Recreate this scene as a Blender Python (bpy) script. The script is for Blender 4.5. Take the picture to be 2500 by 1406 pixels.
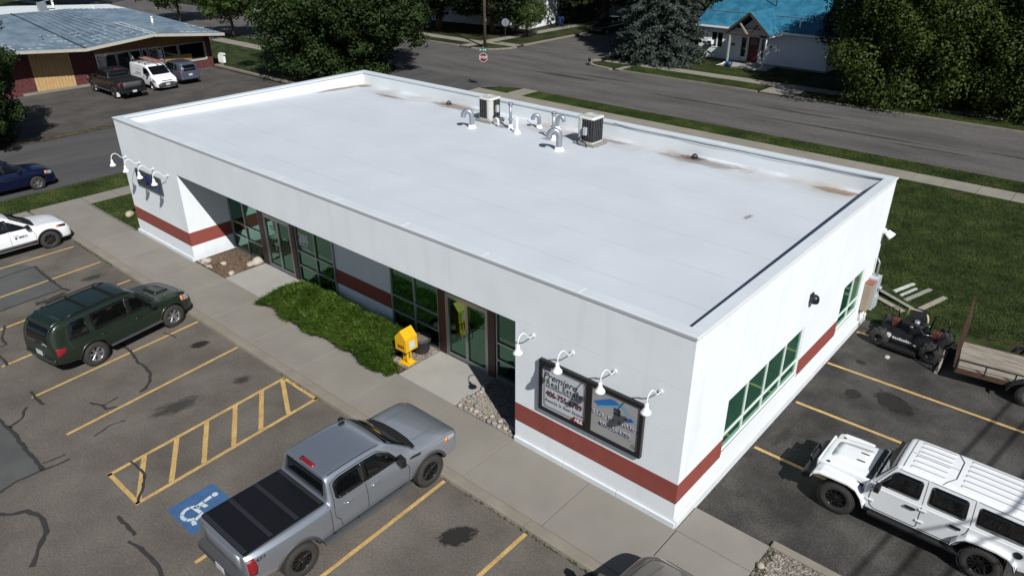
import bpy, bmesh, math, random
from mathutils import Vector, Matrix, Euler
from mathutils.bvhtree import BVHTree
from mathutils.geometry import delaunay_2d_cdt
R = math.radians
PI = math.pi
rnd = random.Random(7)
for o in list(bpy.data.objects):
    bpy.data.objects.remove(o)
scene = bpy.context.scene
COL = scene.collection

# ------------------------------------------------------------------ camera
cam_data = bpy.data.cameras.new('camera')
cam_data.sensor_width = 36.0
cam_data.lens = 26.019
cam_data.clip_start = 0.2
cam_data.clip_end = 1500
cam = bpy.data.objects.new('camera', cam_data)
COL.objects.link(cam)
cr, cd, cf = Vector((0.75427, 0.65657, -0.00068)), Vector((0.30002, -0.34559, -0.88913)), Vector((-0.58401, 0.67044, -0.45765))
cm = Matrix((cr, -cd, -cf)).transposed().to_4x4()
cm.translation = Vector((5.5445, -12.0041, 12.7112))
cam.matrix_world = cm
scene.camera = cam

# ------------------------------------------------------------------ light
SUN_DIR = Vector((0.97, -0.49, 1.0)).normalized()      # towards the sun
elev = math.asin(SUN_DIR.z)
azim = math.atan2(SUN_DIR.x, SUN_DIR.y)
world = bpy.data.worlds.new('World')
scene.world = world
world.use_nodes = True
wt = world.node_tree
for n in list(wt.nodes):
    wt.nodes.remove(n)
sky = wt.nodes.new('ShaderNodeTexSky')
sky.sky_type = 'NISHITA'
sky.sun_disc = False
sky.sun_elevation = elev
sky.sun_rotation = azim
sky.altitude = 900
bg = wt.nodes.new('ShaderNodeBackground')
bg.inputs['Strength'].default_value = 0.05
wo = wt.nodes.new('ShaderNodeOutputWorld')
wt.links.new(sky.outputs[0], bg.inputs[0])
wt.links.new(bg.outputs[0], wo.inputs[0])
sun_d = bpy.data.lights.new('sun', 'SUN')
sun_d.energy = 4.95
sun_d.angle = R(0.53)
sun_d.color = (1.0, 0.975, 0.93)
sun = bpy.data.objects.new('sun', sun_d)
COL.objects.link(sun)
sun.rotation_euler = SUN_DIR.to_track_quat('Z', 'Y').to_euler()
sun.location = (20, -10, 40)
vs = scene.view_settings
vs.view_transform = 'Standard'
vs.look = 'None'
vs.exposure = 0.06
vs.gamma = 1.0
vs.use_curve_mapping = False
scene.render.engine = 'CYCLES'
scene.cycles.max_bounces = 6
scene.cycles.diffuse_bounces = 1
scene.cycles.glossy_bounces = 3
scene.cycles.transparent_max_bounces = 6

# ------------------------------------------------------------------ materials
def nodes(m):
    m.use_nodes = True
    return m.node_tree.nodes, m.node_tree.links, m.node_tree.nodes['Principled BSDF']

MATS = {}
def mat(name, col, rough=0.7, metal=0.0, spec=0.5, var=0.0, vscale=3.0, fine=0.0, fscale=60.0, bump=0.0, bscale=40.0, coat=0.0, emit=None):
    """Principled surface with two octaves of colour wear (broad var, fine grain) and optional bump, in object space."""
    m = bpy.data.materials.new(name)
    N, L, b = nodes(m)
    b.inputs['Base Color'].default_value = (*col, 1)
    b.inputs['Roughness'].default_value = rough
    b.inputs['Metallic'].default_value = metal
    b.inputs['Specular IOR Level'].default_value = spec
    if coat:
        b.inputs['Coat Weight'].default_value = coat
        b.inputs['Coat Roughness'].default_value = 0.05
    if emit:
        b.inputs['Emission Color'].default_value = (*col, 1)
        b.inputs['Emission Strength'].default_value = emit
    if var or fine or bump:
        geo = N.new('ShaderNodeNewGeometry')
        tot = None
        def noise(scale, detail, amt):
            t = N.new('ShaderNodeTexNoise')
            t.inputs['Scale'].default_value = scale
            t.inputs['Detail'].default_value = detail
            L.new(geo.outputs['Position'], t.inputs['Vector'])
            mr = N.new('ShaderNodeMapRange')
            mr.inputs['From Min'].default_value = 0.25
            mr.inputs['From Max'].default_value = 0.75
            mr.inputs['To Min'].default_value = 1 - amt
            mr.inputs['To Max'].default_value = 1 + amt
            L.new(t.outputs[0], mr.inputs['Value'])
            return mr.outputs[0]
        outs = []
        if var:
            outs.append(noise(vscale, 4, var))
        if fine:
            outs.append(noise(fscale, 2, fine))
        if outs:
            f = outs[0]
            if len(outs) == 2:
                mu = N.new('ShaderNodeMath')
                mu.operation = 'MULTIPLY'
                L.new(outs[0], mu.inputs[0])
                L.new(outs[1], mu.inputs[1])
                f = mu.outputs[0]
            mx = N.new('ShaderNodeVectorMath')
            mx.operation = 'SCALE'
            mx.inputs[0].default_value = col
            L.new(f, mx.inputs['Scale'])
            L.new(mx.outputs[0], b.inputs['Base Color'])
        if bump:
            t = N.new('ShaderNodeTexNoise')
            t.inputs['Scale'].default_value = bscale
            t.inputs['Detail'].default_value = 3
            L.new(geo.outputs['Position'], t.inputs['Vector'])
            bp = N.new('ShaderNodeBump')
            bp.inputs['Strength'].default_value = bump
            bp.inputs['Distance'].default_value = 0.02
            L.new(t.outputs[0], bp.inputs['Height'])
            L.new(bp.outputs[0], b.inputs['Normal'])
    MATS[name] = m
    return m

def ramp_mat(name, stops, scale=2.0, detail=6, rough=0.9, bump=0.0, bscale=30, mix2=None, spec=0.2, stretch=None):
    """Noise-driven colour ramp (turf, asphalt, rust...); mix2=(scale, amount) multiplies a finer grain."""
    m = bpy.data.materials.new(name)
    N, L, b = nodes(m)
    geo = N.new('ShaderNodeNewGeometry')
    src = geo.outputs['Position']
    if stretch:
        mp = N.new('ShaderNodeMapping')
        mp.inputs['Scale'].default_value = stretch
        L.new(src, mp.inputs['Vector'])
        src = mp.outputs[0]
    t = N.new('ShaderNodeTexNoise')
    t.inputs['Scale'].default_value = scale
    t.inputs['Detail'].default_value = detail
    t.inputs['Roughness'].default_value = 0.62
    L.new(src, t.inputs['Vector'])
    cr_ = N.new('ShaderNodeValToRGB')
    el = cr_.color_ramp.elements
    while len(el) < len(stops):
        el.new(0.5)
    for e, (p, c) in zip(el, stops):
        e.position = p
        e.color = (*c, 1)
    spread = N.new('ShaderNodeMapRange')
    spread.inputs['From Min'].default_value = 0.26
    spread.inputs['From Max'].default_value = 0.74
    L.new(t.outputs[0], spread.inputs['Value'])
    L.new(spread.outputs[0], cr_.inputs[0])
    out = cr_.outputs[0]
    if mix2:
        t2 = N.new('ShaderNodeTexNoise')
        t2.inputs['Scale'].default_value = mix2[0]
        t2.inputs['Detail'].default_value = 2
        L.new(geo.outputs['Position'], t2.inputs['Vector'])
        mr = N.new('ShaderNodeMapRange')
        mr.inputs['From Min'].default_value = 0.3
        mr.inputs['From Max'].default_value = 0.7
        mr.inputs['To Min'].default_value = 1 - mix2[1]
        mr.inputs['To Max'].default_value = 1 + mix2[1]
        L.new(t2.outputs[0], mr.inputs['Value'])
        mx = N.new('ShaderNodeVectorMath')
        mx.operation = 'SCALE'
        L.new(out, mx.inputs[0])
        L.new(mr.outputs[0], mx.inputs['Scale'])
        out = mx.outputs[0]
    L.new(out, b.inputs['Base Color'])
    b.inputs['Roughness'].default_value = rough
    b.inputs['Specular IOR Level'].default_value = spec
    if bump:
        t3 = N.new('ShaderNodeTexNoise')
        t3.inputs['Scale'].default_value = bscale
        t3.inputs['Detail'].default_value = 3
        L.new(geo.outputs['Position'], t3.inputs['Vector'])
        bp = N.new('ShaderNodeBump')
        bp.inputs['Strength'].default_value = bump
        bp.inputs['Distance'].default_value = 0.03
        L.new(t3.outputs[0], bp.inputs['Height'])
        L.new(bp.outputs[0], b.inputs['Normal'])
    MATS[name] = m
    return m

def leaf_mat(name, c0, c1, trans=0.25):
    m = bpy.data.materials.new(name)
    N, L, b = nodes(m)
    geo = N.new('ShaderNodeNewGeometry')
    cr_ = N.new('ShaderNodeValToRGB')
    cr_.color_ramp.elements[0].color = (*c0, 1)
    cr_.color_ramp.elements[1].color = (*c1, 1)
    cl = N.new('ShaderNodeTexNoise')
    cl.inputs['Scale'].default_value = 0.75
    cl.inputs['Detail'].default_value = 3
    L.new(geo.outputs['Position'], cl.inputs['Vector'])
    mr = N.new('ShaderNodeMapRange')
    mr.inputs['From Min'].default_value = 0.32
    mr.inputs['From Max'].default_value = 0.68
    mr.inputs['To Min'].default_value = -0.25
    mr.inputs['To Max'].default_value = 0.35
    L.new(cl.outputs[0], mr.inputs['Value'])
    ad = N.new('ShaderNodeMath')
    ad.use_clamp = True
    L.new(geo.outputs['Random Per Island'], ad.inputs[0])
    L.new(mr.outputs[0], ad.inputs[1])
    L.new(ad.outputs[0], cr_.inputs[0])
    L.new(cr_.outputs[0], b.inputs['Base Color'])
    b.inputs['Roughness'].default_value = 0.55
    b.inputs['Specular IOR Level'].default_value = 0.25
    tr = N.new('ShaderNodeBsdfTranslucent')
    L.new(cr_.outputs[0], tr.inputs['Color'])
    mx = N.new('ShaderNodeMixShader')
    mx.inputs[0].default_value = trans
    out = N['Material Output']
    L.new(b.outputs[0], mx.inputs[1])
    L.new(tr.outputs[0], mx.inputs[2])
    L.new(mx.outputs[0], out.inputs[0])
    MATS[name] = m
    return m

def glass_mat(name, tint, refl, dark=(0.004, 0.006, 0.006), rough=0.015, base=0.5):
    """Coated glazing: dark room behind, tinted mirror coat that grows towards grazing view."""
    m = bpy.data.materials.new(name)
    N, L, b = nodes(m)
    b.inputs['Base Color'].default_value = (*dark, 1)
    b.inputs['Roughness'].default_value = 0.03
    g = N.new('ShaderNodeBsdfGlossy')
    g.inputs['Color'].default_value = (*tint, 1)
    g.inputs['Roughness'].default_value = rough
    mx = N.new('ShaderNodeMixShader')
    lw = N.new('ShaderNodeLayerWeight')
    lw.inputs['Blend'].default_value = 0.35
    mr = N.new('ShaderNodeMapRange')
    mr.inputs['To Min'].default_value = refl
    mr.inputs['To Max'].default_value = min(1.0, refl + base)
    L.new(lw.outputs['Fresnel'], mr.inputs['Value'])
    L.new(mr.outputs[0], mx.inputs[0])
    L.new(b.outputs[0], mx.inputs[1])
    L.new(g.outputs[0], mx.inputs[2])
    L.new(mx.outputs[0], N['Material Output'].inputs[0])
    MATS[name] = m
    return m

# ------------------------------------------------------------------ mesh helpers
def link(o):
    COL.objects.link(o)
    return o

def tag(o, label=None, cat=None, group=None, kind=None):
    if label:
        o['label'] = label
    if cat:
        o['category'] = cat
    if group:
        o['group'] = group
    if kind:
        o['kind'] = kind
    return o

def thing(name, label, cat, loc=(0, 0, 0), rz=0.0, group=None):
    o = bpy.data.objects.new(name, None)
    o.empty_display_size = 0.3
    link(o)
    o.location = loc
    o.rotation_euler = (0, 0, rz)
    return tag(o, label, cat, group)

def from_data(name, verts, faces, m, parent=None, smooth=False, idx=None):
    me = bpy.data.meshes.new(name)
    me.from_pydata([tuple(v) for v in verts], [], faces)
    ms = m if isinstance(m, (list, tuple)) else [m]
    for q in ms:
        me.materials.append(MATS[q] if isinstance(q, str) else q)
    if idx:
        me.polygons.foreach_set('material_index', idx)
    if smooth:
        me.polygons.foreach_set('use_smooth', [True] * len(me.polygons))
    me.update()
    o = bpy.data.objects.new(name, me)
    link(o)
    if parent:
        o.parent = parent
    return o

class MB:
    """Collects solids into one mesh."""
    def __init__(s):
        s.v, s.f, s.sm, s.mi = [], [], [], []
        s.cur = 0
    def add(s, vs, fs, smooth=False):
        k = len(s.v)
        s.v += [Vector(v) for v in vs]
        for f in fs:
            s.f.append([i + k for i in f])
            s.sm.append(smooth)
            s.mi.append(s.cur)
        return s
    def box(s, x0, x1, y0, y1, z0, z1):
        return s.add([(x0, y0, z0), (x1, y0, z0), (x1, y1, z0), (x0, y1, z0), (x0, y0, z1), (x1, y0, z1), (x1, y1, z1), (x0, y1, z1)],
                     [(0, 3, 2, 1), (4, 5, 6, 7), (0, 1, 5, 4), (1, 2, 6, 5), (2, 3, 7, 6), (3, 0, 4, 7)])
    def cbox(s, c, size, rot=None):
        M = rot if isinstance(rot, Matrix) else (Euler(rot).to_matrix() if rot else Matrix.Identity(3))
        c = Vector(c)
        h = Vector(size) / 2
        vs = [c + M @ Vector((a * h.x, b * h.y, d * h.z)) for d in (-1, 1) for a, b in ((-1, -1), (1, -1), (1, 1), (-1, 1))]
        return s.add(vs, [(0, 3, 2, 1), (4, 5, 6, 7), (0, 1, 5, 4), (1, 2, 6, 5), (2, 3, 7, 6), (3, 0, 4, 7)])
    def bar(s, p0, p1, w, h, up=(0, 0, 1)):
        p0, p1 = Vector(p0), Vector(p1)
        d = (p1 - p0)
        ln = d.length
        x = d.normalized()
        u = Vector(up)
        y = u.cross(x)
        if y.length < 1e-5:
            y = Vector((0, 1, 0)).cross(x)
        y.normalize()
        z = x.cross(y)
        return s.cbox((p0 + p1) / 2, (ln, w, h), Matrix((x, y, z)).transposed())
    def prism(s, poly, axis, a, b, smooth=False):
        """poly = 2-D outline in the plane normal to axis ('x': (y,z), 'y': (x,z), 'z': (x,y)), extruded a..b."""
        def P(q, t):
            return {'x': (t, q[0], q[1]), 'y': (q[0], t, q[1]), 'z': (q[0], q[1], t)}[axis]
        n = len(poly)
        vs = [P(q, a) for q in poly] + [P(q, b) for q in poly]
        fs = [list(range(n))[::-1], list(range(n, 2 * n))] + [(i, (i + 1) % n, n + (i + 1) % n, n + i) for i in range(n)]
        ar = sum(poly[i][0] * poly[(i + 1) % n][1] - poly[(i + 1) % n][0] * poly[i][1] for i in range(n))
        flip = (ar < 0) != (axis == 'y') != (b < a)
        if flip:
            fs = [list(f)[::-1] for f in fs]
        return s.add(vs, fs, smooth)
    def cyl(s, p0, p1, r0, r1=None, n=12, smooth=True):
        r1 = r0 if r1 is None else r1
        return s.tube([p0, p1], [r0, r1], n, smooth)
    def tube(s, path, r, n=8, smooth=True, caps=True):
        path = [Vector(p) for p in path]
        rs = r if isinstance(r, (list, tuple)) else [r] * len(path)
        k = len(s.v)
        prev = None
        vs = []
        for i, p in enumerate(path):
            t = (path[min(i + 1, len(path) - 1)] - path[max(i - 1, 0)]).normalized()
            if prev is None:
                a = Vector((0, 0, 1)) if abs(t.z) < 0.9 else Vector((1, 0, 0))
                u = t.cross(a).normalized()
            else:
                u = (prev - t * prev.dot(t)).normalized()
            prev = u
            w = t.cross(u)
            for j in range(n):
                an = 2 * PI * j / n
                vs.append(p + (u * math.cos(an) + w * math.sin(an)) * rs[i])
        fs = []
        for i in range(len(path) - 1):
            for j in range(n):
                fs.append((i * n + j, i * n + (j + 1) % n, (i + 1) * n + (j + 1) % n, (i + 1) * n + j))
        s.add(vs, fs, smooth)
        if caps:
            s.f.append([k + j for j in range(n)][::-1]); s.sm.append(False); s.mi.append(s.cur)
            q = k + (len(path) - 1) * n
            s.f.append([q + j for j in range(n)]); s.sm.append(False); s.mi.append(s.cur)
        return s
    def lathe(s, prof, n=24, c=(0, 0, 0), axis='z', smooth=True):
        """prof = [(r, h)...]; revolve about axis through c."""
        c = Vector(c)
        def P(r, h, an):
            a, b = r * math.cos(an), r * math.sin(an)
            return c + Vector({'z': (a, b, h), 'y': (b, h, a), 'x': (h, a, b)}[axis])
        vs = [P(r, h, 2 * PI * j / n) for (r, h) in prof for j in range(n)]
        fs = [(i * n + j, i * n + (j + 1) % n, (i + 1) * n + (j + 1) % n, (i + 1) * n + j) for i in range(len(prof) - 1) for j in range(n)]
        return s.add(vs, fs, smooth)
    def disc(s, c, r, n=20, axis='z', flip=False):
        c = Vector(c)
        vs = []
        for j in range(n):
            a, b = r * math.cos(2 * PI * j / n), r * math.sin(2 * PI * j / n)
            vs.append(c + Vector({'z': (a, b, 0), 'y': (b, 0, a), 'x': (0, a, b)}[axis]))
        f = list(range(n))
        return s.add(vs, [f[::-1] if flip else f])
    def build(s, name, m, parent=None, bevel=0.0, segs=2, recalc=True, loc=None):
        me = bpy.data.meshes.new(name)
        me.from_pydata([tuple(v) for v in s.v], [], s.f)
        ms = m if isinstance(m, (list, tuple)) else [m]
        for q in ms:
            me.materials.append(MATS[q])
        me.polygons.foreach_set('use_smooth', s.sm)
        me.polygons.foreach_set('material_index', s.mi)
        if bevel or recalc:
            bm = bmesh.new()
            bm.from_mesh(me)
            if recalc:
                bmesh.ops.recalc_face_normals(bm, faces=bm.faces)
            if bevel:
                ed = [e for e in bm.edges if len(e.link_faces) == 2 and e.calc_face_angle(0) > R(28)]
                bmesh.ops.bevel(bm, geom=ed, offset=bevel, segments=segs, profile=0.6, affect='EDGES', clamp_overlap=True)
            bm.to_mesh(me)
            bm.free()
        me.update()
        o = bpy.data.objects.new(name, me)
        link(o)
        if parent:
            o.parent = parent
        if loc:
            o.location = loc
        return o

def copy_tree(o, parent=None):
    c = o.copy()
    link(c)
    c.parent = parent
    for ch in o.children:
        copy_tree(ch, c)
    return c

def wall(mb, plane, at, thick, u0, u1, z0, z1, holes=()):
    """Wall slab with rectangular openings. plane 'x': constant x, u=y; plane 'y': constant y, u=x. Occupies at..at+thick."""
    us = sorted({u0, u1, *[h[0] for h in holes], *[h[1] for h in holes]})
    zs = sorted({z0, z1, *[h[2] for h in holes], *[h[3] for h in holes]})
    us = [u for u in us if u0 <= u <= u1]
    zs = [z for z in zs if z0 <= z <= z1]
    nu, nz = len(us) - 1, len(zs) - 1
    def solid(i, j):
        if i < 0 or j < 0 or i >= nu or j >= nz:
            return False
        uc, zc = (us[i] + us[i + 1]) / 2, (zs[j] + zs[j + 1]) / 2
        return not any(h[0] < uc < h[1] and h[2] < zc < h[3] for h in holes)
    def P(u, z, t):
        return (at + t, u, z) if plane == 'x' else (u, at + t, z)
    idx = {}
    vs = []
    def V(i, j, k):
        if (i, j, k) not in idx:
            idx[(i, j, k)] = len(vs)
            vs.append(P(us[i], zs[j], thick * k))
        return idx[(i, j, k)]
    fs = []
    for i in range(nu):
        for j in range(nz):
            if not solid(i, j):
                continue
            fs.append((V(i, j, 0), V(i + 1, j, 0), V(i + 1, j + 1, 0), V(i, j + 1, 0)))
            fs.append((V(i, j, 1), V(i, j + 1, 1), V(i + 1, j + 1, 1), V(i + 1, j, 1)))
            if not solid(i - 1, j):
                fs.append((V(i, j, 0), V(i, j + 1, 0), V(i, j + 1, 1), V(i, j, 1)))
            if not solid(i + 1, j):
                fs.append((V(i + 1, j, 0), V(i + 1, j, 1), V(i + 1, j + 1, 1), V(i + 1, j + 1, 0)))
            if not solid(i, j - 1):
                fs.append((V(i, j, 0), V(i, j, 1), V(i + 1, j, 1), V(i + 1, j, 0)))
            if not solid(i, j + 1):
                fs.append((V(i, j + 1, 0), V(i + 1, j + 1, 0), V(i + 1, j + 1, 1), V(i, j + 1, 1)))
    mb.add(vs, fs)
    return mb

def text_mesh(name, s, m, parent, size, loc, rot, shear=0.0, extrude=0.003, align='CENTER', xscale=1.0, offset=0.0, spacing=1.0):
    cu = bpy.data.curves.new(name, 'FONT')
    cu.body = s
    cu.size = size
    cu.extrude = extrude
    cu.shear = shear
    cu.align_x = align
    cu.align_y = 'CENTER'
    cu.resolution_u = 3
    cu.offset = offset
    cu.space_character = spacing
    o = bpy.data.objects.new(name, cu)
    link(o)
    dg = bpy.context.evaluated_depsgraph_get()
    me = bpy.data.meshes.new_from_object(o.evaluated_get(dg))
    bpy.data.objects.remove(o)
    me.materials.clear()
    me.materials.append(MATS[m])
    q = bpy.data.objects.new(name, me)
    link(q)
    q.parent = parent
    q.location = loc
    q.rotation_euler = rot
    q.scale = (xscale, 1, 1)
    return q

def arc(cx, cy, r, a0, a1, n):
    return [(cx + r * math.cos(a0 + (a1 - a0) * i / n), cy + r * math.sin(a0 + (a1 - a0) * i / n)) for i in range(n + 1)]

def rpoly(pts, r, n=3):
    """Round the corners of a polygon."""
    out = []
    m = len(pts)
    for i in range(m):
        p, a, b = Vector(pts[i]), Vector(pts[i - 1]), Vector(pts[(i + 1) % m])
        da, db = (a - p), (b - p)
        ra = min(r, da.length * 0.45, db.length * 0.45)
        s, e = p + da.normalized() * ra, p + db.normalized() * ra
        for k in range(n + 1):
            t = k / n
            q = s * (1 - t) ** 2 + p * 2 * t * (1 - t) + e * t * t
            out.append((q.x, q.y))
    return out

# base palette
def stucco_mat(name, col):
    """painted stucco: faint board joints, rain streaks, splash dirt at the foot of the wall"""
    m = bpy.data.materials.new(name)
    N, L, b = nodes(m)
    geo = N.new('ShaderNodeNewGeometry')
    sp = N.new('ShaderNodeSeparateXYZ')
    L.new(geo.outputs['Position'], sp.inputs[0])
    def M(op, a, c=None, d=None, clamp=False):
        n = N.new('ShaderNodeMath')
        n.operation = op
        n.use_clamp = clamp
        for i, v in enumerate((a, c, d)):
            if v is None:
                continue
            if isinstance(v, (int, float)):
                n.inputs[i].default_value = v
            else:
                L.new(v, n.inputs[i])
        return n.outputs[0]
    def noise(scale, stretch, detail=5):
        mp = N.new('ShaderNodeMapping')
        mp.inputs['Scale'].default_value = stretch
        L.new(geo.outputs['Position'], mp.inputs['Vector'])
        t = N.new('ShaderNodeTexNoise')
        t.inputs['Scale'].default_value = scale
        t.inputs['Detail'].default_value = detail
        L.new(mp.outputs[0], t.inputs['Vector'])
        return t.outputs[0]
    broad = M('MULTIPLY_ADD', noise(.8, (1, 1, 1)), .16, .92)
    streak = M('MULTIPLY', M('MAXIMUM', M('SUBTRACT', noise(2.6, (1, 1, .10), 6), .54), 0.0), .30)
    zf = M('FRACT', M('DIVIDE', M('ADD', sp.outputs['Z'], M('MULTIPLY', noise(1.5, (1, 1, 1)), .02)), 1.235))
    joint = M('MULTIPLY', M('LESS_THAN', zf, .014), M('MULTIPLY', noise(2.0, (1, 1, 1)), .14))
    foot = M('MULTIPLY', M('SUBTRACT', 1.0, M('DIVIDE', sp.outputs['Z'], M('MULTIPLY_ADD', noise(3.0, (1, 1, .3)), .5, .18)), clamp=True), M('MULTIPLY', noise(5, (1, 1, 1)), .22))
    grain = M('MULTIPLY_ADD', noise(28, (1, 1, 1), 2), .10, .95)
    f = M('MULTIPLY', M('MULTIPLY', broad, grain), M('SUBTRACT', M('SUBTRACT', M('SUBTRACT', 1.0, streak), joint), foot))
    v = N.new('ShaderNodeVectorMath')
    v.operation = 'SCALE'
    v.inputs[0].default_value = col
    L.new(f, v.inputs['Scale'])
    L.new(v.outputs[0], b.inputs['Base Color'])
    b.inputs['Roughness'].default_value = .88
    b.inputs['Specular IOR Level'].default_value = .25
    bp = N.new('ShaderNodeBump')
    bp.inputs['Strength'].default_value = .10
    bp.inputs['Distance'].default_value = .02
    L.new(noise(22, (1, 1, 1), 3), bp.inputs['Height'])
    L.new(bp.outputs[0], b.inputs['Normal'])
    MATS[name] = m
stucco_mat('white_stucco', (0.785, 0.825, 0.86))
mat('red_stripe_paint', (0.255, 0.060, 0.046), 0.75, var=0.09, vscale=2.5, fine=0.06, fscale=50, bump=0.25, bscale=55)
mat('white_footing', (0.66, 0.70, 0.73), 0.7, var=0.08, vscale=3)
mat('coping_metal', (0.58, 0.63, 0.67), 0.45, 0.0, var=0.05, vscale=0.8)
mat('alum', (0.44, 0.45, 0.46), 0.42, 0.7, var=0.04)
mat('maroon_panel', (0.075, 0.030, 0.028), 0.5)
mat('dark_frame', (0.06, 0.06, 0.065), 0.5, 0.4)
mat('black_plastic', (0.012, 0.012, 0.013), 0.5, var=0.1)
mat('black_metal', (0.012, 0.012, 0.014), 0.35)
mat('rubber', (0.022, 0.021, 0.020), 0.85, var=0.2, vscale=9)
mat('galvanized', (0.33, 0.36, 0.41), 0.42, 0.6, var=0.10, vscale=9)
mat('white_paint', (0.80, 0.80, 0.80), 0.4)
mat('white_enamel', (0.82, 0.83, 0.84), 0.25, coat=0.4)
mat('chrome', (0.75, 0.76, 0.78), 0.12, 1.0)
mat('steel', (0.30, 0.30, 0.31), 0.35, 0.9, var=0.1)
mat('amber', (0.75, 0.22, 0.05), 0.25, spec=0.6)
mat('lens_red', (0.22, 0.008, 0.012), 0.15, spec=0.7, coat=0.5)
mat('lens_clear', (0.50, 0.52, 0.55), 0.10, 0.5, coat=0.8)
mat('yellow_paint', (0.46, 0.305, 0.115), 0.8, var=0.2, vscale=3, fine=0.28, fscale=24)
mat('concrete', (0.222, 0.207, 0.182), 0.9, var=0.09, vscale=0.9, fine=0.08, fscale=60, bump=0.15, bscale=70)
mat('concrete_pale', (0.335, 0.325, 0.30), 0.9, var=0.10, vscale=1.1, fine=0.06, fscale=60)
mat('curb_concrete', (0.215, 0.193, 0.158), 0.9, var=0.14, vscale=1.5, fine=0.08, fscale=50)
mat('walk_far', (0.23, 0.215, 0.18), 0.9, var=0.12, vscale=0.8, fine=0.08, fscale=30)
mat('crack_tar', (0.030, 0.029, 0.029), 0.75, var=0.15, vscale=6)
mat('wood_weathered', (0.30, 0.27, 0.225), 0.9, var=0.14, vscale=5, fine=0.1, fscale=40)
mat('bark', (0.085, 0.062, 0.045), 0.95, var=0.25, vscale=6, bump=0.6, bscale=14)
glass_mat('green_glass', (0.20, 0.56, 0.38), 0.20, (0.003, 0.007, 0.006), base=1.6)
glass_mat('sunlit_green_glass', (0.20, 0.62, 0.41), 0.22, (0.020, 0.085, 0.055), base=1.2)  # brighter copy of green_glass: sunlit interior painted into the base colour, nothing modelled behind
glass_mat('car_glass', (0.8, 0.85, 0.9), 0.012, (0.003, 0.0035, 0.004), base=0.4)
glass_mat('shop_glass', (0.7, 0.8, 0.85), 0.06, (0.006, 0.007, 0.008), base=0.5)
# ------------------------------------------------------------------ ground, streets, pavements
ramp_mat('turf', [(0.28, (0.011, 0.017, 0.005)), (0.48, (0.022, 0.037, 0.009)), (0.64, (0.036, 0.052, 0.014)), (0.92, (0.058, 0.060, 0.026))], scale=1.3, detail=8, bump=0.9, bscale=16, mix2=(22, 0.45))
ramp_mat('turf_back', [(0.25, (0.012, 0.016, 0.006)), (0.5, (0.023, 0.033, 0.009)), (0.62, (0.033, 0.040, 0.014)), (0.92, (0.064, 0.057, 0.030))], scale=0.45, detail=9, bump=0.9, bscale=14, mix2=(16, 0.45))
ramp_mat('asphalt_lot', [(0.15, (0.092, 0.081, 0.070)), (0.5, (0.120, 0.107, 0.093)), (0.85, (0.148, 0.133, 0.116))], scale=0.55, detail=8, rough=0.88, bump=0.3, bscale=60, mix2=(20, 0.20))
ramp_mat('asphalt_dark', [(0.25, (0.034, 0.032, 0.030)), (0.5, (0.054, 0.051, 0.048)), (0.78, (0.078, 0.075, 0.070))], scale=0.6, detail=8, rough=0.9, bump=0.3, bscale=60, mix2=(22, 0.34))
ramp_mat('asphalt_patch', [(0.25, (0.078, 0.080, 0.080)), (0.75, (0.098, 0.100, 0.098))], scale=0.8, detail=6, rough=0.88, bump=0.3, bscale=90, mix2=(55, 0.14))
ramp_mat('asphalt_street', [(0.15, (0.072, 0.068, 0.066)), (0.5, (0.100, 0.095, 0.092)), (0.85, (0.120, 0.114, 0.110))], scale=0.5, detail=9, rough=0.9, bump=0.25, bscale=40, mix2=(11, 0.20), stretch=(0.25, 1.0, 1.0))
ramp_mat('asphalt_cross', [(0.25, (0.066, 0.066, 0.068)), (0.75, (0.092, 0.091, 0.092))], scale=0.5, detail=8, rough=0.9, bump=0.25, bscale=40, mix2=(30, 0.14), stretch=(1.0, 0.25, 1.0))
ramp_mat('asphalt_shop', [(0.25, (0.060, 0.056, 0.053)), (0.75, (0.090, 0.083, 0.077))], scale=0.5, detail=8, rough=0.9, mix2=(20, 0.16))
ramp_mat('dirt', [(0.25, (0.045, 0.034, 0.022)), (0.75, (0.10, 0.085, 0.05))], scale=3, detail=6, rough=0.95, mix2=(20, 0.3))
ramp_mat('gravel_base', [(0.3, (0.10, 0.085, 0.072)), (0.7, (0.26, 0.23, 0.20))], scale=26, detail=3, rough=0.95, bump=1.0, bscale=30)
ramp_mat('mulch_base', [(0.3, (0.030, 0.020, 0.014)), (0.7, (0.12, 0.085, 0.06))], scale=24, detail=3, rough=0.95, bump=1.0, bscale=26)
mat('oil', (0.022, 0.020, 0.019), 0.5, var=0.3, vscale=5)

def struct(o):
    o['kind'] = 'structure'
    return o

def sheet(name, poly, z, m):
    return struct(from_data(name, [(x, y, z) for x, y in poly], [list(range(len(poly)))], m))

def slab(name, poly, z0, z1, m, parent=None):
    o = MB().prism(poly, 'z', z0, z1).build(name, m, parent)
    return o if parent else struct(o)

def rect(x0, x1, y0, y1):
    return [(x0, y0), (x1, y0), (x1, y1), (x0, y1)]

Z_LOT = -0.10
sheet('ground', rect(-520, 300, -220, 620), -0.16, 'turf_back')
# streets
YS0, YS1 = 33.3, 44.3          # back street
XC0, XC1 = -45.7, -35.9        # cross street
sheet('street', rect(-300, 120, YS0, YS1), -0.125, 'asphalt_street')
sheet('cross_street_near', rect(XC0, XC1, -120, YS0), -0.13, 'asphalt_cross')
sheet('cross_street_far', rect(XC0, XC1, YS1, 260), -0.13, 'asphalt_street')
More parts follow.
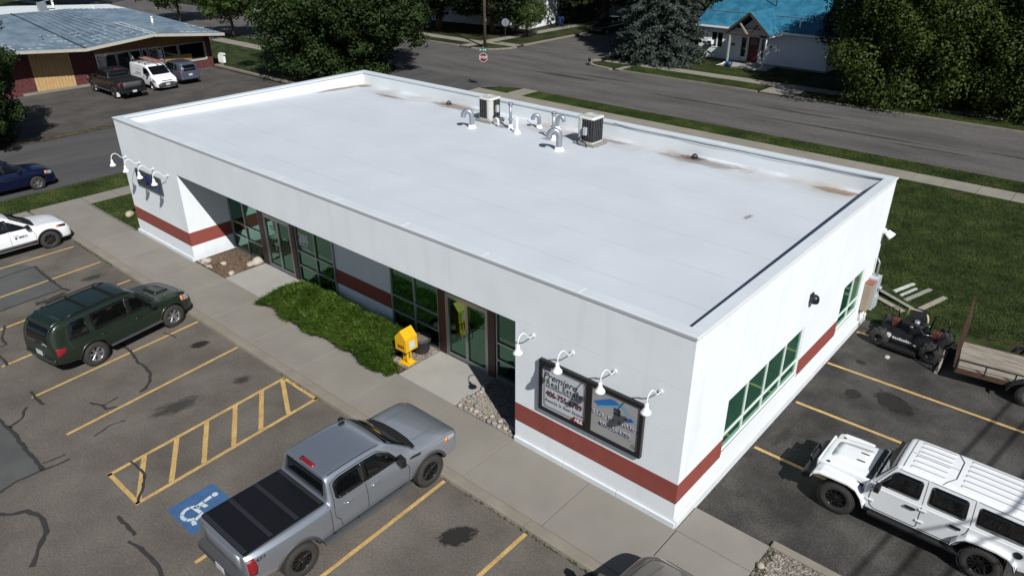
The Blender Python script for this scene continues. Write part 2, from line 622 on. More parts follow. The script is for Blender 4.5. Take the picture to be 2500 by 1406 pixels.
# corner fillets of the crossing
for cx, cy, a0, nm in ((XC1 + 3.2, YS0 - 3.2, PI / 2, 'a'), (XC0 - 3.2, YS0 - 3.2, 0, 'b'), (XC0 - 3.2, YS1 + 3.2, -PI / 2, 'c'), (XC1 + 3.2, YS1 + 3.2, PI, 'd')):
    pts = arc(cx, cy, 3.2, a0, a0 + PI / 2, 8)
    cxx = XC1 if cx > XC1 else XC0
    cyy = YS0 if cy < YS0 else YS1
    sheet('corner_pavement', pts + [(cxx, cyy)], -0.121, 'asphalt_street')

# lots
sheet('parking_lot', rect(-33.3, 30, -60, -2.28), Z_LOT, 'asphalt_lot')
sheet('side_lot', rect(0.02, 30, 0.9, 13.9), -0.085, 'asphalt_dark')
sheet('shop_lot', rect(-60.2, -46.4, -8, 22.0), -0.115, 'asphalt_shop')
sheet('dirt_strip', [(-46.5, -8), (-45.6, -8), (-45.72, 4), (-45.65, 12), (-45.75, 22), (-46.5, 22)], -0.110, 'dirt')
sheet('asphalt_repair', [(-18.6, -11.4), (-16.4, -8.83), (-15.1, -8.78), (-13.22, -8.8), (-13.16, -9.7), (-12.9, -11.6)], Z_LOT + 0.004, 'asphalt_patch')
sheet('asphalt_repair', [(-30, -5.85), (-26.42, -4.36), (-23.56, -4.42), (-23.4, -6.6), (-23.2, -9)], Z_LOT + 0.004, 'asphalt_patch')

# lawns (raised sheets with edges)
def lawn(poly, z=0.0, m='turf'):
    return slab('lawn', poly, -0.14, z, m)
lawn(rect(-26.9, 60, 13.0, 29.5), 0.0, 'turf')
lawn([(-31.85, -0.2), (-26.62, -0.2), (-26.62, 29.5), (-31.85, 29.5)], -0.02)
lawn([(-35.45, -30), (-33.15, -30), (-33.15, 30.9), (-35.45, 30.9)], -0.03)
slab('verge', [(-34.6, 31.1), (-32.9, 31.05), (-32.6, 32.75), (-34.2, 32.4)], -0.14, -0.02, 'turf')
slab('verge', rect(-31.0, 60, 31.05, 33.05), -0.14, -0.02, 'turf')
slab('verge', rect(-15.4, 70, 44.55, 46.9), -0.14, -0.04, 'turf_back')
slab('verge', [(-30.9, 44.5), (-18.6, 44.5), (-18.2, 46.9), (-30.2, 46.9)], -0.14, -0.04, 'turf_back')
slab('verge', [(-34.6, 45.6), (-33.6, 44.6), (-32.1, 44.5), (-31.7, 46.9), (-34.9, 46.9)], -0.14, -0.04, 'turf_back')
lawn(rect(-34.2, 70, 48.4, 110), -0.03, 'turf_back')
# north-west corner block
lawn([(-110, 48.0), (-53.2, 48.0), (-51.0, 53.5), (-51.0, 140), (-110, 140)], -0.03, 'turf_back')
slab('verge', [(-49.6, 48.9), (-46.0, 48.9), (-46.0, 140), (-49.4, 140)], -0.14, -0.03, 'turf_back')
slab('verge', [(-110, 44.7), (-51.0, 44.7), (-50.8, 46.4), (-110, 46.4)], -0.14, -0.03, 'turf_back')
slab('verge', [(-49.6, 45.2), (-47.4, 45.2), (-46.3, 46.6), (-46.3, 47.3), (-49.4, 47.3)], -0.14, -0.03, 'turf_back')
# south-west block
lawn([(-140, 22.4), (-49.6, 22.4), (-49.6, 29.3), (-140, 29.3)], -0.02, 'turf')
slab('verge', [(-140, 30.9), (-49.0, 30.9), (-49.0, 33.0), (-140, 33.0)], -0.14, -0.03, 'turf')
slab('verge', [(-48.0, 22.4), (-46.1, 22.4), (-46.1, 29.3), (-48.0, 29.3)], -0.14, -0.03, 'turf')
lawn([(-140, -8), (-85, -8), (-85, 22), (-140, 22)], -0.02, 'turf_back')

# ---- pavements: each slab is a piece
def walk(name, x0, x1, y0, y1, z, m, step, along, parent=None, gap=0.012, jitter=0.0):
    """A pavement cast in slabs: slabs are pieces, a darker bed shows in the joints."""
    base = struct(MB().box(x0, x1, y0, y1, -0.15, z - 0.018).build(name, 'dirt'))
    a0, a1 = (x0, x1) if along == 'x' else (y0, y1)
    n = max(1, round((a1 - a0) / step))
    for i in range(n):
        s, e = a0 + (a1 - a0) * i / n + gap, a0 + (a1 - a0) * (i + 1) / n - gap
        dz = rnd.uniform(-jitter, jitter)
        b = (s, e, y0, y1) if along == 'x' else (x0, x1, s, e)
        MB().box(*b, -0.1, z + dz).build('slab', m, base, bevel=0.008, segs=1)
    return base

# front walk along the building, with its kerb
fw = struct(MB().box(-33.1, 0.10, -2.0, 0.0, -0.15, -0.02).build('front_walk', 'dirt'))
xs = [-33.1, -29.4, -26.9, -24.4, -21.9, -19.5, -17.06, -14.6, -12.1, -9.55, -7.14, -4.85, -2.3, 0.12]
for a, b in zip(xs[:-1], xs[1:]):
    MB().box(a + 0.008, b - 0.008, -1.975, -0.012, -0.12, 0.0).build('slab', 'concrete', fw, bevel=0.008, segs=1)
kb = struct(MB().box(-33.1, 1.98, -2.16, -1.985, -0.2, -0.03).build('kerb', 'dirt'))
x = -33.1
while x < 1.9:
    e = min(1.98, x + 3.05)
    MB().prism([(-2.30, -0.14), (-2.27, -0.012), (-2.24, 0.004), (-1.99, 0.004), (-1.99, -0.14)], 'x', x + 0.006, e - 0.006).build('kerb_stone', 'curb_concrete', kb, bevel=0.012, segs=2)
    x = e
sp = struct(MB().box(0.16, 1.95, -1.98, 0.88, -0.15, -0.03).build('corner_pad', 'dirt'))
MB().box(0.135, 1.95, -1.98, -0.06, -0.1, -0.004).build('slab', 'concrete', sp, bevel=0.01, segs=1)
MB().box(0.11, 1.95, -0.045, 0.90, -0.1, -0.004).build('slab', 'concrete', sp, bevel=0.01, segs=1)
struct(MB().prism([(1.965, 0.9), (12, 0.9), (12, 1.12), (1.965, 1.12)], 'z', -0.1, 0.0).build('kerb', 'curb_concrete', bevel=0.012))
sheet('gravel_bed', rect(1.96, 12, -2.2, 0.905), -0.03, 'gravel_base')
# entrance pads
for a, b in ((-19.58, -17.05), (-9.52, -7.12)):
    struct(MB().box(a, b, 0.0, 1.80, -0.1, 0.004).build('entrance_pad', 'concrete_pale', bevel=0.008, segs=1))
sheet('mulch_bed', rect(-21.84, -19.6, 0.0, 1.80), -0.012, 'mulch_base')
sheet('mulch_bed', rect(-17.03, -9.54, 0.0, 1.80), -0.015, 'mulch_base')
sheet('gravel_bed', rect(-7.1, -4.82, 0.0, 1.80), -0.012, 'gravel_base')
sheet('gravel_bed', rect(-10.45, -9.54, 0.35, 1.80), -0.008, 'gravel_base')

walk('side_walk', -33.1, -31.9, 0.0, 29.3, -0.005, 'concrete', 1.5, 'y', jitter=0.006)
walk('side_walk', -33.1, -31.9, -30, -2.4, -0.005, 'concrete', 1.5, 'y', jitter=0.006)
walk('back_walk', -35.4, 60, 29.52, 31.02, -0.005, 'walk_far', 1.55, 'x', jitter=0.006)
walk('ramp_walk', -32.55, -31.05, 31.05, 33.2, -0.03, 'walk_far', 1.1, 'y')
walk('far_walk', -34.5, 70, 46.95, 48.35, -0.03, 'walk_far', 1.55, 'x', jitter=0.006)
walk('drive_apron', -18.1, -15.5, 44.4, 46.9, -0.04, 'walk_far', 1.3, 'y')
walk('ramp_walk', -31.6, -30.95, 44.45, 46.9, -0.04, 'walk_far', 1.2, 'y')
walk('shop_walk', -140, -49.2, 29.35, 30.85, -0.01, 'walk_far', 1.55, 'x', jitter=0.006)
walk('corner_walk', -51.0, -49.65, 46.5, 130, -0.02, 'walk_far', 1.5, 'y', jitter=0.005)
walk('corner_walk', -105, -51.05, 46.5, 47.95, -0.02, 'walk_far', 1.55, 'x', jitter=0.005)
walk('corner_walk', -49.6, -46.1, 47.4, 48.8, -0.02, 'walk_far', 1.2, 'x')
walk('corner_walk', -50.9, -49.65, 44.5, 46.45, -0.02, 'walk_far', 1.2, 'y')
# kerbs along the streets
def kerb_line(pts, w=0.16, top=0.0, m='curb_concrete'):
    b = MB()
    for p, q in zip(pts[:-1], pts[1:]):
        b.bar((p[0], p[1], top - 0.08), (q[0], q[1], top - 0.08), w, 0.16)
    return struct(b.build('kerb', m))
kerb_line([(-15.4, 44.42), (30, 44.42)], top=-0.02)
kerb_line([(-31, 44.42), (-18.3, 44.42)], top=-0.02)
kerb_line([(-35.2, 47.5)] + arc(XC1 + 3.0, YS1 + 3.2, 2.95, PI, PI * 1.5, 6)[1:] + [(-31.9, 44.3)], w=0.42, top=-0.015)
kerb_line([(-46.05, 60), (-46.05, 49.0)], w=0.3, top=-0.01)
kerb_line(arc(XC0 - 3.2, YS1 + 3.2, 3.15, -PI * 0.5, 0, 8), w=0.4, top=-0.01)
kerb_line([(-51, 44.55), (-75, 44.55)], w=0.3, top=-0.01)
kerb_line([(-59.6, 22.15), (-46.3, 22.15)], w=0.28, top=0.12)
kerb_line([(-35.5, -30), (-35.5, 29)], w=0.10, top=-0.05)

# ---- painted lines in the lots (each a paint sheet 4 mm up)
def stripe(name, p, q, w, z, m):
    p, q = Vector(p), Vector(q)
    d = (q - p).normalized()
    n = Vector((-d.y, d.x)) * w / 2
    pts = []
    k = max(2, int((q - p).length / 0.25))
    e = [rnd.uniform(-0.006, 0.006) for _ in range(2 * k + 2)]
    for i in range(k + 1):
        c = p + (q - p) * i / k
        pts.append(c + n * (1 + e[i] * 10))
    for i in range(k, -1, -1):
        c = p + (q - p) * i / k
        pts.append(c - n * (1 + e[k + i] * 10))
    return sheet(name, [(v.x, v.y) for v in pts], z, m)
ZL = Z_LOT + 0.009
for p, q in (((-27.36, -2.55), (-27.22, -7.95)), ((-24.93, -2.47), (-24.4, -7.9)), ((-22.38, -2.41), (-21.85, -7.85)), ((-19.87, -2.36), (-19.33, -7.8)), ((-17.36, -2.33), (-16.83, -7.8)),
             ((-14.80, -2.33), (-14.24, -7.82)), ((-7.6, -2.35), (-7.4, -7.75)), ((-5.13, -2.33), (-4.93, -7.7)), ((-2.46, -2.34), (-2.42, -7.7)), ((0.1, -2.34), (0.12, -7.7))):
    stripe('parking_line', p, q, 0.105, ZL, 'yellow_paint')
# hatched access aisle
for p, q in (((-12.11, -2.30), (-11.72, -7.80)), ((-10.48, -2.30), (-10.17, -7.80)), ((-11.76, -7.74), (-10.15, -7.74)), ((-12.1, -2.36), (-10.45, -2.36))):
    stripe('parking_line', p, q, 0.11, ZL, 'yellow_paint')
for p, q in (((-11.77, -6.83), (-10.22, -7.70)), ((-11.84, -5.90), (-10.27, -6.85)), ((-11.90, -5.0), (-10.32, -5.95)), ((-11.97, -4.08), (-10.36, -5.08)), ((-12.03, -3.18), (-10.42, -4.22)), ((-12.05, -2.45), (-10.47, -3.3))):
    stripe('parking_line', p, q, 0.13, ZL + 0.004, 'yellow_paint')
for p, q in (((0.12, 9.38), (7.0, 9.42)), ((0.20, 6.70), (7.0, 6.80)), ((0.17, 4.0), (7.0, 3.95)), ((0.16, 11.95), (0.9, 11.95))):
    stripe('parking_line', p, q, 0.105, -0.085 + 0.006, 'yellow_paint')

# accessible bay symbol
mat('bay_blue', (0.040, 0.105, 0.235), 0.8, var=0.14, vscale=5, fine=0.18, fscale=40)
mat('bay_white', (0.46, 0.52, 0.56), 0.8, var=0.2, vscale=9, fine=0.25, fscale=45)
bay = sheet('accessible_bay_marking', [(-9.42, -7.40), (-8.20, -7.40), (-8.32, -6.17), (-9.46, -6.20)], ZL, 'bay_blue')
def mark(poly):
    o = from_data('symbol_stroke', [(x, y, ZL + 0.005) for x, y in poly], [list(range(len(poly)))], 'bay_white')
    o.parent = bay
    return o
def ringseg(cx, cy, r0, r1, a0, a1):
    return arc(cx, cy, r1, a0, a1, 8) + arc(cx, cy, r0, a1, a0, 8)
# symbol reads with its head towards the building (+y) as seen from the drive lane
wc = (-8.86, -7.06)
for a0, a1 in ((R(100), R(160)), (R(165), R(235)), (R(240), R(300)), (R(305), R(350))):
    mark(ringseg(wc[0], wc[1], 0.17, 0.26, a0, a1))
mark([(x, y) for x, y in arc(-9.04, -6.36, 0.075, 0, 2 * PI, 14)[:-1]])
mark([(-9.09, -6.46), (-8.99, -6.46), (-8.96, -6.66), (-9.06, -6.66)])
mark([(-9.06, -6.69), (-8.96, -6.69), (-8.93, -6.86), (-9.03, -6.86)])
mark([(-8.94, -6.69), (-8.80, -6.66), (-8.80, -6.76), (-8.93, -6.79)])
mark([(-9.02, -6.89), (-8.74, -6.86), (-8.72, -6.95), (-9.0, -6.98)])
mark([(-8.72, -6.86), (-8.63, -6.88), (-8.55, -7.10), (-8.64, -7.12)])
mark([(-8.63, -7.14), (-8.54, -7.12), (-8.44, -7.15), (-8.47, -7.24), (-8.60, -7.22)])

# crack seal (tar bands) and oil stains
def tar(pts, w=0.05):
    pts = [Vector(p) for p in pts]
    fine = []
    for p, q in zip(pts[:-1], pts[1:]):
        k = max(2, int((q - p).length / 0.12))
        for i in range(k):
            t = i / k
            c = p.lerp(q, t)
            fine.append(c + Vector((rnd.uniform(-.018, .018), rnd.uniform(-.018, .018))))
    fine.append(pts[-1])
    vs, fs = [], []
    for i, c in enumerate(fine):
        d = (fine[min(i + 1, len(fine) - 1)] - fine[max(i - 1, 0)]).normalized()
        n = Vector((-d.y, d.x)) * w * rnd.uniform(0.65, 1.25)
        vs += [(c.x + n.x, c.y + n.y, Z_LOT + 0.016), (c.x - n.x, c.y - n.y, Z_LOT + 0.016)]
    fs = [(2 * i, 2 * i + 1, 2 * i + 3, 2 * i + 2) for i in range(len(fine) - 1)]
    return struct(from_data('crack_seal', vs, fs, 'crack_tar'))
for pts, w in (([(-17.5, -8.9), (-16.3, -8.8), (-15.7, -8.76), (-15.09, -8.76), (-14.35, -8.78), (-13.78, -8.77), (-13.19, -8.8)], .055),
               ([(-15.77, -8.74), (-15.86, -8.54), (-15.95, -8.34), (-16.3, -8.19), (-16.43, -8.06)], .035),
               ([(-12.9, -11.4), (-13.11, -9.8), (-13.21, -9.41), (-13.2, -9.05), (-13.19, -8.8), (-13.12, -8.51), (-13.12, -8.17)], .03),
               ([(-13.46, -8.71), (-13.42, -8.47), (-13.39, -8.18)], .022), ([(-17.19, -7.71), (-16.62, -7.75), (-16.19, -7.7)], .05),
               ([(-15.27, -6.8), (-14.85, -6.6), (-14.61, -6.62), (-14.48, -6.36)], .035), ([(-14.85, -6.6), (-14.89, -6.38), (-14.94, -6.12)], .025),
               ([(-13.59, -7.35), (-13.78, -6.82), (-13.66, -6.49)], .022), ([(-11.84, -7.16), (-11.44, -7.15), (-11.07, -7.17), (-10.62, -7.41), (-10.22, -7.71)], .035),
               ([(-10.1, -8.27), (-9.68, -8.24), (-9.19, -8.26)], .045), ([(-9.13, -8.44), (-8.68, -8.36), (-8.28, -8.34), (-7.93, -8.33), (-7.62, -8.4), (-7.2, -8.5)], .045),
               ([(-12.8, -10.4), (-12.26, -10.07), (-12.05, -9.88), (-11.91, -9.61), (-11.62, -9.48), (-11.15, -9.47), (-10.83, -9.57), (-10.52, -9.78), (-10.25, -9.96), (-9.97, -10.16)], .055),
               ([(-26.3, -6.4), (-26.35, -5.66), (-26.47, -5.01), (-26.46, -4.33)], .03), ([(-26.41, -4.39), (-25.1, -4.43), (-24.18, -4.43), (-23.56, -4.41), (-23.21, -4.3)], .06),
               ([(-23.3, -7.4), (-23.38, -6.59), (-23.47, -5.8), (-23.52, -5.0), (-23.54, -4.46)], .03), ([(-23.0, -5.55), (-22.95, -5.2), (-23.02, -4.8), (-23.15, -4.5)], .13),
               ([(-18.0, -4.7), (-17.71, -4.74), (-16.98, -4.77), (-16.34, -4.89), (-16.02, -4.84), (-15.43, -4.93), (-15.01, -5.15), (-14.77, -5.39), (-14.72, -5.59)], .045),
               ([(-17.54, -3.49), (-17.27, -3.38), (-16.91, -3.36)], .025), ([(-22.13, -6.82), (-21.52, -7.07), (-21.23, -7.21), (-20.7, -7.24), (-20.69, -7.43)], .035),
               ([(-20.3, -7.75), (-20.06, -7.63), (-19.68, -7.62), (-19.28, -7.67)], .045)):
    tar(pts, w)

def stain_mat(name, base_stops, col, amount=0.85, lo=1.0, hi=1.5):
    """oil soaked into asphalt: solid in the middle, breaking up towards its rim (object space, radius 1)."""
    m = bpy.data.materials.new(name)
    N, L, b = nodes(m)
    tc = N.new('ShaderNodeTexCoord')
    ln = N.new('ShaderNodeVectorMath')
    ln.operation = 'LENGTH'
    L.new(tc.outputs['Object'], ln.inputs[0])
    t = N.new('ShaderNodeTexNoise')
    t.inputs['Scale'].default_value = 3.0
    t.inputs['Detail'].default_value = 7
    t.inputs['Roughness'].default_value = 0.7
    L.new(tc.outputs['Object'], t.inputs['Vector'])
    ma = N.new('ShaderNodeMath')
    ma.operation = 'MULTIPLY_ADD'
    ma.inputs[1].default_value = 1.5
    L.new(t.outputs[0], ma.inputs[0])
    L.new(ln.outputs['Value'], ma.inputs[2])
    mr = N.new('ShaderNodeMapRange')
    mr.interpolation_type = 'SMOOTHSTEP'
    mr.inputs['From Min'].default_value = lo
    mr.inputs['From Max'].default_value = hi
    mr.inputs['To Min'].default_value = amount
    mr.inputs['To Max'].default_value = 0.0
    L.new(ma.outputs[0], mr.inputs['Value'])
    b.inputs['Base Color'].default_value = (*col, 1)
    b.inputs['Roughness'].default_value = 0.7
    tr = N.new('ShaderNodeBsdfTransparent')
    mx = N.new('ShaderNodeMixShader')
    L.new(mr.outputs[0], mx.inputs[0])
    L.new(tr.outputs[0], mx.inputs[1])
    L.new(b.outputs[0], mx.inputs[2])
    L.new(mx.outputs[0], N['Material Output'].inputs[0])
    MATS[name] = m
stain_mat('oil_stain', None, (0.016, 0.014, 0.013), 0.95, 1.25, 1.6)
stain_mat('oil_faint', None, (0.035, 0.033, 0.031), 0.55)
stain_mat('roof_grime', None, (0.24, 0.17, 0.125), 0.42)
stain_mat('roof_tan', None, (0.33, 0.23, 0.15), 0.8)
stain_mat('roof_grime_dark', None, (0.12, 0.085, 0.065), 0.6)
def stain(name, x, y, z, rx, ry, rz, m):
    o = struct(from_data(name, [(-1.4, -1.4, 0), (1.4, -1.4, 0), (1.4, 1.4, 0), (-1.4, 1.4, 0)], [(0, 1, 2, 3)], m))
    o.location = (x, y, z)
    o.scale = (rx, ry, 1)
    o.rotation_euler = (0, 0, rz)
    return o
for i, (x, y, rx, ry, a, m) in enumerate(((-3.6, -3.42, .62, .36, R(60), 'oil_stain'), (-13.0, -3.25, .45, .3, R(70), 'oil_faint'), (-15.9, -3.05, .4, .26, R(75), 'oil_stain'), (-21.0, -3.2, .75, .35, R(80), 'oil_faint'),
                               (-23.7, -3.3, .7, .35, R(80), 'oil_faint'), (-8.9, -3.6, .7, .4, R(80), 'oil_faint'), (-13.2, -5.2, 1.2, .5, R(80), 'oil_faint'))):
    stain('oil_stain', x, y, Z_LOT + 0.005 + 0.0004 * i, rx, ry, a, m)
for i, (x, y, rx, ry, a) in enumerate(((1.30, 8.2, .30, .30, 0.3), (2.35, 8.5, .80, .50, R(-28)), (0.9, 10.1, .2, .14, 0), (0.55, 4.9, .9, .3, R(80)))):
    stain('oil_stain', x, y, -0.085 + 0.0075 + 0.0004 * i, rx, ry, a, 'oil_stain' if i < 3 else 'oil_faint')
for i, (x, y, rx, ry) in enumerate(((-20, 38.6, 9, .28), (-9, 37.4, 10, .35), (-33, 39.5, 6, .5), (-30, 41, 5, .35), (3, 38.2, 7, .5), (-13, 40.2, 6, .3), (-4, 36.6, 5, .2))):
    stain('tyre_wear', x, y, -0.12 + 0.0005 * i, rx, ry, 0, 'oil_faint')
# ------------------------------------------------------------------ the white office building
LX, WY, HZ = -26.61, 13.01, 5.0           # west end, depth, wall top
XL, XR, HR, GY = -21.87, -4.80, 3.63, 1.85  # recess jambs, soffit height, glazing line
B1, B2 = 0.657, 1.218                      # red stripe
def roof_z(y):
    return 4.74 - 0.025 * y

# membrane roof: welded sheet seams and foot-traffic grime
m = bpy.data.materials.new('roof_membrane')
N, L, b = nodes(m)
geo = N.new('ShaderNodeNewGeometry')
sx = N.new('ShaderNodeSeparateXYZ')
L.new(geo.outputs['Position'], sx.inputs[0])
def mnode(op, a=None, b_=None, c=None):
    n = N.new('ShaderNodeMath')
    n.operation = op
    for i, v in enumerate((a, b_, c)):
        if v is None:
            continue
        if isinstance(v, (int, float)):
            n.inputs[i].default_value = v
        else:
            L.new(v, n.inputs[i])
    return n.outputs[0]
wob = N.new('ShaderNodeTexNoise')
wob.inputs['Scale'].default_value = 0.7
L.new(geo.outputs['Position'], wob.inputs['Vector'])
yy = mnode('ADD', sx.outputs['Y'], mnode('MULTIPLY', wob.outputs[0], 0.12))
fy = mnode('FRACT', mnode('DIVIDE', yy, 1.83))
seam = mnode('LESS_THAN', fy, 0.026)
brk = N.new('ShaderNodeTexNoise')
brk.inputs['Scale'].default_value = 1.1
brk.inputs['Detail'].default_value = 5
L.new(geo.outputs['Position'], brk.inputs['Vector'])
seam = mnode('MULTIPLY', seam, mnode('MULTIPLY', mnode('SUBTRACT', brk.outputs[0], 0.30), 1.2))
big = N.new('ShaderNodeTexNoise')
big.inputs['Scale'].default_value = 0.45
big.inputs['Detail'].default_value = 8
L.new(geo.outputs['Position'], big.inputs['Vector'])
speck = N.new('ShaderNodeTexNoise')
speck.inputs['Scale'].default_value = 5
speck.inputs['Detail'].default_value = 6
L.new(geo.outputs['Position'], speck.inputs['Vector'])
sp_ = mnode('MULTIPLY', mnode('GREATER_THAN', speck.outputs[0], 0.72), 0.14)
# ponding silt near the back gutter
silt = mnode('MULTIPLY', mnode('MAXIMUM', mnode('SUBTRACT', mnode('DIVIDE', sx.outputs['Y'], 12.75), 0.86), 0.0), mnode('MULTIPLY', mnode('MAXIMUM', mnode('SUBTRACT', big.outputs[0], 0.42), 0.0), 22.0))
dk = mnode('ADD', mnode('ADD', mnode('MULTIPLY', seam, 0.40), sp_), mnode('MULTIPLY', mnode('SUBTRACT', big.outputs[0], 0.5), 0.22))
shade = mnode('SUBTRACT', 1.0, dk)
sc = N.new('ShaderNodeVectorMath')
sc.operation = 'SCALE'
sc.inputs[0].default_value = (0.540, 0.580, 0.628)
L.new(shade, sc.inputs['Scale'])
mixc = N.new('ShaderNodeMix')
mixc.data_type = 'RGBA'
L.new(mnode('MINIMUM', silt, 0.55), mixc.inputs['Factor'])
L.new(sc.outputs[0], mixc.inputs['A'])
mixc.inputs['B'].default_value = (0.30, 0.235, 0.18, 1)
L.new(mixc.outputs['Result'], b.inputs['Base Color'])
b.inputs['Roughness'].default_value = 0.6
b.inputs['Specular IOR Level'].default_value = 0.3
MATS['roof_membrane'] = m
mat('parapet_membrane', (0.72, 0.77, 0.80), 0.6, var=0.05, vscale=0.8)

bld = thing('office_building', 'low white office building with red stripe and flat white roof, filling the middle', 'building')
W = MB()
# front wall: one slab with the recess cut away
W.prism([(LX, 0), (XL, 0), (XL, HR), (XR, HR), (XR, 0), (0, 0), (0, HZ), (LX, HZ)], 'y', 0.0, 0.30)
W.build('front_wall', 'white_stucco', bld)
RW = [(2.16, 6.78, 0.78, 2.34), (9.86, 11.80, 0.78, 2.34)]
W = wall(MB(), 'x', 0.0, -0.25, 0.302, WY, 0.0, HZ - 0.002, RW)
W.build('side_wall', 'white_stucco', bld)
MB().box(LX, LX + 0.25, 0.302, WY - 0.252, 0, HZ - 0.002).build('end_wall', 'white_stucco', bld)
MB().box(LX, -0.252, WY - 0.25, WY, 0, HZ - 0.002).build('back_wall', 'white_stucco', bld)
# inner faces of the parapets are membrane-lined
lin = MB()
lin.box(LX + 0.252, LX + 0.262, 0.31, WY - 0.262, 3.9, HZ - 0.004)
lin.box(LX + 0.264, -0.264, WY - 0.262, WY - 0.252, 3.9, HZ - 0.004)
lin.box(-0.262, -0.252, 0.31, WY - 0.264, 3.9, HZ - 0.004)
lin.box(LX + 0.264, -0.264, 0.302, 0.312, 3.9, HZ - 0.004)
lin.build('parapet_lining', 'parapet_membrane', bld)
from_data('roof', [(LX + 0.255, 0.305, roof_z(0.3)), (-0.255, 0.305, roof_z(0.3)), (-0.255, WY - 0.255, roof_z(WY)), (LX + 0.255, WY - 0.255, roof_z(WY))], [(0, 1, 2, 3)], 'roof_membrane', bld)
# cant strip where roof meets the back parapet
MB().prism([(WY - 0.262, roof_z(WY) - 0.02), (WY - 0.262, roof_z(WY) + 0.07), (WY - 0.36, roof_z(WY) + 0.002)], 'x', LX + 0.27, -0.27).build('cant_strip', 'roof_membrane', bld)
# coping: sheet-metal caps in lengths, each a piece
def coping(x0, x1, y0, y1, along, n):
    a0, a1 = (x0, x1) if along == 'x' else (y0, y1)
    for i in range(n):
        s, e = a0 + (a1 - a0) * i / n, a0 + (a1 - a0) * (i + 1) / n
        if along == 'x':
            bx = (s + .0012, e - .0012, y0, y1)
        else:
            bx = (x0, x1, s + .0012, e - .0012)
        MB().box(*bx, HZ - 0.03, HZ + 0.062 + rnd.uniform(-.003, .003)).build('coping_cap', 'coping_metal', bld, bevel=0.012, segs=1)
coping(LX - 0.02, 0.02, -0.018, 0.315, 'x', 9)
coping(LX - 0.02, 0.02, WY - 0.29, WY + 0.05, 'x', 9)
coping(-0.30, 0.02, 0.32, WY - 0.295, 'y', 4)
coping(LX - 0.02, LX + 0.30, 0.32, WY - 0.295, 'y', 4)
MB().box(LX - 0.024, 0.032, -0.030, -0.020, HZ + 0.03, HZ + 0.080).build('drip_edge', 'white_paint', bld, bevel=.008, segs=1)
MB().box(.022, .032, -0.019, WY + .06, HZ + 0.02, HZ + 0.066).build('drip_edge', 'white_paint', bld, bevel=.008, segs=1)
# recess: jamb walls, soffit, rear wall pieces
MB().box(XL - 0.20, XL, 0.302, GY + 0.2, 0, HR).build('jamb_wall', 'white_stucco', bld)
MB().box(XR, XR + 0.20, 0.302, GY + 0.2, 0, HR).build('jamb_wall', 'white_stucco', bld)
MB().box(XL - 0.2, XR + 0.2, 0.302, GY + 0.25, HR + 0.002, HR + 0.08).build('soffit', 'white_stucco', bld)
MB().box(-14.86, -11.84, GY, GY + 0.2, 0, HR).build('recess_wall', 'white_stucco', bld)
MB().box(XL, XR, GY + 0.09, GY + 0.12, 0, HR).build('recess_backing', 'black_plastic', bld)
# stripe bands, 5 mm proud
st = MB()
st.box(LX - 0.005, XL + 0.005, -0.005, 0.0015, B1, B2)
st.build('stripe', 'red_stripe_paint', bld)
MB().box(XR - 0.005, 0.005, -0.005, 0.0015, B1, B2).build('stripe', 'red_stripe_paint', bld)
MB().box(XL - 0.002, XL + 0.005, 0.002, GY - 0.004, B1, B2).build('stripe', 'red_stripe_paint', bld)
MB().box(-14.86, -11.84, GY - 0.005, GY + 0.002, B1, B2).build('stripe', 'red_stripe_paint', bld)
MB().box(-0.0015, 0.005, 0.002, 2.155, B1, B2).build('stripe', 'red_stripe_paint', bld)
MB().box(-0.0015, 0.005, 6.785, 9.855, B1, B2).build('stripe', 'red_stripe_paint', bld)
# footing ledge in lengths
def ledge(x0, x1, y0, y1, along, n, h=0.15):
    a0, a1 = (x0, x1) if along == 'x' else (y0, y1)
    for i in range(n):
        s, e = a0 + (a1 - a0) * i / n, a0 + (a1 - a0) * (i + 1) / n
        bx = (s + .005, e - .005, y0, y1) if along == 'x' else (x0, x1, s + .005, e - .005)
        MB().box(*bx, -0.13, h).build('footing_ledge', 'white_footing', bld, bevel=0.015, segs=2)
ledge(XR, 0.075, -0.075, -0.002, 'x', 3)
ledge(LX - 0.07, XL, -0.075, -0.002, 'x', 3)
ledge(0.002, 0.085, 0.004, WY, 'y', 4, 0.17)

# ---- glazing
def pane(parent, x0, x1, z0, z1, y, plane='y', t=0.012):   # side panes take the brighter glass copy, sunlit look put into its colour
    b_ = MB()
    if plane == 'y':
        b_.box(x0, x1, y, y + t, z0, z1)
    else:
        b_.box(y - t, y, x0, x1, z0, z1)
    return b_.build('pane', 'green_glass' if plane == 'y' else 'sunlit_green_glass', parent)
def window_y(x0, x1, mids, rows, z0=0.10, z1=3.60, fw=0.055):
    f = MB()
    vxs = [x0 + fw / 2] + mids + [x1 - fw / 2]
    for vx in vxs:
        f.box(vx - fw / 2, vx + fw / 2, GY - 0.06, GY + 0.05, z0 + 0.002, z1 - 0.002)
    for a, c in zip(vxs[:-1], vxs[1:]):
        for rz in rows:
            f.box(a + fw / 2, c - fw / 2, GY - 0.055, GY + 0.045, rz - fw / 2, rz + fw / 2)
    f.box(x0, x1, GY - 0.075, GY + 0.06, -0.02, z0)
    f.box(x0, x1, GY - 0.06, GY + 0.05, z1, z1 + 0.028)
    o = f.build('window', 'alum', bld)
    zz = [z0] + rows + [z1]
    for a, c in zip(vxs[:-1], vxs[1:]):
        for p, q in zip(zz[:-1], zz[1:]):
            pane(o, a + fw / 2 - .01, c - fw / 2 + .01, p + (fw / 2 if p in rows else 0) - .01, q - (fw / 2 if q in rows else 0) + .01, GY - 0.005)
    return o
rows = [0.69, 1.28, 2.55]
window_y(XL + 0.01, -19.60, [-20.74], rows)
win285 = window_y(-17.17, -14.88, [-15.98], rows)
window_y(-11.81, -9.52, [-10.66], rows)
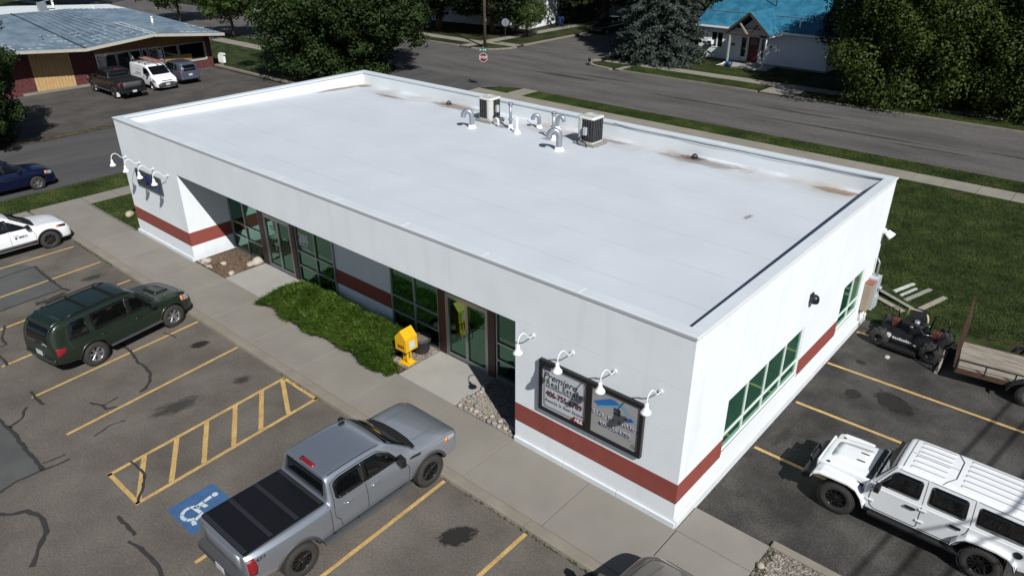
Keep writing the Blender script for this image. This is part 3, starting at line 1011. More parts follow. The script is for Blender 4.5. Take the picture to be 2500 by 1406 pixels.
window_y(-7.11, XR - 0.01, [-5.95], rows)
for a, c in ((-19.59, -19.25), (-17.44, -17.18), (-9.51, -9.21), (-7.41, -7.12)):
    MB().box(a, c, GY - 0.09, GY + 0.06, 0, HR - 0.002).build('mullion_panel', 'maroon_panel', bld)
def double_door(x0, x1):
    mid = (x0 + x1) / 2
    fr = MB()
    fr.box(x0, x0 + .05, GY - .08, GY + .05, 0.03, 2.25)
    fr.box(x1 - .05, x1, GY - .08, GY + .05, 0.03, 2.25)
    fr.box(x0 + .05, x1 - .05, GY - .08, GY + .05, 2.19, 2.25)
    fr.box(x0, x1, GY - .10, GY + .05, 0.0, 0.03)
    fr.build('door_frame', 'alum', bld)
    tr = MB().box(x0, x1, GY - .06, GY + .05, 3.2, 3.25).build('transom', 'alum', bld)
    pane(tr, x0, x1, 2.26, 3.2, GY - .005)
    for a, c, hx in ((x0 + .055, mid - .004, mid - .10), (mid + .004, x1 - .055, mid + .10)):
        f = MB()
        f.box(a, a + .055, GY - .065, GY + .02, 0.04, 2.185)
        f.box(c - .055, c, GY - .065, GY + .02, 0.04, 2.185)
        f.box(a + .055, c - .055, GY - .065, GY + .02, 2.10, 2.185)
        f.box(a + .055, c - .055, GY - .065, GY + .02, 0.04, 0.16)
        d = f.build('door', 'alum', bld)
        pane(d, a + .05, c - .05, .15, 2.11, GY - .02)
        MB().tube([(hx, GY - .07, .90), (hx, GY - .14, .92), (hx, GY - .14, 1.16), (hx, GY - .07, 1.18)], .014, 8).build('handle', 'alum', d)
    return fr
double_door(-19.24, -17.45)
double_door(-9.20, -7.42)
# lettering on the glass
mat('vinyl_white', (0.70, 0.74, 0.73), 0.6)
text_mesh('window_number', '285', 'vinyl_white', bld, 0.44, (-16.70, GY - 0.012, 1.84), (R(90), 0, 0), xscale=0.95, offset=0.022)
def vinyl_line(name, x0, x1, z, h, y, m_, n):
    """a line of vinyl lettering too small to read: uneven little strokes"""
    q = MB()
    x_ = x0
    while x_ < x1:
        w_ = rnd.uniform(.6, 1.2) * (x1 - x0) / n
        q.box(x_, min(x1, x_ + w_ * .72), y, y + .003, z - h / 2, z + h / 2 * rnd.choice((.5, 1, 1)))
        x_ += w_
    return q.build(name, m_, bld)
vinyl_line('window_lettering', -17.02, -16.45, 1.60, .09, GY - .012, 'vinyl_white', 9)
vinyl_line('window_lettering', -16.88, -16.32, 1.47, .09, GY - .012, 'vinyl_white', 8)
vinyl_line('door_lettering', -18.95, -18.55, 1.76, .08, GY - .034, 'vinyl_white', 7)
vinyl_line('door_lettering', -18.90, -18.60, 1.66, .05, GY - .034, 'vinyl_white', 7)
# side windows
def window_x(y0, y1, mids, zr=1.24):
    f = MB()
    fw = 0.06
    z0, z1 = 0.78, 2.34
    ys = [y0 + fw / 2] + mids + [y1 - fw / 2]
    for v in ys:
        f.box(-0.10, -0.03, v - fw / 2, v + fw / 2, z0 + .002, z1 - .002)
    for a, c in zip(ys[:-1], ys[1:]):
        f.box(-0.098, -0.032, a + fw / 2, c - fw / 2, zr - .03, zr + .03)
        f.box(-0.098, -0.032, a + fw / 2, c - fw / 2, z0, z0 + .05)
        f.box(-0.098, -0.032, a + fw / 2, c - fw / 2, z1 - .05, z1)
    o = f.build('window', 'white_paint', bld)
    MB().box(-0.02, 0.03, y0, y1, z0 - .03, z0).build('sill', 'white_paint', o)
    for a, c in zip(ys[:-1], ys[1:]):
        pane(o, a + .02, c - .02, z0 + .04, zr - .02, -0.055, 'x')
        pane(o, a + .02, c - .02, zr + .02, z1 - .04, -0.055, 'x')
    return o
window_x(2.16, 6.78, [3.30, 4.46, 5.62])
window_x(9.86, 11.80, [10.86])
# roof membrane stains at the drains
for i, (x, y, rx, ry, mm) in enumerate(((-19.0, 12.3, 2.6, .65, 'roof_grime'), (-6.4, 12.25, 3.0, .7, 'roof_grime'), (-19.75, 12.45, .8, .4, 'roof_grime'), (-6.85, 12.45, .9, .45, 'roof_grime_dark'), (-1.5, 12.3, 1.3, .42, 'roof_tan'),
                                    (-15.0, 11.1, .7, .5, 'roof_grime'), (-25.9, 12.4, .6, .5, 'roof_tan'), (-26.15, 11.0, .35, 2.2, 'roof_tan'), (-23.0, 11.6, 1.8, .3, 'roof_grime'), (-12.4, 10.8, .5, .3, 'roof_grime'), (-10.3, 12.3, 1.4, .3, 'roof_grime'), (-2.6, 8.0, .16, .4, 'roof_grime'))):
    o = stain('roof_stain', x, y, roof_z(y) + 0.006 + 0.0007 * i, rx, ry, 0, mm)
    o.rotation_euler = (math.atan(-0.025), 0, 0)
    del o['kind']
    o.parent = bld

# ------------------------------------------------------------------ gooseneck sign lamps
def gooseneck(x, label, group):
    t = thing('gooseneck_lamp', label, 'lamp', (x, 0, 3.46), 0, group)
    MB().cyl((0, 0, 0), (0, -0.03, 0), 0.055, 0.05, 16).build('mount_plate', 'white_enamel', t)
    path = [(0, -0.02, 0), (0, -0.10, -0.01), (0, -0.17, 0.0), (0, -0.23, 0.06), (0, -0.28, 0.14), (0, -0.35, 0.21), (0, -0.43, 0.235), (0, -0.51, 0.21), (0, -0.565, 0.14), (0, -0.585, 0.05), (0, -0.585, -0.02)]
    MB().tube(path, 0.0145, 8).build('arm', 'white_enamel', t)
    sh = MB()
    sh.lathe([(0.0, 0.0), (0.038, 0.0), (0.045, -0.03), (0.045, -0.10), (0.058, -0.115), (0.075, -0.16), (0.115, -0.205), (0.128, -0.25), (0.122, -0.25), (0.06, -0.17), (0.0, -0.16)], 20, (0, -0.585, 0.0))
    sh.build('shade', 'white_enamel', t, recalc=True)
    return t
names = ('leftmost', 'second from left', 'third from left', 'rightmost')
for i, x in enumerate((-26.26, -25.05, -23.84, -22.62)):
    gooseneck(x, 'white gooseneck lamp, %s of four above the small blue sign' % names[i], 'gooseneck lamps over the blue sign')
for i, x in enumerate((-4.22, -3.03, -1.84, -0.66)):
    gooseneck(x, 'white gooseneck lamp, %s of four above the framed real estate signs' % names[i], 'gooseneck lamps over the framed signs')

# ------------------------------------------------------------------ framed signs on the right of the front wall
mat('sign_frame', (0.010, 0.010, 0.011), 0.35)
mat('sign_white', (0.52, 0.56, 0.59), 0.3, var=0.03)
mat('sign_grey', (0.33, 0.32, 0.32), 0.3, var=0.05, vscale=3)
mat('ink_dark', (0.03, 0.035, 0.05), 0.5)
mat('ink_navy', (0.012, 0.018, 0.07), 0.5)
mat('ink_red', (0.20, 0.02, 0.03), 0.5)
mat('ink_blue', (0.02, 0.15, 0.42), 0.4)
mat('ink_sky', (0.10, 0.38, 0.60), 0.4)
mat('ink_white', (0.75, 0.76, 0.78), 0.5)
mat('ink_green', (0.24, 0.30, 0.18), 0.5)
mat('ink_deepblue', (0.03, 0.08, 0.30), 0.4)
F = (R(90), 0, 0)
def frame_bars(t, x0, x1, z0, z1, w, y0, y1, mids=()):
    f = MB()
    f.box(x0, x1, y0, y1, z1 - w, z1)
    f.box(x0, x1, y0, y1, z0, z0 + w)
    f.box(x0, x0 + w, y0, y1, z0 + w, z1 - w)
    f.box(x1 - w, x1, y0, y1, z0 + w, z1 - w)
    for mx in mids:
        f.box(mx - w * .85, mx + w * .85, y0, y1, z0 + w, z1 - w)
    return f.build('frame', 'sign_frame', t, bevel=0.006, segs=1)
sg = thing('framed_sign', 'black framed double sign board for real estate and builders under the lamps', 'sign')
frame_bars(sg, -3.95, -0.97, 1.49, 2.96, 0.10, -0.11, -0.003, mids=(-2.45,))
p1 = MB().box(-3.85, -2.535, -0.075, -0.06, 1.59, 2.86).build('panel', 'sign_white', sg)
p2 = MB().box(-2.365, -1.07, -0.075, -0.06, 1.59, 2.86).build('panel', 'sign_grey', sg)
YF = -0.078
cxp = -3.19
text_mesh('lettering', 'Premiere', 'ink_dark', p1, 0.27, (cxp - .14, YF, 2.55), F, shear=0.35, offset=0.003)
text_mesh('lettering', 'Real Estate', 'ink_dark', p1, 0.215, (cxp, YF, 2.37), F, offset=0.002, spacing=1.12)
text_mesh('lettering', 'PROFESSIONALS, INC.', 'ink_dark', p1, 0.105, (cxp, YF, 2.245), F, spacing=1.08)
text_mesh('lettering', '406-755-6789', 'ink_red', p1, 0.225, (cxp + .008, YF - .001, 2.047), F, offset=0.005, xscale=.86)
text_mesh('lettering', '406-755-6789', 'ink_dark', p1, 0.225, (cxp - .005, YF - .003, 2.055), F, xscale=.86)
text_mesh('lettering', 'Results In Real Estate', 'ink_dark', p1, 0.125, (cxp, YF, 1.84), F, shear=0.3, spacing=1.05)
def border(x0, x1, z0, z1, w, m_, y=YF, r=.09, parent=p1):
    out = rpoly([(x0, z0), (x1, z0), (x1, z1), (x0, z1)], r, 4)
    inn = rpoly([(x0 + w, z0 + w), (x1 - w, z0 + w), (x1 - w, z1 - w), (x0 + w, z1 - w)], r, 4)
    n = len(out)
    vs = [(a, y, c) for a, c in out] + [(a, y, c) for a, c in inn]
    fs = [(i, (i + 1) % n, n + (i + 1) % n, n + i) for i in range(n)]
    return from_data('border_line', vs, fs, m_, parent)
border(-3.81, -2.575, 1.63, 2.82, 0.016, 'ink_dark')
border(-3.775, -2.61, 1.665, 2.785, 0.011, 'ink_red')
from_data('corner_flash', [(-2.99, YF - .002, 1.592), (-2.538, YF - .002, 1.592), (-2.538, YF - .002, 1.74), (-2.86, YF - .002, 1.74)], [(0, 1, 2, 3)], 'ink_red', p1)
from_data('corner_flash', [(-3.848, YF - .002, 2.70), (-3.60, YF - .002, 2.70), (-3.60, YF - .002, 2.858), (-3.848, YF - .002, 2.858)], [(0, 1, 2, 3)], 'ink_dark', p1)
text_mesh('lettering', 'MLS.', 'ink_white', p1, 0.12, (-2.72, YF - .004, 1.66), F, shear=0.2, offset=0.006)
cx2 = -1.72
def flat(poly, m_, parent, y=YF):
    return from_data('emblem', [(a, y, c) for a, c in poly], [list(range(len(poly)))], m_, parent)
flat([(-2.33, 2.47), (-2.20, 2.40), (-1.60, 2.67), (-1.72, 2.74), (-1.86, 2.74)], 'ink_blue', p2)
flat([(-2.22, 2.385), (-2.16, 2.36), (-1.60, 2.62), (-1.60, 2.655)], 'ink_sky', p2, YF - .002)
flat([(-1.66, 2.70), (-1.50, 2.60), (-1.38, 2.52), (-1.35, 2.56), (-1.42, 2.62), (-1.58, 2.74)], 'ink_sky', p2, YF - .003)
flat([(-1.40, 2.54), (-1.12, 2.32), (-1.10, 2.34), (-1.38, 2.57)], 'ink_sky', p2, YF - .001)
flat([(-1.49, 2.36), (-1.27, 2.46), (-1.17, 2.40), (-1.39, 2.30)], 'ink_deepblue', p2)
for a in (0, 1):
    for c in (0, 1):
        flat([(-1.76 + a * .10, 2.36 + c * .10), (-1.675 + a * .10, 2.36 + c * .10), (-1.675 + a * .10, 2.445 + c * .10), (-1.76 + a * .10, 2.445 + c * .10)], 'ink_dark', p2)
text_mesh('lettering', 'B.I.D., Inc. Builders', 'ink_white', p2, 0.172, (cx2 + .004, YF, 2.177), F, offset=0.004)
text_mesh('lettering', 'B.I.D., Inc. Builders', 'ink_navy', p2, 0.172, (cx2, YF - .003, 2.18), F, offset=0.001)
sw = [(-2.2 + 1.1 * i / 14, 2.10 - .26 * i / 14 + .07 * math.sin(i / 14 * 2 * PI)) for i in range(15)]
from_data('swoosh', [(a, YF - .001, c + d) for a, c in sw for d in (0, 0.018)], [(2 * i, 2 * i + 2, 2 * i + 3, 2 * i + 1) for i in range(14)], 'ink_green', p2)
text_mesh('lettering', '406-755-6789', 'ink_white', p2, 0.165, (cx2 + .0, YF, 1.925), F, offset=0.007, xscale=.95)
text_mesh('lettering', '406-755-6789', 'ink_navy', p2, 0.165, (cx2, YF - .003, 1.925), F, offset=0.003, xscale=.95)
flat([(-1.24, 1.66), (-1.12, 1.66), (-1.12, 1.73), (-1.18, 1.775), (-1.24, 1.73)], 'ink_dark', p2)
flat([(-1.225, 1.675), (-1.135, 1.675), (-1.135, 1.725), (-1.18, 1.757), (-1.225, 1.725)], 'sign_grey', p2, YF - .002)
flat([(-1.205, 1.688), (-1.155, 1.688), (-1.155, 1.70), (-1.205, 1.70)], 'ink_dark', p2, YF - .003)
flat([(-1.205, 1.71), (-1.155, 1.71), (-1.155, 1.722), (-1.205, 1.722)], 'ink_dark', p2, YF - .003)

# small blue sign on the left of the front wall
mat('sign_slate', (0.045, 0.050, 0.060), 0.4, var=0.06, vscale=6)
mat('logo_blue', (0.008, 0.018, 0.13), 0.35)
mat('logo_blue2', (0.015, 0.10, 0.30), 0.35)
sg2 = thing('logo_sign', 'dark slate wall sign with blue raised logo letters under left lamps', 'sign')
MB().box(-25.50, -23.36, -0.07, -0.003, 2.46, 3.15).build('panel', 'sign_slate', sg2, bevel=0.006, segs=1)
flat([(-25.10, 2.80), (-24.97, 2.67), (-24.84, 2.80), (-24.97, 2.93)], 'logo_blue', sg2, -0.085)
text_mesh('lettering', 'IMEG', 'logo_blue', sg2, 0.50, (-24.28, -0.08, 2.80), F, offset=0.02, extrude=0.012, xscale=0.72)
flat([(-24.05, 2.55), (-23.50, 2.55), (-23.50, 2.64), (-24.05, 2.64)], 'logo_blue2', sg2, -0.074)
for x in (-25.42, -24.75, -24.1, -23.44):
    MB().cyl((x, -0.07, 3.10), (x, -0.085, 3.10), 0.014, n=8).build('standoff', 'chrome', sg2)
    MB().cyl((x, -0.07, 2.51), (x, -0.085, 2.51), 0.014, n=8).build('standoff', 'chrome', sg2)

# ------------------------------------------------------------------ side wall fittings
wl = thing('wall_light', 'small black dome wall light between the side windows', 'lamp', (0, 6.72, 3.28))
MB().box(0.0, 0.05, -.10, .10, -.13, .13).build('back_plate', 'black_metal', wl, bevel=.01)
MB().lathe([(0, .11), (.06, .10), (.12, .05), (.14, -.04), (.13, -.12), (.0, -.12)], 16, (0.10, 0, 0)).build('hood', 'black_metal', wl)
fl = thing('flood_light', 'white twin flood light on the far corner of the side wall', 'lamp', (0, 12.95, 3.25))
MB().box(0, .07, -.09, .09, -.07, .07).build('junction_box', 'white_enamel', fl, bevel=.01)
for s in (-1, 1):
    MB().cyl((.05, s * .05, 0), (.12, s * .10, -.02), .02, n=8).build('knuckle', 'white_enamel', fl)
    MB().cyl((.10, s * .10, .0), (.30, s * .14, -.14), .05, .085, 14).build('lamp_head', 'white_enamel', fl)
mat('meter_grey', (0.50, 0.53, 0.56), 0.45, 0.2, var=0.06)
mat('meter_tan', (0.33, 0.27, 0.20), 0.7, var=0.1)
mat('rust_red', (0.28, 0.10, 0.07), 0.8, var=0.2)
mb_ = thing('meter_cabinet', 'pale grey electric meter cabinet with conduits on the far end of the side wall', 'meter box', (0.0, 12.15, 0))
MB().box(0.004, .22, 0.0, .34, .62, 1.62).build('cabinet', 'meter_tan', mb_, bevel=.01)
MB().box(0.002, .26, 0.0, .34, 1.622, 1.66).build('cabinet_cap', 'rust_red', mb_, bevel=.006, segs=1)
MB().box(0.004, .30, .35, .80, .55, 1.72).build('cabinet', 'meter_grey', mb_, bevel=.012)
MB().lathe([(0, .0), (.085, 0), (.085, .09), (.06, .12), (0, .12)], 16, (.30, .57, 1.35), 'x').build('meter_dial', 'lens_clear', mb_)
MB().box(0.30, .345, .42, .72, .62, 1.05).build('cabinet_door', 'meter_grey', mb_, bevel=.008)
for y in (.12, .25, .55):
    MB().tube([(.09, y, .62), (.09, y, -.08)], .028, 8).build('conduit', 'white_paint', mb_)
MB().tube([(.16, .62, 1.72), (.16, .62, 2.2), (.05, .66, 2.35)], .03, 8).build('conduit', 'galvanized', mb_)
# cables clipped to the back parapet
cb = MB()
pts = []
for i in range(40):
    x = -10.6 + 10.4 * i / 39
    pts.append((x, WY - 0.30, HZ + 0.045 - 0.05 * abs(math.sin(i * .31)) - .07 * math.sin(i / 39 * PI)))
cb.tube(pts, 0.006, 6)
tag(cb.build('roof_cable', 'dark_frame'), 'thin dark cable drooping along the inner face of back parapet', 'cable')
pts = [(-14.2 + 3.3 * i / 20, 11.6 + .9 * math.sin(i / 20 * PI) * -0.4 + .02 * i, roof_z(11.4) + .02 + .75 * abs(i / 10 - 1) ** 2.2 * 0.4) for i in range(21)]
tag(MB().tube(pts, 0.009, 6).build('slack_wire', 'dark_frame'), 'slack grey wire looping between vent pipes and right condenser', 'cable')

# ------------------------------------------------------------------ roof plant
mat('ac_white', (0.56, 0.57, 0.55), 0.5, var=0.05)
mat('ac_fin', (0.010, 0.010, 0.011), 0.95, spec=0.05)
mat('pad_grey', (0.24, 0.23, 0.22), 0.9, var=0.12, vscale=5)
def condenser(x, y, label, rz, h=1.02, w=0.70, panel_front=True):
    z = roof_z(y)
    t = thing('air_conditioner', label, 'air conditioner', (x, y, z + .002), rz, 'condenser units on the roof')
    hw = w / 2
    MB().box(-hw - .12, hw + .14, -hw - .10, hw + .10, 0, .09).build('support_pad', 'pad_grey', t, bevel=.012)
    MB().box(-hw - .16, hw + .18, -.25, -.12, .0, .05).build('sleeper', 'wood_weathered', t)
    core = MB()
    core.prism(rpoly([(-hw + .02, -hw + .02), (hw - .02, -hw + .02), (hw - .02, hw - .02), (-hw + .02, hw - .02)], .08), 'z', .12, h - .10)
    core.build('coil', 'ac_fin', t)
    cs = MB()
    cs.prism(rpoly([(-hw, -hw), (hw, -hw), (hw, hw), (-hw, hw)], .09), 'z', .092, .15)
    cs.build('base_pan', 'ac_white', t)
    tp = MB()
    out = rpoly([(-hw - .01, -hw - .01), (hw + .01, -hw - .01), (hw + .01, hw + .01), (-hw - .01, hw + .01)], .10, 5)
    n = len(out)
    inn = []
    for a, c in out:
        an = math.atan2(c, a)
        inn.append((hw * .80 * math.cos(an), hw * .80 * math.sin(an)))
    vs = [(a, c, h - .10) for a, c in out] + [(a, c, h - .03) for a, c in out] + [(a, c, h) for a, c in inn] + [(a * .97, c * .97, h - .12) for a, c in inn]
    fs = []
    for k in range(3):
        fs += [(k * n + i, k * n + (i + 1) % n, (k + 1) * n + (i + 1) % n, (k + 1) * n + i) for i in range(n)]
    tp.add(vs, fs, True)
    tp.build('top_cover', 'ac_white', t)
    MB().disc((0, 0, h - .11), hw * .79, 20).build('fan_opening', 'ac_fin', t)
    fan = MB()
    for k in range(4):
        fan.cbox((.13 * math.cos(k * PI / 2 + .3), .13 * math.sin(k * PI / 2 + .3), h - .08), (.24, .12, .008), (R(18) , 0, k * PI / 2 + .3))
    fan.cyl((0, 0, h - .10), (0, 0, h - .05), .05, n=10)
    fan.build('fan', 'steel', t)
    gr = MB()
    for k in range(8):
        r_ = hw * .8 * (k + 1) / 8
        gr.tube([(r_ * math.cos(a * PI / 10), r_ * math.sin(a * PI / 10), h + .004 + .02 * (1 - r_ / hw)) for a in range(21)], .004, 4, caps=False)
    for k in range(6):
        a = k * PI / 6
        gr.tube([(-hw * .8 * math.cos(a), -hw * .8 * math.sin(a), h), (0, 0, h + .02), (hw * .8 * math.cos(a), hw * .8 * math.sin(a), h)], .005, 4)
    gr.build('fan_guard', 'ac_white', t)
    # louvre grille on the four faces
    lv = MB()
    for k in range(12):
        z_ = .19 + k * (h - .34) / 11
        lp_ = rpoly([(-hw, -hw), (hw, -hw), (hw, hw), (-hw, hw)], .09)
        lv.tube([(a, c, z_) for a, c in lp_ + lp_[:1]], .003, 4, caps=False)
    for k in range(6):
        o_ = -hw + .085 + k * (w - .17) / 5
        for a, c in ((o_, -hw), (o_, hw), (-hw, o_), (hw, o_)):
            lv.cbox((a, c, h / 2 + .02), (.005, .005, h - .25))
    lv.build('side_grille', 'alum', t)
    # service panel with electrics on the corner
    pn = MB()
    pn.prism([(-hw - .008, -hw * .45), (-hw - .008, -hw * .75), (-hw * .75, -hw - .008), (-hw * .45, -hw - .008), (-hw * .45, -hw + .03), (-hw + .03, -hw * .45)], 'z', .155, h - .105)
    pn.build('service_panel', 'ac_white', t)
    MB().box(-hw * .1, hw * .3, -hw - .11, -hw - .012, .42, .72).build('disconnect_box', 'meter_grey', t, bevel=.008)
    MB().tube([(-hw * .45, -hw - .02, .62), (-hw * .48, -hw - .08, .45), (-hw * .25, -hw - .11, .36), (0, -hw - .08, .42)], .014, 6).build('whip_cable', 'dark_frame', t)
    MB().tube([(-hw * .6, -hw - .02, .28), (-hw * .5, -hw - .14, .22), (0, -hw - .22, .20), (hw * .5, -hw - .22, .18), (hw * .7, -hw - .22, .02)], .028, 8).build('refrigerant_line', 'black_plastic', t)
    return t
condenser(-16.15, 11.45, 'beige rooftop condenser unit beside the tall vent pipe, farther left', R(90), 1.05)
condenser(-10.82, 11.45, 'beige rooftop condenser unit nearest the right drain, on a wider grey pad', 0.0, 1.12, .74)

def gooseneck_vent(x, y, rz, label, s=1.0):
    t = thing('gooseneck_vent', label, 'vent pipe', (x, y, roof_z(y)), rz, 'gooseneck vents on the roof')
    MB().lathe([(.19 * s, 0.002), (.15 * s, .04), (.125 * s, .13), (.105 * s, .14), (.0, .14)], 20).build('flashing_boot', 'white_paint', t)
    r_ = .095 * s
    path = [(0, 0, .10), (0, 0, .42 * s)] + [(.16 * s - .16 * s * math.cos(a), 0, .46 * s + .17 * s * math.sin(a)) for a in [k * PI / 8 for k in range(9)]] + [(.325 * s, 0, .40 * s)]
    b_ = MB()
    b_.tube(path, r_, 16, caps=False)
    b_.build('pipe', 'galvanized', t)
    bands = MB()
    for a in (2, 4, 6, 8):
        p = path[a + 1]
        bands.lathe([(r_ + .004, -.006), (r_ + .006, 0), (r_ + .004, .006)], 16, (0, 0, 0))
    MB().disc((.325 * s, 0, .41 * s), r_ * .97, 16).build('opening', 'black_plastic', t)
    return t
gooseneck_vent(-15.82, 9.98, R(215), 'grey gooseneck vent left of the left condenser', 1.1)
gooseneck_vent(-13.80, 11.95, R(215), 'grey gooseneck vent alone between the two condensers near parapet', .85)
gooseneck_vent(-13.10, 12.30, R(20), 'grey gooseneck vent turned right behind the capped stack', .85)
gooseneck_vent(-11.08, 9.80, R(215), 'large grey gooseneck vent in front of the right condenser', 1.2)
def stack(x, y, label, h=.95):
    t = thing('vent_stack', label, 'vent pipe', (x, y, roof_z(y)), 0, 'capped vent stacks on the roof')
    MB().lathe([(.14, 0.002), (.10, .05), (.075, .20), (0, .20)], 16).build('flashing_boot', 'white_paint', t)
    MB().cyl((0, 0, .15), (0, 0, h), .058, n=14).build('pipe', 'galvanized', t)
    MB().lathe([(.058, .36), (.10, .37), (.10, .40), (.058, .41)], 16).build('storm_collar', 'galvanized', t)
    c_ = MB()
    c_.lathe([(.06, h - .02), (.10, h + .0), (.10, h + .03), (.07, h + .045)], 16)
    c_.lathe([(.07, h + .06), (.115, h + .07), (.10, h + .10), (.0, h + .13)], 16)
    c_.build('rain_cap', 'galvanized', t)
    return t
stack(-14.55, 10.98, 'tall capped grey vent stack just right of the left condenser', .98)
stack(-12.18, 10.85, 'tall capped grey vent stack behind the large gooseneck vent', 1.0)
t = thing('plumbing_vent', 'short white plastic vent pipe with cone boot beside the tall stack', 'vent pipe', (-13.85, 10.58, roof_z(10.58)))
MB().lathe([(.17, 0.002), (.15, .06), (.09, .14), (.05, .20), (0, .20)], 18).build('flashing_boot', 'white_paint', t)
MB().lathe([(.05, .18), (.05, .66), (.04, .66), (.04, .5), (0, .5)], 14).build('pipe', 'white_paint', t)
t = thing('drain_elbow', 'white plastic elbow pipe at foot of left condenser', 'pipe', (-15.2, 10.95, roof_z(10.95)))
MB().tube([(-.22, .05, .30), (-.08, .0, .31), (0, -.02, .27), (.02, -.03, .15), (.02, -.03, .0)], .045, 10).build('pipe', 'white_paint', t)
for x, y, lb in ((-19.7, 12.45, 'dark dome drain strainer on the roof left of the condensers'), (-6.82, 12.5, 'dark dome drain strainer on the roof right of the condensers')):
    t = thing('roof_drain', lb, 'drain', (x, y, roof_z(y)), 0, 'roof drains')
    MB().lathe([(.16, 0.004), (.15, .02), (.11, .03), (.0, .03)], 18).build('flange', 'black_metal', t)
    d = MB()
    for k in range(12):
        a = k * PI / 6
        d.tube([(.11 * math.cos(a), .11 * math.sin(a), .02), (.10 * math.cos(a), .10 * math.sin(a), .10), (.03 * math.cos(a), .03 * math.sin(a), .15)], .012, 5)
    d.cyl((0, 0, .135), (0, 0, .16), .045, n=10)
    d.build('strainer', 'black_metal', t)
# ------------------------------------------------------------------ vehicles
def car_paint(name, col, metal=0.0, rough=0.35, coat=1.0, flake=0.0):
    m = mat(name, col, rough, metal, var=0.03, vscale=2.0, coat=coat)
    return name
car_paint('paint_silver', (0.43, 0.47, 0.53), 0.8, 0.34)
car_paint('paint_green', (0.010, 0.019, 0.012), 0.1, 0.35, .6)
car_paint('paint_white', (0.78, 0.80, 0.82), 0.0, 0.35)
car_paint('paint_blue', (0.003, 0.007, 0.033), 0.2, 0.3, .7)
car_paint('paint_black', (0.004, 0.004, 0.005), 0.0, 0.5, .25)
car_paint('paint_grey', (0.11, 0.13, 0.19), 0.5, 0.3)
car_paint('paint_taupe', (0.16, 0.145, 0.125), 0.6, 0.32)
car_paint('paint_navy', (0.012, 0.016, 0.03), 0.3, 0.3)
mat('well_dark', (0.006, 0.006, 0.006), 0.9)
mat('rim_silver', (0.42, 0.43, 0.45), 0.3, 0.85)
mat('rim_black', (0.014, 0.014, 0.015), 0.28, 0.3)
mat('rim_dark', (0.05, 0.05, 0.055), 0.35, 0.6)
mat('trim_grey', (0.05, 0.052, 0.056), 0.6)
mat('seam', (0.004, 0.004, 0.005), 0.8)
mat('tonneau', (0.006, 0.006, 0.0075), 0.42, var=0.05)
mat('tonneau_strip', (0.020, 0.020, 0.023), 0.5)
mat('plate', (0.50, 0.52, 0.55), 0.4, var=0.1, vscale=30)
mat('tire_wall', (0.032, 0.030, 0.028), 0.8, var=0.15, vscale=10)

def ring(W, zb, zs, zbelt, inset, wtop, ztop, crown=0.03, wb=0.86):
    """half section of a body: floor, sill, flank, shoulder, belt, rail, roof."""
    b5 = W - inset
    up = ztop - zbelt
    return [(0, zb), (W * wb, zb), (W * .965, zb + .06), (W, zb + .42 * (zs - zb)), (W * .992, zs), (b5, zbelt),
            (b5 + (wtop - b5) * .72, zbelt + up * .74), (wtop + (b5 - wtop) * .04, zbelt + up * .94), (wtop * .88, ztop + crown * .25), (wtop * .45, ztop + crown * .8), (0, ztop + crown)]

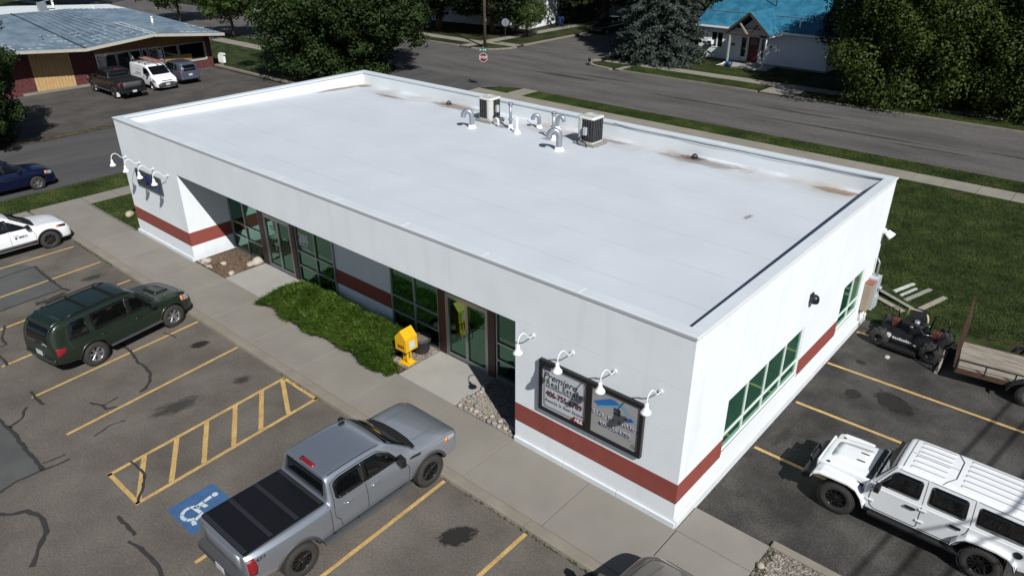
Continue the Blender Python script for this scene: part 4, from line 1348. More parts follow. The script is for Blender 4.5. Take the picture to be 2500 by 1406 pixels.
def loft_body(stations, paint, parent, arches, levels=2, creases=None, arch_w=0.36, name='body', floor=None):
    """stations: [(x, ring)]; arches: [(x, z, r)] -> one closed shell, wheel wells cut out. Returns (object, bvh)."""
    n = len(stations[0][1])
    full = 2 * n - 2
    vs, fs = [], []
    for x, rg in stations:
        for (y, z) in rg:
            vs.append((x, y, z))
        for (y, z) in rg[-2:0:-1]:
            vs.append((x, -y, z))
    for i in range(len(stations) - 1):
        for j in range(full):
            a, b_ = i * full + j, i * full + (j + 1) % full
            fs.append((a, b_, b_ + full, a + full))
    fs.append(list(range(full))[::-1])
    k = (len(stations) - 1) * full
    fs.append(list(range(k, k + full)))
    me = bpy.data.meshes.new(name)
    me.from_pydata(vs, [], fs)
    bm = bmesh.new()
    bm.from_mesh(me)
    bmesh.ops.recalc_face_normals(bm, faces=bm.faces)
    cl = bm.edges.layers.float.new('crease_edge')
    bm.verts.ensure_lookup_table()
    creases = creases or {}
    for e in bm.edges:
        a, b_ = e.verts[0].index, e.verts[1].index
        ja, jb = a % full, b_ % full
        ia, ib = a // full, b_ // full
        if ja == jb:
            jj = ja if ja < n else full - ja
            e[cl] = creases.get(jj, 0.0)
        elif ia == ib:
            e[cl] = creases.get(('s', ia), 0.0)
            if ia in (0, len(stations) - 1):
                e[cl] = creases.get('end', 0.35)
    bm.to_mesh(me)
    bm.free()
    me.materials.append(MATS[paint])
    me.materials.append(MATS['well_dark'])
    me.polygons.foreach_set('use_smooth', [True] * len(me.polygons))
    tmp = bpy.data.objects.new('tmp_body', me)
    link(tmp)
    ss = tmp.modifiers.new('s', 'SUBSURF')
    ss.levels = ss.render_levels = levels
    dg = bpy.context.evaluated_depsgraph_get()
    smooth_me = bpy.data.meshes.new_from_object(tmp.evaluated_get(dg))
    bpy.data.objects.remove(tmp)
    # wheel wells by boolean with half-cylinders
    W = max(p[0] for _, rg in stations for p in rg)
    cut = MB()
    cut.cur = 1
    for (ax, az, ar) in arches:
        for s in (-1, 1):
            cut.lathe([(0, s * (W - arch_w)), (ar, s * (W - arch_w)), (ar, s * (W + .3)), (0, s * (W + .3))], 28, (ax, 0, az), 'y', False)
    cm_ = bpy.data.meshes.new('cut')
    cm_.from_pydata([tuple(v) for v in cut.v], [], cut.f)
    cm_.materials.append(MATS[paint])
    cm_.materials.append(MATS['well_dark'])
    cm_.polygons.foreach_set('material_index', cut.mi)
    bm = bmesh.new()
    bm.from_mesh(cm_)
    bmesh.ops.remove_doubles(bm, verts=bm.verts, dist=1e-5)
    bmesh.ops.recalc_face_normals(bm, faces=bm.faces)
    bm.to_mesh(cm_)
    bm.free()
    t1, t2 = bpy.data.objects.new('t1', smooth_me), bpy.data.objects.new('t2', cm_)
    link(t1)
    link(t2)
    bo = t1.modifiers.new('b', 'BOOLEAN')
    bo.operation = 'DIFFERENCE'
    bo.solver = 'EXACT'
    bo.object = t2
    dg = bpy.context.evaluated_depsgraph_get()
    out = bpy.data.meshes.new_from_object(t1.evaluated_get(dg))
    bpy.data.objects.remove(t1)
    bpy.data.objects.remove(t2)
    bm = bmesh.new()
    bm.from_mesh(out)
    bvh = BVHTree.FromBMesh(bm)
    # uncut skin for draping trim over the arches
    bm2 = bmesh.new()
    bm2.from_mesh(smooth_me)
    bvh2 = BVHTree.FromBMesh(bm2)
    bm.free()
    bm2.free()
    out.name = name
    try:
        out.set_sharp_from_angle(angle=R(50))
    except Exception:
        pass
    o = bpy.data.objects.new(name, out)
    link(o)
    o.parent = parent
    return o, bvh2

VIEWS = {'L': (Vector((0, -1, 0)), lambda a, b_: Vector((a, 6, b_))), 'R': (Vector((0, 1, 0)), lambda a, b_: Vector((a, -6, b_))),
         'T': (Vector((0, 0, -1)), lambda a, b_: Vector((a, b_, 6))), 'F': (Vector((-1, 0, 0)), lambda a, b_: Vector((8, a, b_))), 'B': (Vector((1, 0, 0)), lambda a, b_: Vector((-8, a, b_)))}
def cast(bvh, view, a, b_):
    d, f = VIEWS[view]
    o = f(a, b_)
    h, nr, _, _ = bvh.ray_cast(o, d)
    if h is None:
        q = o + d * 6.9
        h, nr, _, _ = bvh.find_nearest(q)
    if nr.dot(d) > 0:
        nr = -nr
    return h, nr

def drape(bvh, view, poly, name, m, parent, off=0.006, step=0.10, thick=0.02, smooth=True):
    """Lay a panel with the given 2-D outline onto the body, seen from a side."""
    bnd = []
    k = len(poly)
    for i in range(k):
        p, q = Vector(poly[i]), Vector(poly[(i + 1) % k])
        s = max(1, int((q - p).length / step))
        for j in range(s):
            bnd.append(p.lerp(q, j / s))
    nb = len(bnd)
    pts = list(bnd)
    x0, x1 = min(p.x for p in bnd), max(p.x for p in bnd)
    y0, y1 = min(p.y for p in bnd), max(p.y for p in bnd)
    def inside(p):
        c = False
        for i in range(nb):
            a, b_ = bnd[i], bnd[i - 1]
            if (a.y > p.y) != (b_.y > p.y) and p.x < (b_.x - a.x) * (p.y - a.y) / (b_.y - a.y) + a.x:
                c = not c
        return c
    gx = x0 + step
    while gx < x1 - step * .3:
        gy = y0 + step
        while gy < y1 - step * .3:
            p = Vector((gx, gy))
            if inside(p) and min((p - b_).length for b_ in bnd) > step * .4:
                pts.append(p)
            gy += step
        gx += step
    co, ed, fc, _, _, _ = delaunay_2d_cdt(pts, [(i, (i + 1) % nb) for i in range(nb)], [list(range(nb))], 1, 1e-5)
    vs, ns = [], []
    for c in co:
        h, nr = cast(bvh, view, c.x, c.y)
        vs.append(h + nr * off)
        ns.append(nr)
    fs = [list(f) for f in fc]
    # orient outward
    d = VIEWS[view][0]
    for f in fs:
        nrm = (vs[f[1]] - vs[f[0]]).cross(vs[f[2]] - vs[f[0]])
        if nrm.dot(d) > 0:
            f.reverse()
    if thick:
        cnt = {}
        for f in fs:
            for i in range(len(f)):
                a, b_ = f[i], f[(i + 1) % len(f)]
                cnt[(a, b_)] = 1
        rim = [(a, b_) for (a, b_) in cnt if (b_, a) not in cnt]
        mp = {}
        for a, b_ in rim:
            for v in (a, b_):
                if v not in mp:
                    mp[v] = len(vs)
                    vs.append(vs[v] - ns[v] * thick)
        for a, b_ in rim:
            fs.append([b_, a, mp[a], mp[b_]])
    return from_data(name, vs, fs, m, parent, smooth)

def ribbon(bvh, view, pts, w, name, m, parent, off=0.003, step=0.08):
    fine = []
    for p, q in zip(pts[:-1], pts[1:]):
        p, q = Vector(p), Vector(q)
        s = max(1, int((q - p).length / step))
        for j in range(s):
            fine.append(p.lerp(q, j / s))
    fine.append(Vector(pts[-1]))
    vs, fs = [], []
    for i, c in enumerate(fine):
        d = (fine[min(i + 1, len(fine) - 1)] - fine[max(i - 1, 0)]).normalized()
        n = Vector((-d.y, d.x)) * w / 2
        for s in (1, -1):
            h, nr = cast(bvh, view, c.x + n.x * s, c.y + n.y * s)
            vs.append(h + nr * off)
    fs = [(2 * i, 2 * i + 1, 2 * i + 3, 2 * i + 2) for i in range(len(fine) - 1)]
    return from_data(name, vs, fs, m, parent, True)

def annulus(cx, cz, r0, r1, a0, a1, n=18):
    return arc(cx, cz, r1, a0, a1, n) + arc(cx, cz, r0, a1, a0, n)

WHEELS = {}
def wheel_meshes(r, w, rim_r, rim_mat, style):
    key = (r, w, rim_r, rim_mat, style)
    if key in WHEELS:
        return WHEELS[key]
    ty = MB()
    h = w / 2
    # outer side faces +y
    ty.lathe([(rim_r - .01, -h * .85), (rim_r + .02, -h), (r * .93, -h), (r * .985, -h * .78), (r, -h * .5), (r, h * .5), (r * .985, h * .78), (r * .93, h), (rim_r + .02, h), (rim_r - .01, h * .85)], 36, (0, 0, 0), 'y')
    for k in range(44):        # tread blocks
        a = 2 * PI * k / 44
        for yy_ in (-.36, .0, .36):
            aa = a + (PI / 44 if yy_ == 0 else 0)
            ty.cbox((math.sin(aa) * (r + .002), yy_ * w, math.cos(aa) * (r + .002)), (r * .085, w * .26, .014), (0, aa, 0))
    rm = MB()
    rm.lathe([(rim_r, h * .86), (rim_r * .97, h * .90), (rim_r * .93, h * .80), (rim_r * .90, h * .2), (rim_r * .88, -h * .6)], 32, (0, 0, 0), 'y')
    bk = MB().lathe([(rim_r * .9, -h * .1), (0, -h * .1)], 24, (0, 0, 0), 'y')
    sp = MB()
    y_out = h * .62
    def spoke(a, w0, w1, r0, r1, yi, yo):
        c, s = math.cos(a), math.sin(a)
        def P(rr, t, y):
            return (rr * s + t * c, y, rr * c - t * s)
        vs = [P(r0, -w0, yi), P(r0, w0, yi), P(r1, w1, yo), P(r1, -w1, yo), P(r0, -w0, yi - .05), P(r0, w0, yi - .05), P(r1, w1, yo - .05), P(r1, -w1, yo - .05)]
        sp.add(vs, [(0, 1, 2, 3), (4, 7, 6, 5), (0, 4, 5, 1), (1, 5, 6, 2), (2, 6, 7, 3), (3, 7, 4, 0)])
    if style == 'six_twin':
        for k in range(6):
            for d in (-1, 1):
                a = k * PI / 3 + d * .14
                spoke(a, .017, .019, rim_r * .2, rim_r * .95, y_out * .9, y_out * 1.15)
    elif style == 'multi':
        for k in range(7):
            for d in (-1, 1):
                spoke(k * 2 * PI / 7 + d * .16, .013, .012, rim_r * .22, rim_r * .95, y_out, y_out * 1.15)
    elif style == 'five':
        for k in range(5):
            for d in (-1, 1):
                spoke(k * 2 * PI / 5 + d * .17, .03, .028, rim_r * .2, rim_r * .95, y_out * .95, y_out * 1.15)
    elif style == 'rugged':
        for k in range(7):
            spoke(k * 2 * PI / 7, .045, .03, rim_r * .2, rim_r * .72, y_out, y_out * .95)
            for d in (-1, 1):
                spoke(k * 2 * PI / 7 + d * .24, .018, .018, rim_r * .62, rim_r * .95, y_out * .95, y_out * 1.2)
    elif style == 'steel':
        sp.lathe([(rim_r * .92, y_out * .3), (rim_r * .7, y_out * .9), (rim_r * .4, y_out * .7), (rim_r * .25, y_out * 1.1), (0, y_out * 1.1)], 24, (0, 0, 0), 'y')
    sp.cyl((0, y_out * .4, 0), (0, y_out * 1.05, 0), rim_r * .24, rim_r * .20, 14)
    sp.cyl((0, y_out * 1.05, 0), (0, y_out * 1.15, 0), rim_r * .11, n=10)
    if style != 'steel':
        for k in range(6):
            a = k * PI / 3 + .3
            sp.cyl((math.sin(a) * rim_r * .17, y_out * 1.0, math.cos(a) * rim_r * .17), (math.sin(a) * rim_r * .17, y_out * 1.12, math.cos(a) * rim_r * .17), .012, n=6)
    else:
        pass
    objs = [ty.build('tyre', 'tire_wall'), rm.build('rim', rim_mat), sp.build('spokes', rim_mat, bevel=.004, segs=1), bk.build('brake', 'rim_dark' if rim_mat != 'rim_black' else 'well_dark')]
    ms = [o.data for o in objs]
    for o in objs:
        bpy.data.objects.remove(o)
    WHEELS[key] = ms
    return ms

def add_wheels(t, xs_, half, r, w, rim_r, rim_mat, style):
    ms = wheel_meshes(r, w, rim_r, rim_mat, style)
    for x in xs_:
        for s in (1, -1):
            o = bpy.data.objects.new('wheel', ms[0])
            link(o)
            o.parent = t
            o.location = (x, s * (half - w / 2), r)
            o.rotation_euler = (0, rnd.uniform(0, 1), 0 if s > 0 else PI)
            for nm, me in zip(('rim', 'spokes', 'brake_disc'), ms[1:]):
                q = bpy.data.objects.new(nm, me)
                link(q)
                q.parent = o

def handle(bvh, side, x, z, parent, m, L_=0.20):
    h, nr = cast(bvh, side, x, z)
    h2, _ = cast(bvh, side, x + L_, z)
    b_ = MB()
    b_.tube([h - nr * .01, h + nr * .035, h2 + nr * .035, h2 - nr * .01], [.012, .016, .016, .012], 6)
    b_.build('door_handle', m, parent)

def mirror(bvh, side, x, z, parent, m, sz=(.14, .20, .17), arm=True):
    s = 1 if side == 'L' else -1
    h, nr = cast(bvh, side, x, z)
    c = Vector((h.x + .02, h.y + s * (.06 + sz[1] / 2), h.z + .06))
    b_ = MB()
    b_.cbox(c, sz, (0, 0, s * R(8)))
    b_.bar(h, c + Vector((0, -s * sz[1] * .4, -.04)), .07, .05)
    o = b_.build('mirror', m, parent, bevel=.03, segs=3)
    g = MB()
    g.cbox(c + Vector((-sz[0] / 2 - .004, 0, 0)), (.006, sz[1] * .82, sz[2] * .78))
    g.build('mirror_glass', 'car_glass', o)

def both(fn):
    for s in ('L', 'R'):
        fn(s, 1 if s == 'L' else -1)

def plate(bvh, view, z, parent, y=0.0):
    sgn = 1 if view == 'F' else -1
    h, nr = cast(bvh, view, y, z)
    MB().cbox((h.x + sgn * .02, y, z), (.012, .31, .155)).build('licence_plate', 'plate', parent)

def seams(bvh, parent, lines, w=.012):
    for s in ('L', 'R'):
        for ln in lines:
            ribbon(bvh, s, ln, w, 'door_seam', 'seam', parent)

# ---------- silver crew-cab pickup
def pickup(loc, rz, label, paint, rim_mat, style, cover=True, scale=1.0, r=.42, fascia='black_plastic', mud=False):
    t = thing('pickup_truck', label, 'pickup truck', loc, rz)
    fx, rx = 1.873, -1.873
    W = 1.02
    hood, belt, roof, bed = 1.235, 1.27, 1.90, 1.335
    S = []
    S.append((-3.03, ring(.93, .62, 1.05, 1.20, .03, .80, 1.31, .0)))
    S.append((-2.99, ring(.965, .56, 1.08, 1.22, .03, .84, 1.33, .0)))
    S.append((-2.60, ring(1.0, .50, 1.12, 1.24, .03, .86, bed, .0)))
    S.append((-1.87, ring(1.03, .48, 1.12, 1.24, .03, .88, bed, .0)))
    S.append((-1.15, ring(1.01, .46, 1.12, 1.24, .03, .87, bed, .0)))
    S.append((-1.02, ring(1.0, .46, 1.10, 1.24, .03, .87, bed, .0)))
    S.append((-0.985, ring(.99, .46, 1.10, 1.24, .04, .84, bed + .03, .0)))
    S.append((-0.90, ring(1.0, .46, 1.08, 1.25, .05, .74, 1.86, .02)))
    S.append((-0.72, ring(1.0, .46, 1.08, 1.25, .05, .745, 1.885, .025)))
    S.append((0.0, ring(1.0, .46, 1.06, 1.25, .05, .75, roof, .03)))
    S.append((0.62, ring(1.0, .46, 1.06, 1.25, .05, .735, 1.875, .03)))
    S.append((0.86, ring(1.0, .46, 1.06, 1.25, .05, .73, 1.79, .035)))
    S.append((1.50, ring(1.0, .46, 1.05, 1.22, .05, .80, 1.285, .02)))
    S.append((1.62, ring(1.005, .46, 1.05, 1.20, .05, .82, 1.245, .02)))
    S.append((1.9, ring(1.02, .46, 1.04, 1.18, .06, .80, 1.235, .03)))
    S.append((2.45, ring(1.01, .46, 1.03, 1.17, .06, .82, 1.21, .02)))
    S.append((2.74, ring(.985, .44, 1.0, 1.13, .06, .80, 1.165, .015)))
    S.append((2.87, ring(.95, .42, .97, 1.06, .06, .76, 1.09, .01)))
    S.append((2.92, ring(.88, .44, .92, 1.0, .08, .70, 1.02, .0)))
    body, bv = loft_body(S, paint, t, [(fx, r, r + .085), (rx, r, r + .085)], creases={4: .3, 5: .6, 2: .5, 8: .5, ('s', 6): .7, ('s', 7): .75, ('s', 12): .4, 'end': .4})
    # glazing
    drape(bv, 'F', rpoly([(-.76, 1.29), (.76, 1.29), (.70, 1.80), (-.70, 1.80)], .06), 'windshield', 'car_glass', t, step=.12)
    drape(bv, 'T', rpoly([(1.44, -.86), (1.44, .86), (1.60, .80), (1.68, .45), (1.70, 0), (1.68, -.45), (1.60, -.80)], .05), 'cowl', 'black_plastic', t, off=.012, step=.1)
    drape(bv, 'B', rpoly([(-.73, 1.42), (.73, 1.42), (.68, 1.80), (-.68, 1.80)], .06), 'rear_window', 'car_glass', t, step=.12)
    def sidew(s, k):
        drape(bv, s, rpoly([(.03, 1.31), (.98, 1.31), (.80, 1.57), (.50, 1.75), (.05, 1.775)], .05), 'side_window', 'car_glass', t)
        drape(bv, s, rpoly([(-.80, 1.36), (-.70, 1.31), (-.03, 1.31), (-.01, 1.775), (-.60, 1.765), (-.78, 1.70)], .06), 'side_window', 'car_glass', t)
        drape(bv, s, [(-.045, 1.315), (.045, 1.315), (.06, 1.775), (-.03, 1.775)], 'pillar_trim', 'black_metal', t, off=.004)
        handle(bv, s, -.62, 1.14, t, 'chrome' if paint != 'paint_black' else paint, .2)
        handle(bv, s, .12, 1.14, t, 'chrome' if paint != 'paint_black' else paint, .2)
        mirror(bv, s, .92, 1.32, t, 'black_metal', (.13, .24, .24))
        for ax in (fx, rx):
            drape(bv, s, annulus(ax, r, r + .082, r + .155, R(4), R(176)), 'arch_flare', 'trim_grey' if paint != 'paint_black' else paint, t, off=.024, step=.12, thick=.05)
        drape(bv, s, [(1.28, 1.14), (1.60, 1.10), (1.66, 1.145), (1.32, 1.19)], 'fender_vent', 'black_metal', t, off=.008)
        # headlight wraps onto the flank
        drape(bv, s, [(2.45, .98), (2.80, .90), (2.84, 1.04), (2.52, 1.09)], 'headlight', 'lens_clear', t, off=.01)
        drape(bv, s, [(2.42, .98), (2.52, .965), (2.54, 1.06), (2.46, 1.08)], 'side_marker', 'amber', t, off=.016)
        drape(bv, s, [(-3.0, .84), (-2.84, .84), (-2.80, 1.02), (-2.84, 1.24), (-3.0, 1.24)], 'tail_light', 'lens_red', t, off=.012)
        # running board
        b_ = MB()
        b_.prism([(-.06, -.03), (.09, -.03), (.11, .0), (.06, .02), (-.06, .02)], 'x', -1.28, 1.28)
        for v in b_.v:
            v.y, v.z = k * (1.0 + v.y), .47 + v.z
        b_.build('running_board', 'trim_grey', t, bevel=.01)
        for bx_ in (-.95, -.3, .35, .95):
            MB().bar((bx_, k * .88, .50), (bx_, k * 1.0, .47), .06, .03).build('step_bracket', 'black_plastic', t)
        if mud:
            for ax in (fx, rx):
                MB().cbox((ax - r - .07, k * .93, .34), (.02, .24, .34), (0, R(-12), 0)).build('mud_flap', 'white_paint', t)
    both(sidew)
    seams(bv, t, [[(1.22, .52), (1.24, .95), (1.10, 1.25), (.98, 1.33), (.78, 1.60), (.48, 1.79), (.0, 1.81), (-.60, 1.80), (-.83, 1.72), (-.86, 1.33), (-.90, 1.1), (-.90, .95), (-.78, .8), (-.74, .52)], [(-.01, .52), (-.01, 1.29)], [(-1.0, .5), (-1.0, 1.27)]], .014)
    # roof ribs and shark marker
    for y in (-.50, -.27, .27, .50):
        ribbon(bv, 'T', [(-.62, y), (.42, y * 1.04)], .022, 'roof_rib', paint, t, off=.012)
    for y in (-.70, .70):
        ribbon(bv, 'T', [(-.80, y * .98), (.60, y * .98)], .018, 'roof_seam', 'seam', t)
    h, _ = cast(bv, 'T', .52, .52)
    MB().cbox(h + Vector((0, 0, .02)), (.16, .07, .05)).build('roof_antenna', 'black_metal', t, bevel=.015)
    drape(bv, 'T', [(-.865, -.24), (-.865, .24), (-.76, .24), (-.76, -.24)], 'brake_light', 'lens_red', t, off=.012, step=.08)
    # hood creases
    for y in (-.55, .55):
        ribbon(bv, 'T', [(1.75, y), (2.2, y * .97), (2.62, y * .86)], .05, 'hood_crease', paint, t, off=.014)
    # bed cover in three folding panels
    if cover:
        b_ = MB().prism(rpoly([(-2.985, -.84), (-2.985, .84), (-1.03, .84), (-1.03, -.84)], .04), 'z', bed - .02, bed + .028)
        cv = b_.build('tonneau_cover', 'tonneau', t, bevel=.012)
        for x in (-2.93, -2.33, -1.70, -1.09):
            MB().box(x - .05, x + .05, -.79, .79, bed + .03, bed + .042).build('cover_hinge', 'tonneau_strip', cv, bevel=.005, segs=1)
    # tailgate, bumper, grille
    drape(bv, 'B', [(-.70, .80), (.70, .80), (.70, 1.24), (-.70, 1.24)], 'tailgate', paint if paint != 'paint_black' else 'trim_grey', t, off=.02, step=.2)
    bp = MB().prism([(-3.16, .48), (-3.16, .66), (-3.02, .70), (-2.92, .70), (-2.92, .48)], 'y', -.94, .94)
    bpo = bp.build('rear_bumper', 'trim_grey' if paint != 'paint_black' else 'paint_black', t, bevel=.03)
    MB().cbox((-3.172, 0, .58), (.012, .31, .15)).build('licence_plate', 'plate', t)
    fb = MB().prism([(2.62, .40), (2.93, .42), (2.95, .62), (2.86, .66), (2.62, .66)], 'y', -.86, .86)
    fb.build('front_bumper', fascia, t, bevel=.04)
    drape(bv, 'F', rpoly([(-.60, .66), (.60, .66), (.62, .97), (-.62, .97)], .05), 'grille', 'black_metal', t, off=.02)
    MB().cyl((-3.0, .5, .45), (-3.12, .52, .42), .05, n=10).build('exhaust', 'steel', t)
    add_wheels(t, (fx, rx), 1.03, r, .28, r * .60, rim_mat, style)
    t.scale = (scale,) * 3
    return t, bv
pk, bv = pickup((-6.31, -4.50, Z_LOT), R(90), 'silver crew cab pickup with black bed cover beside the blue accessible bay', 'paint_silver', 'rim_black', 'multi')
hz_ = cast(bv, 'R', -2.72, 1.20)
text_mesh('bed_badge', '4X4', 'black_metal', pk, .13, (hz_[0].x, hz_[0].y - .012, hz_[0].z - .03), (R(78), 0, 0), shear=.2)
pickup((-55.75, 11.72, -0.115), R(180), 'black lifted pickup parked beside the white van at the brick shop', 'paint_black', 'rim_dark', 'six_twin', r=.44, mud=True)

# ---------- station-wagon bodied SUVs
def suv(name, loc, rz, label, paint, L_, W, H, wb, r, rim_mat, style, front_ov=.88, hoodz=1.06, belt=1.12, cat='SUV', flare=False, rack=False, clad=None, rear_slant=.20, wind=.75, boards=False, boxy=0.0, front_marker=True, spoiler=True, zb=.30, lamp='slim', hood_scoop=False, rail=False):
    t = thing(name, label, cat, loc, rz)
    fx, rx = wb / 2, -wb / 2
    xf = fx + front_ov
    xb = xf - L_
    xw = fx - .42                      # windshield base
    xrf = xw - wind                    # roof front
    wt = W * (.74 + .05 * boxy)
    S = []
    S.append((xb, ring(W * .86, zb + .16, .80, belt - .06, .05, wt * .86, H * .72, .0)))
    S.append((xb + .05, ring(W * .92, zb + .10, .84, belt - .02, .06, wt * .92, H * .80, .0)))
    S.append((xb + rear_slant * .7 + .05, ring(W * .97, zb + .06, .88, belt, .07, wt * .95, H * .955, .01)))
    S.append((xb + rear_slant + .22, ring(W * .99, zb + .03, .90, belt, .07, wt * .98, H - .015, .02)))
    S.append((rx, ring(W * 1.01, zb, .90, belt, .075, wt, H - .005, .025)))
    S.append((rx + .65, ring(W, zb, .88, belt - .01, .075, wt, H, .03)))
    S.append(((xrf + rx) / 2 + .3, ring(W, zb, .87, belt - .02, .075, wt, H, .03)))
    S.append((xrf - .12, ring(W, zb, .87, belt - .03, .075, wt * .985, H - .03, .03)))
    S.append((xrf + .08, ring(W, zb, .87, belt - .035, .075, wt * .975, H - .10, .035)))
    S.append((xw - .06, ring(W, zb, .87, hoodz + .02, .06, W * .80, hoodz + .06, .025)))
    S.append((xw + .08, ring(W * 1.0, zb, .86, hoodz - .03, .06, W * .80, hoodz + .01, .03)))
    S.append((fx, ring(W * 1.01, zb, .85, hoodz - .07, .08, W * .76, hoodz - .01, .035)))
    S.append((xf - .42, ring(W * .985, zb - .02, .82, hoodz - .12, .09, W * .72, hoodz - .06, .035)))
    S.append((xf - .16, ring(W * .92, zb - .04, .77, hoodz - .20, .09, W * .66, hoodz - .14, .02)))
    S.append((xf - .04, ring(W * .82, zb - .04, .68, hoodz - .32, .10, W * .56, hoodz - .26, .01)))
    S.append((xf, ring(W * .72, zb + .02, .60, hoodz - .42, .10, W * .50, hoodz - .38, .0)))
    body, bv = loft_body(S, paint, t, [(fx, r, r + .075), (rx, r, r + .075)], creases={4: .35, 5: .4, 2: .4, 8: .3, ('s', 9): .35, 'end': .3}, arch_w=.34)
    zt = H - .10
    b_in = W - .075
    drape(bv, 'F', rpoly([(-W * .74, hoodz + .10), (W * .74, hoodz + .10), (wt * .92, H - .13), (-wt * .92, H - .13)], .06), 'windshield', 'car_glass', t, step=.12)
    drape(bv, 'T', rpoly([(xw - .10, -W * .80), (xw - .10, W * .80), (xw + .06, W * .72), (xw + .13, 0), (xw + .06, -W * .72)], .05), 'cowl', 'black_plastic', t, off=.01)
    drape(bv, 'B', rpoly([(-wt * .80, belt + .02), (wt * .80, belt + .02), (wt * .74, H - .17), (-wt * .74, H - .17)], .06), 'rear_window', 'car_glass', t, step=.12)
    a_x = xrf + .02
    mid = (fx + rx) / 2 - .05
    z0 = belt + .03
    z1 = H - .115
    def sidew(s, k):
        drape(bv, s, rpoly([(mid + .05, z0 - .01), (xw - .22, z0 - .03), (a_x - .02, z1 - .09), (a_x - .28, z1), (mid + .05, z1 + .01)], .04), 'side_window', 'car_glass', t)
        drape(bv, s, rpoly([(rx + .18, z0 + .0), (mid - .02, z0 - .01), (mid - .02, z1 + .01), (rx + .12, z1 + .005)], .04), 'side_window', 'car_glass', t)
        drape(bv, s, [(mid - .03, z0), (mid + .06, z0), (mid + .06, z1), (mid - .03, z1)], 'pillar_trim', 'black_metal', t, off=.004)
        drape(bv, s, rpoly([(xb + rear_slant + .26, z0 + .04), (rx + .04 - .02, z0 + .01), (rx - .02, z1), (xb + rear_slant + .44, z1 - .03)], .07), 'side_window', 'car_glass', t)
        hm = paint
        handle(bv, s, rx + .30, .94, t, hm, .18)
        handle(bv, s, mid + .12, .93, t, hm, .18)
        mirror(bv, s, xw - .30, belt + .02, t, 'black_metal' if paint in ('paint_black', 'paint_green', 'paint_white') else paint, (.14, .20, .15))
        if flare:
            for ax in (fx, rx):
                drape(bv, s, annulus(ax, r, r + .072, r + .125, R(2), R(178)), 'arch_flare', clad or paint, t, off=.014, step=.12, thick=.04)
        if clad:
            drape(bv, s, [(rx + r + .11, zb + .10), (fx - r - .11, zb + .10), (fx - r - .12, zb + .24), (rx + r + .12, zb + .24)], 'sill_cladding', clad, t, off=.012, step=.2)
        # lamps
        if lamp == 'slim':
            drape(bv, s, [(xf - .62, hoodz - .21), (xf - .20, hoodz - .27), (xf - .16, hoodz - .20), (xf - .52, hoodz - .14)], 'headlight', 'lens_clear' if paint != 'paint_white' else 'black_metal', t, off=.008, step=.06)
            if front_marker:
                drape(bv, s, [(xf - .62, hoodz - .21), (xf - .46, hoodz - .235), (xf - .44, hoodz - .18), (xf - .54, hoodz - .15)], 'side_marker', 'amber', t, off=.013, step=.06)
        else:
            drape(bv, s, [(xf - .50, hoodz - .30), (xf - .16, hoodz - .36), (xf - .12, hoodz - .20), (xf - .48, hoodz - .14)], 'headlight', 'lens_clear', t, off=.008, step=.06)
            drape(bv, s, [(xf - .50, hoodz - .28), (xf - .38, hoodz - .30), (xf - .36, hoodz - .17), (xf - .48, hoodz - .145)], 'side_marker', 'amber', t, off=.013, step=.06)
        drape(bv, s, [(xb + .06, .80), (xb + .30, .88), (xb + .34, 1.02), (xb + .08, 1.06)], 'tail_light', 'lens_red', t, off=.010, step=.06)
        if boards:
            b_ = MB()
            b_.prism([(-.10, -.03), (.04, -.03), (.06, .0), (.03, .02), (-.10, .02)], 'x', rx + r + .10, fx - r - .08)
            for v in b_.v:
                v.y, v.z = k * (W + .02 + v.y), zb + .06 + v.z
            b_.build('running_board', 'steel', t, bevel=.008)
        if rail or rack:
            pts = []
            for x in [xrf - .15 - i * (xrf - .15 - (xb + rear_slant + .42)) / 8 for i in range(9)]:
                h, nr = cast(bv, 'T', x, k * wt * .86)
                pts.append(h + Vector((0, 0, .055)))
            pts[0].z -= .05
            pts[-1].z -= .05
            MB().tube(pts, .022, 8).build('roof_rail', 'black_metal', t)
    both(sidew)
    if rack:
        for x in (xrf - .55, rx + .30):
            h, _ = cast(bv, 'T', x, 0)
            MB().cbox((x, 0, h.z + .035), (.07, wt * 1.72, .022)).build('cross_bar', 'black_metal', t, bevel=.008)
    seams(bv, t, [[(fx - r - .12, zb + .12), (fx - r - .10, .75), (xw - .16, belt - .03), (xw - .20, belt + .02), (a_x + .02, z1 - .06), (a_x - .24, z1 + .035), (rx + .10, z1 + .04), (rx + .12, belt + .02), (rx + .26, .82), (rx + r + .13, .62), (rx + r + .13, zb + .12)], [(mid, zb + .12), (mid + .015, z0)]], .012)
    ribbon(bv, 'T', [(xw + .10, -W * .76), (fx, -W * .73), (xf - .38, -W * .66), (xf - .26, -W * .5), (xf - .20, 0), (xf - .26, W * .5), (xf - .38, W * .66), (fx, W * .73), (xw + .10, W * .76)], .012, 'hood_seam', 'seam', t)
    if hood_scoop:
        drape(bv, 'T', rpoly([(fx - .15, -.36), (fx - .15, .36), (fx + .42, .30), (fx + .42, -.30)], .10), 'hood_scoop', paint, t, off=.035, step=.12, thick=.05)
    else:
        for k in (-1, 1):
            ribbon(bv, 'T', [(xw + .15, k * W * .50), (fx, k * W * .48), (xf - .35, k * W * .40)], .04, 'hood_crease', paint, t, off=.010)
    drape(bv, 'F', rpoly([(-W * .52, hoodz - .40), (W * .52, hoodz - .40), (W * .50, hoodz - .22), (-W * .50, hoodz - .22)], .04), 'grille', 'black_metal', t, off=.010, step=.08)
    fbm = clad or 'black_plastic'
    drape(bv, 'F', rpoly([(-W * .66, zb + .02), (W * .66, zb + .02), (W * .70, zb + .20), (-W * .70, zb + .20)], .05), 'front_bumper', fbm, t, off=.03, step=.1, thick=.05)
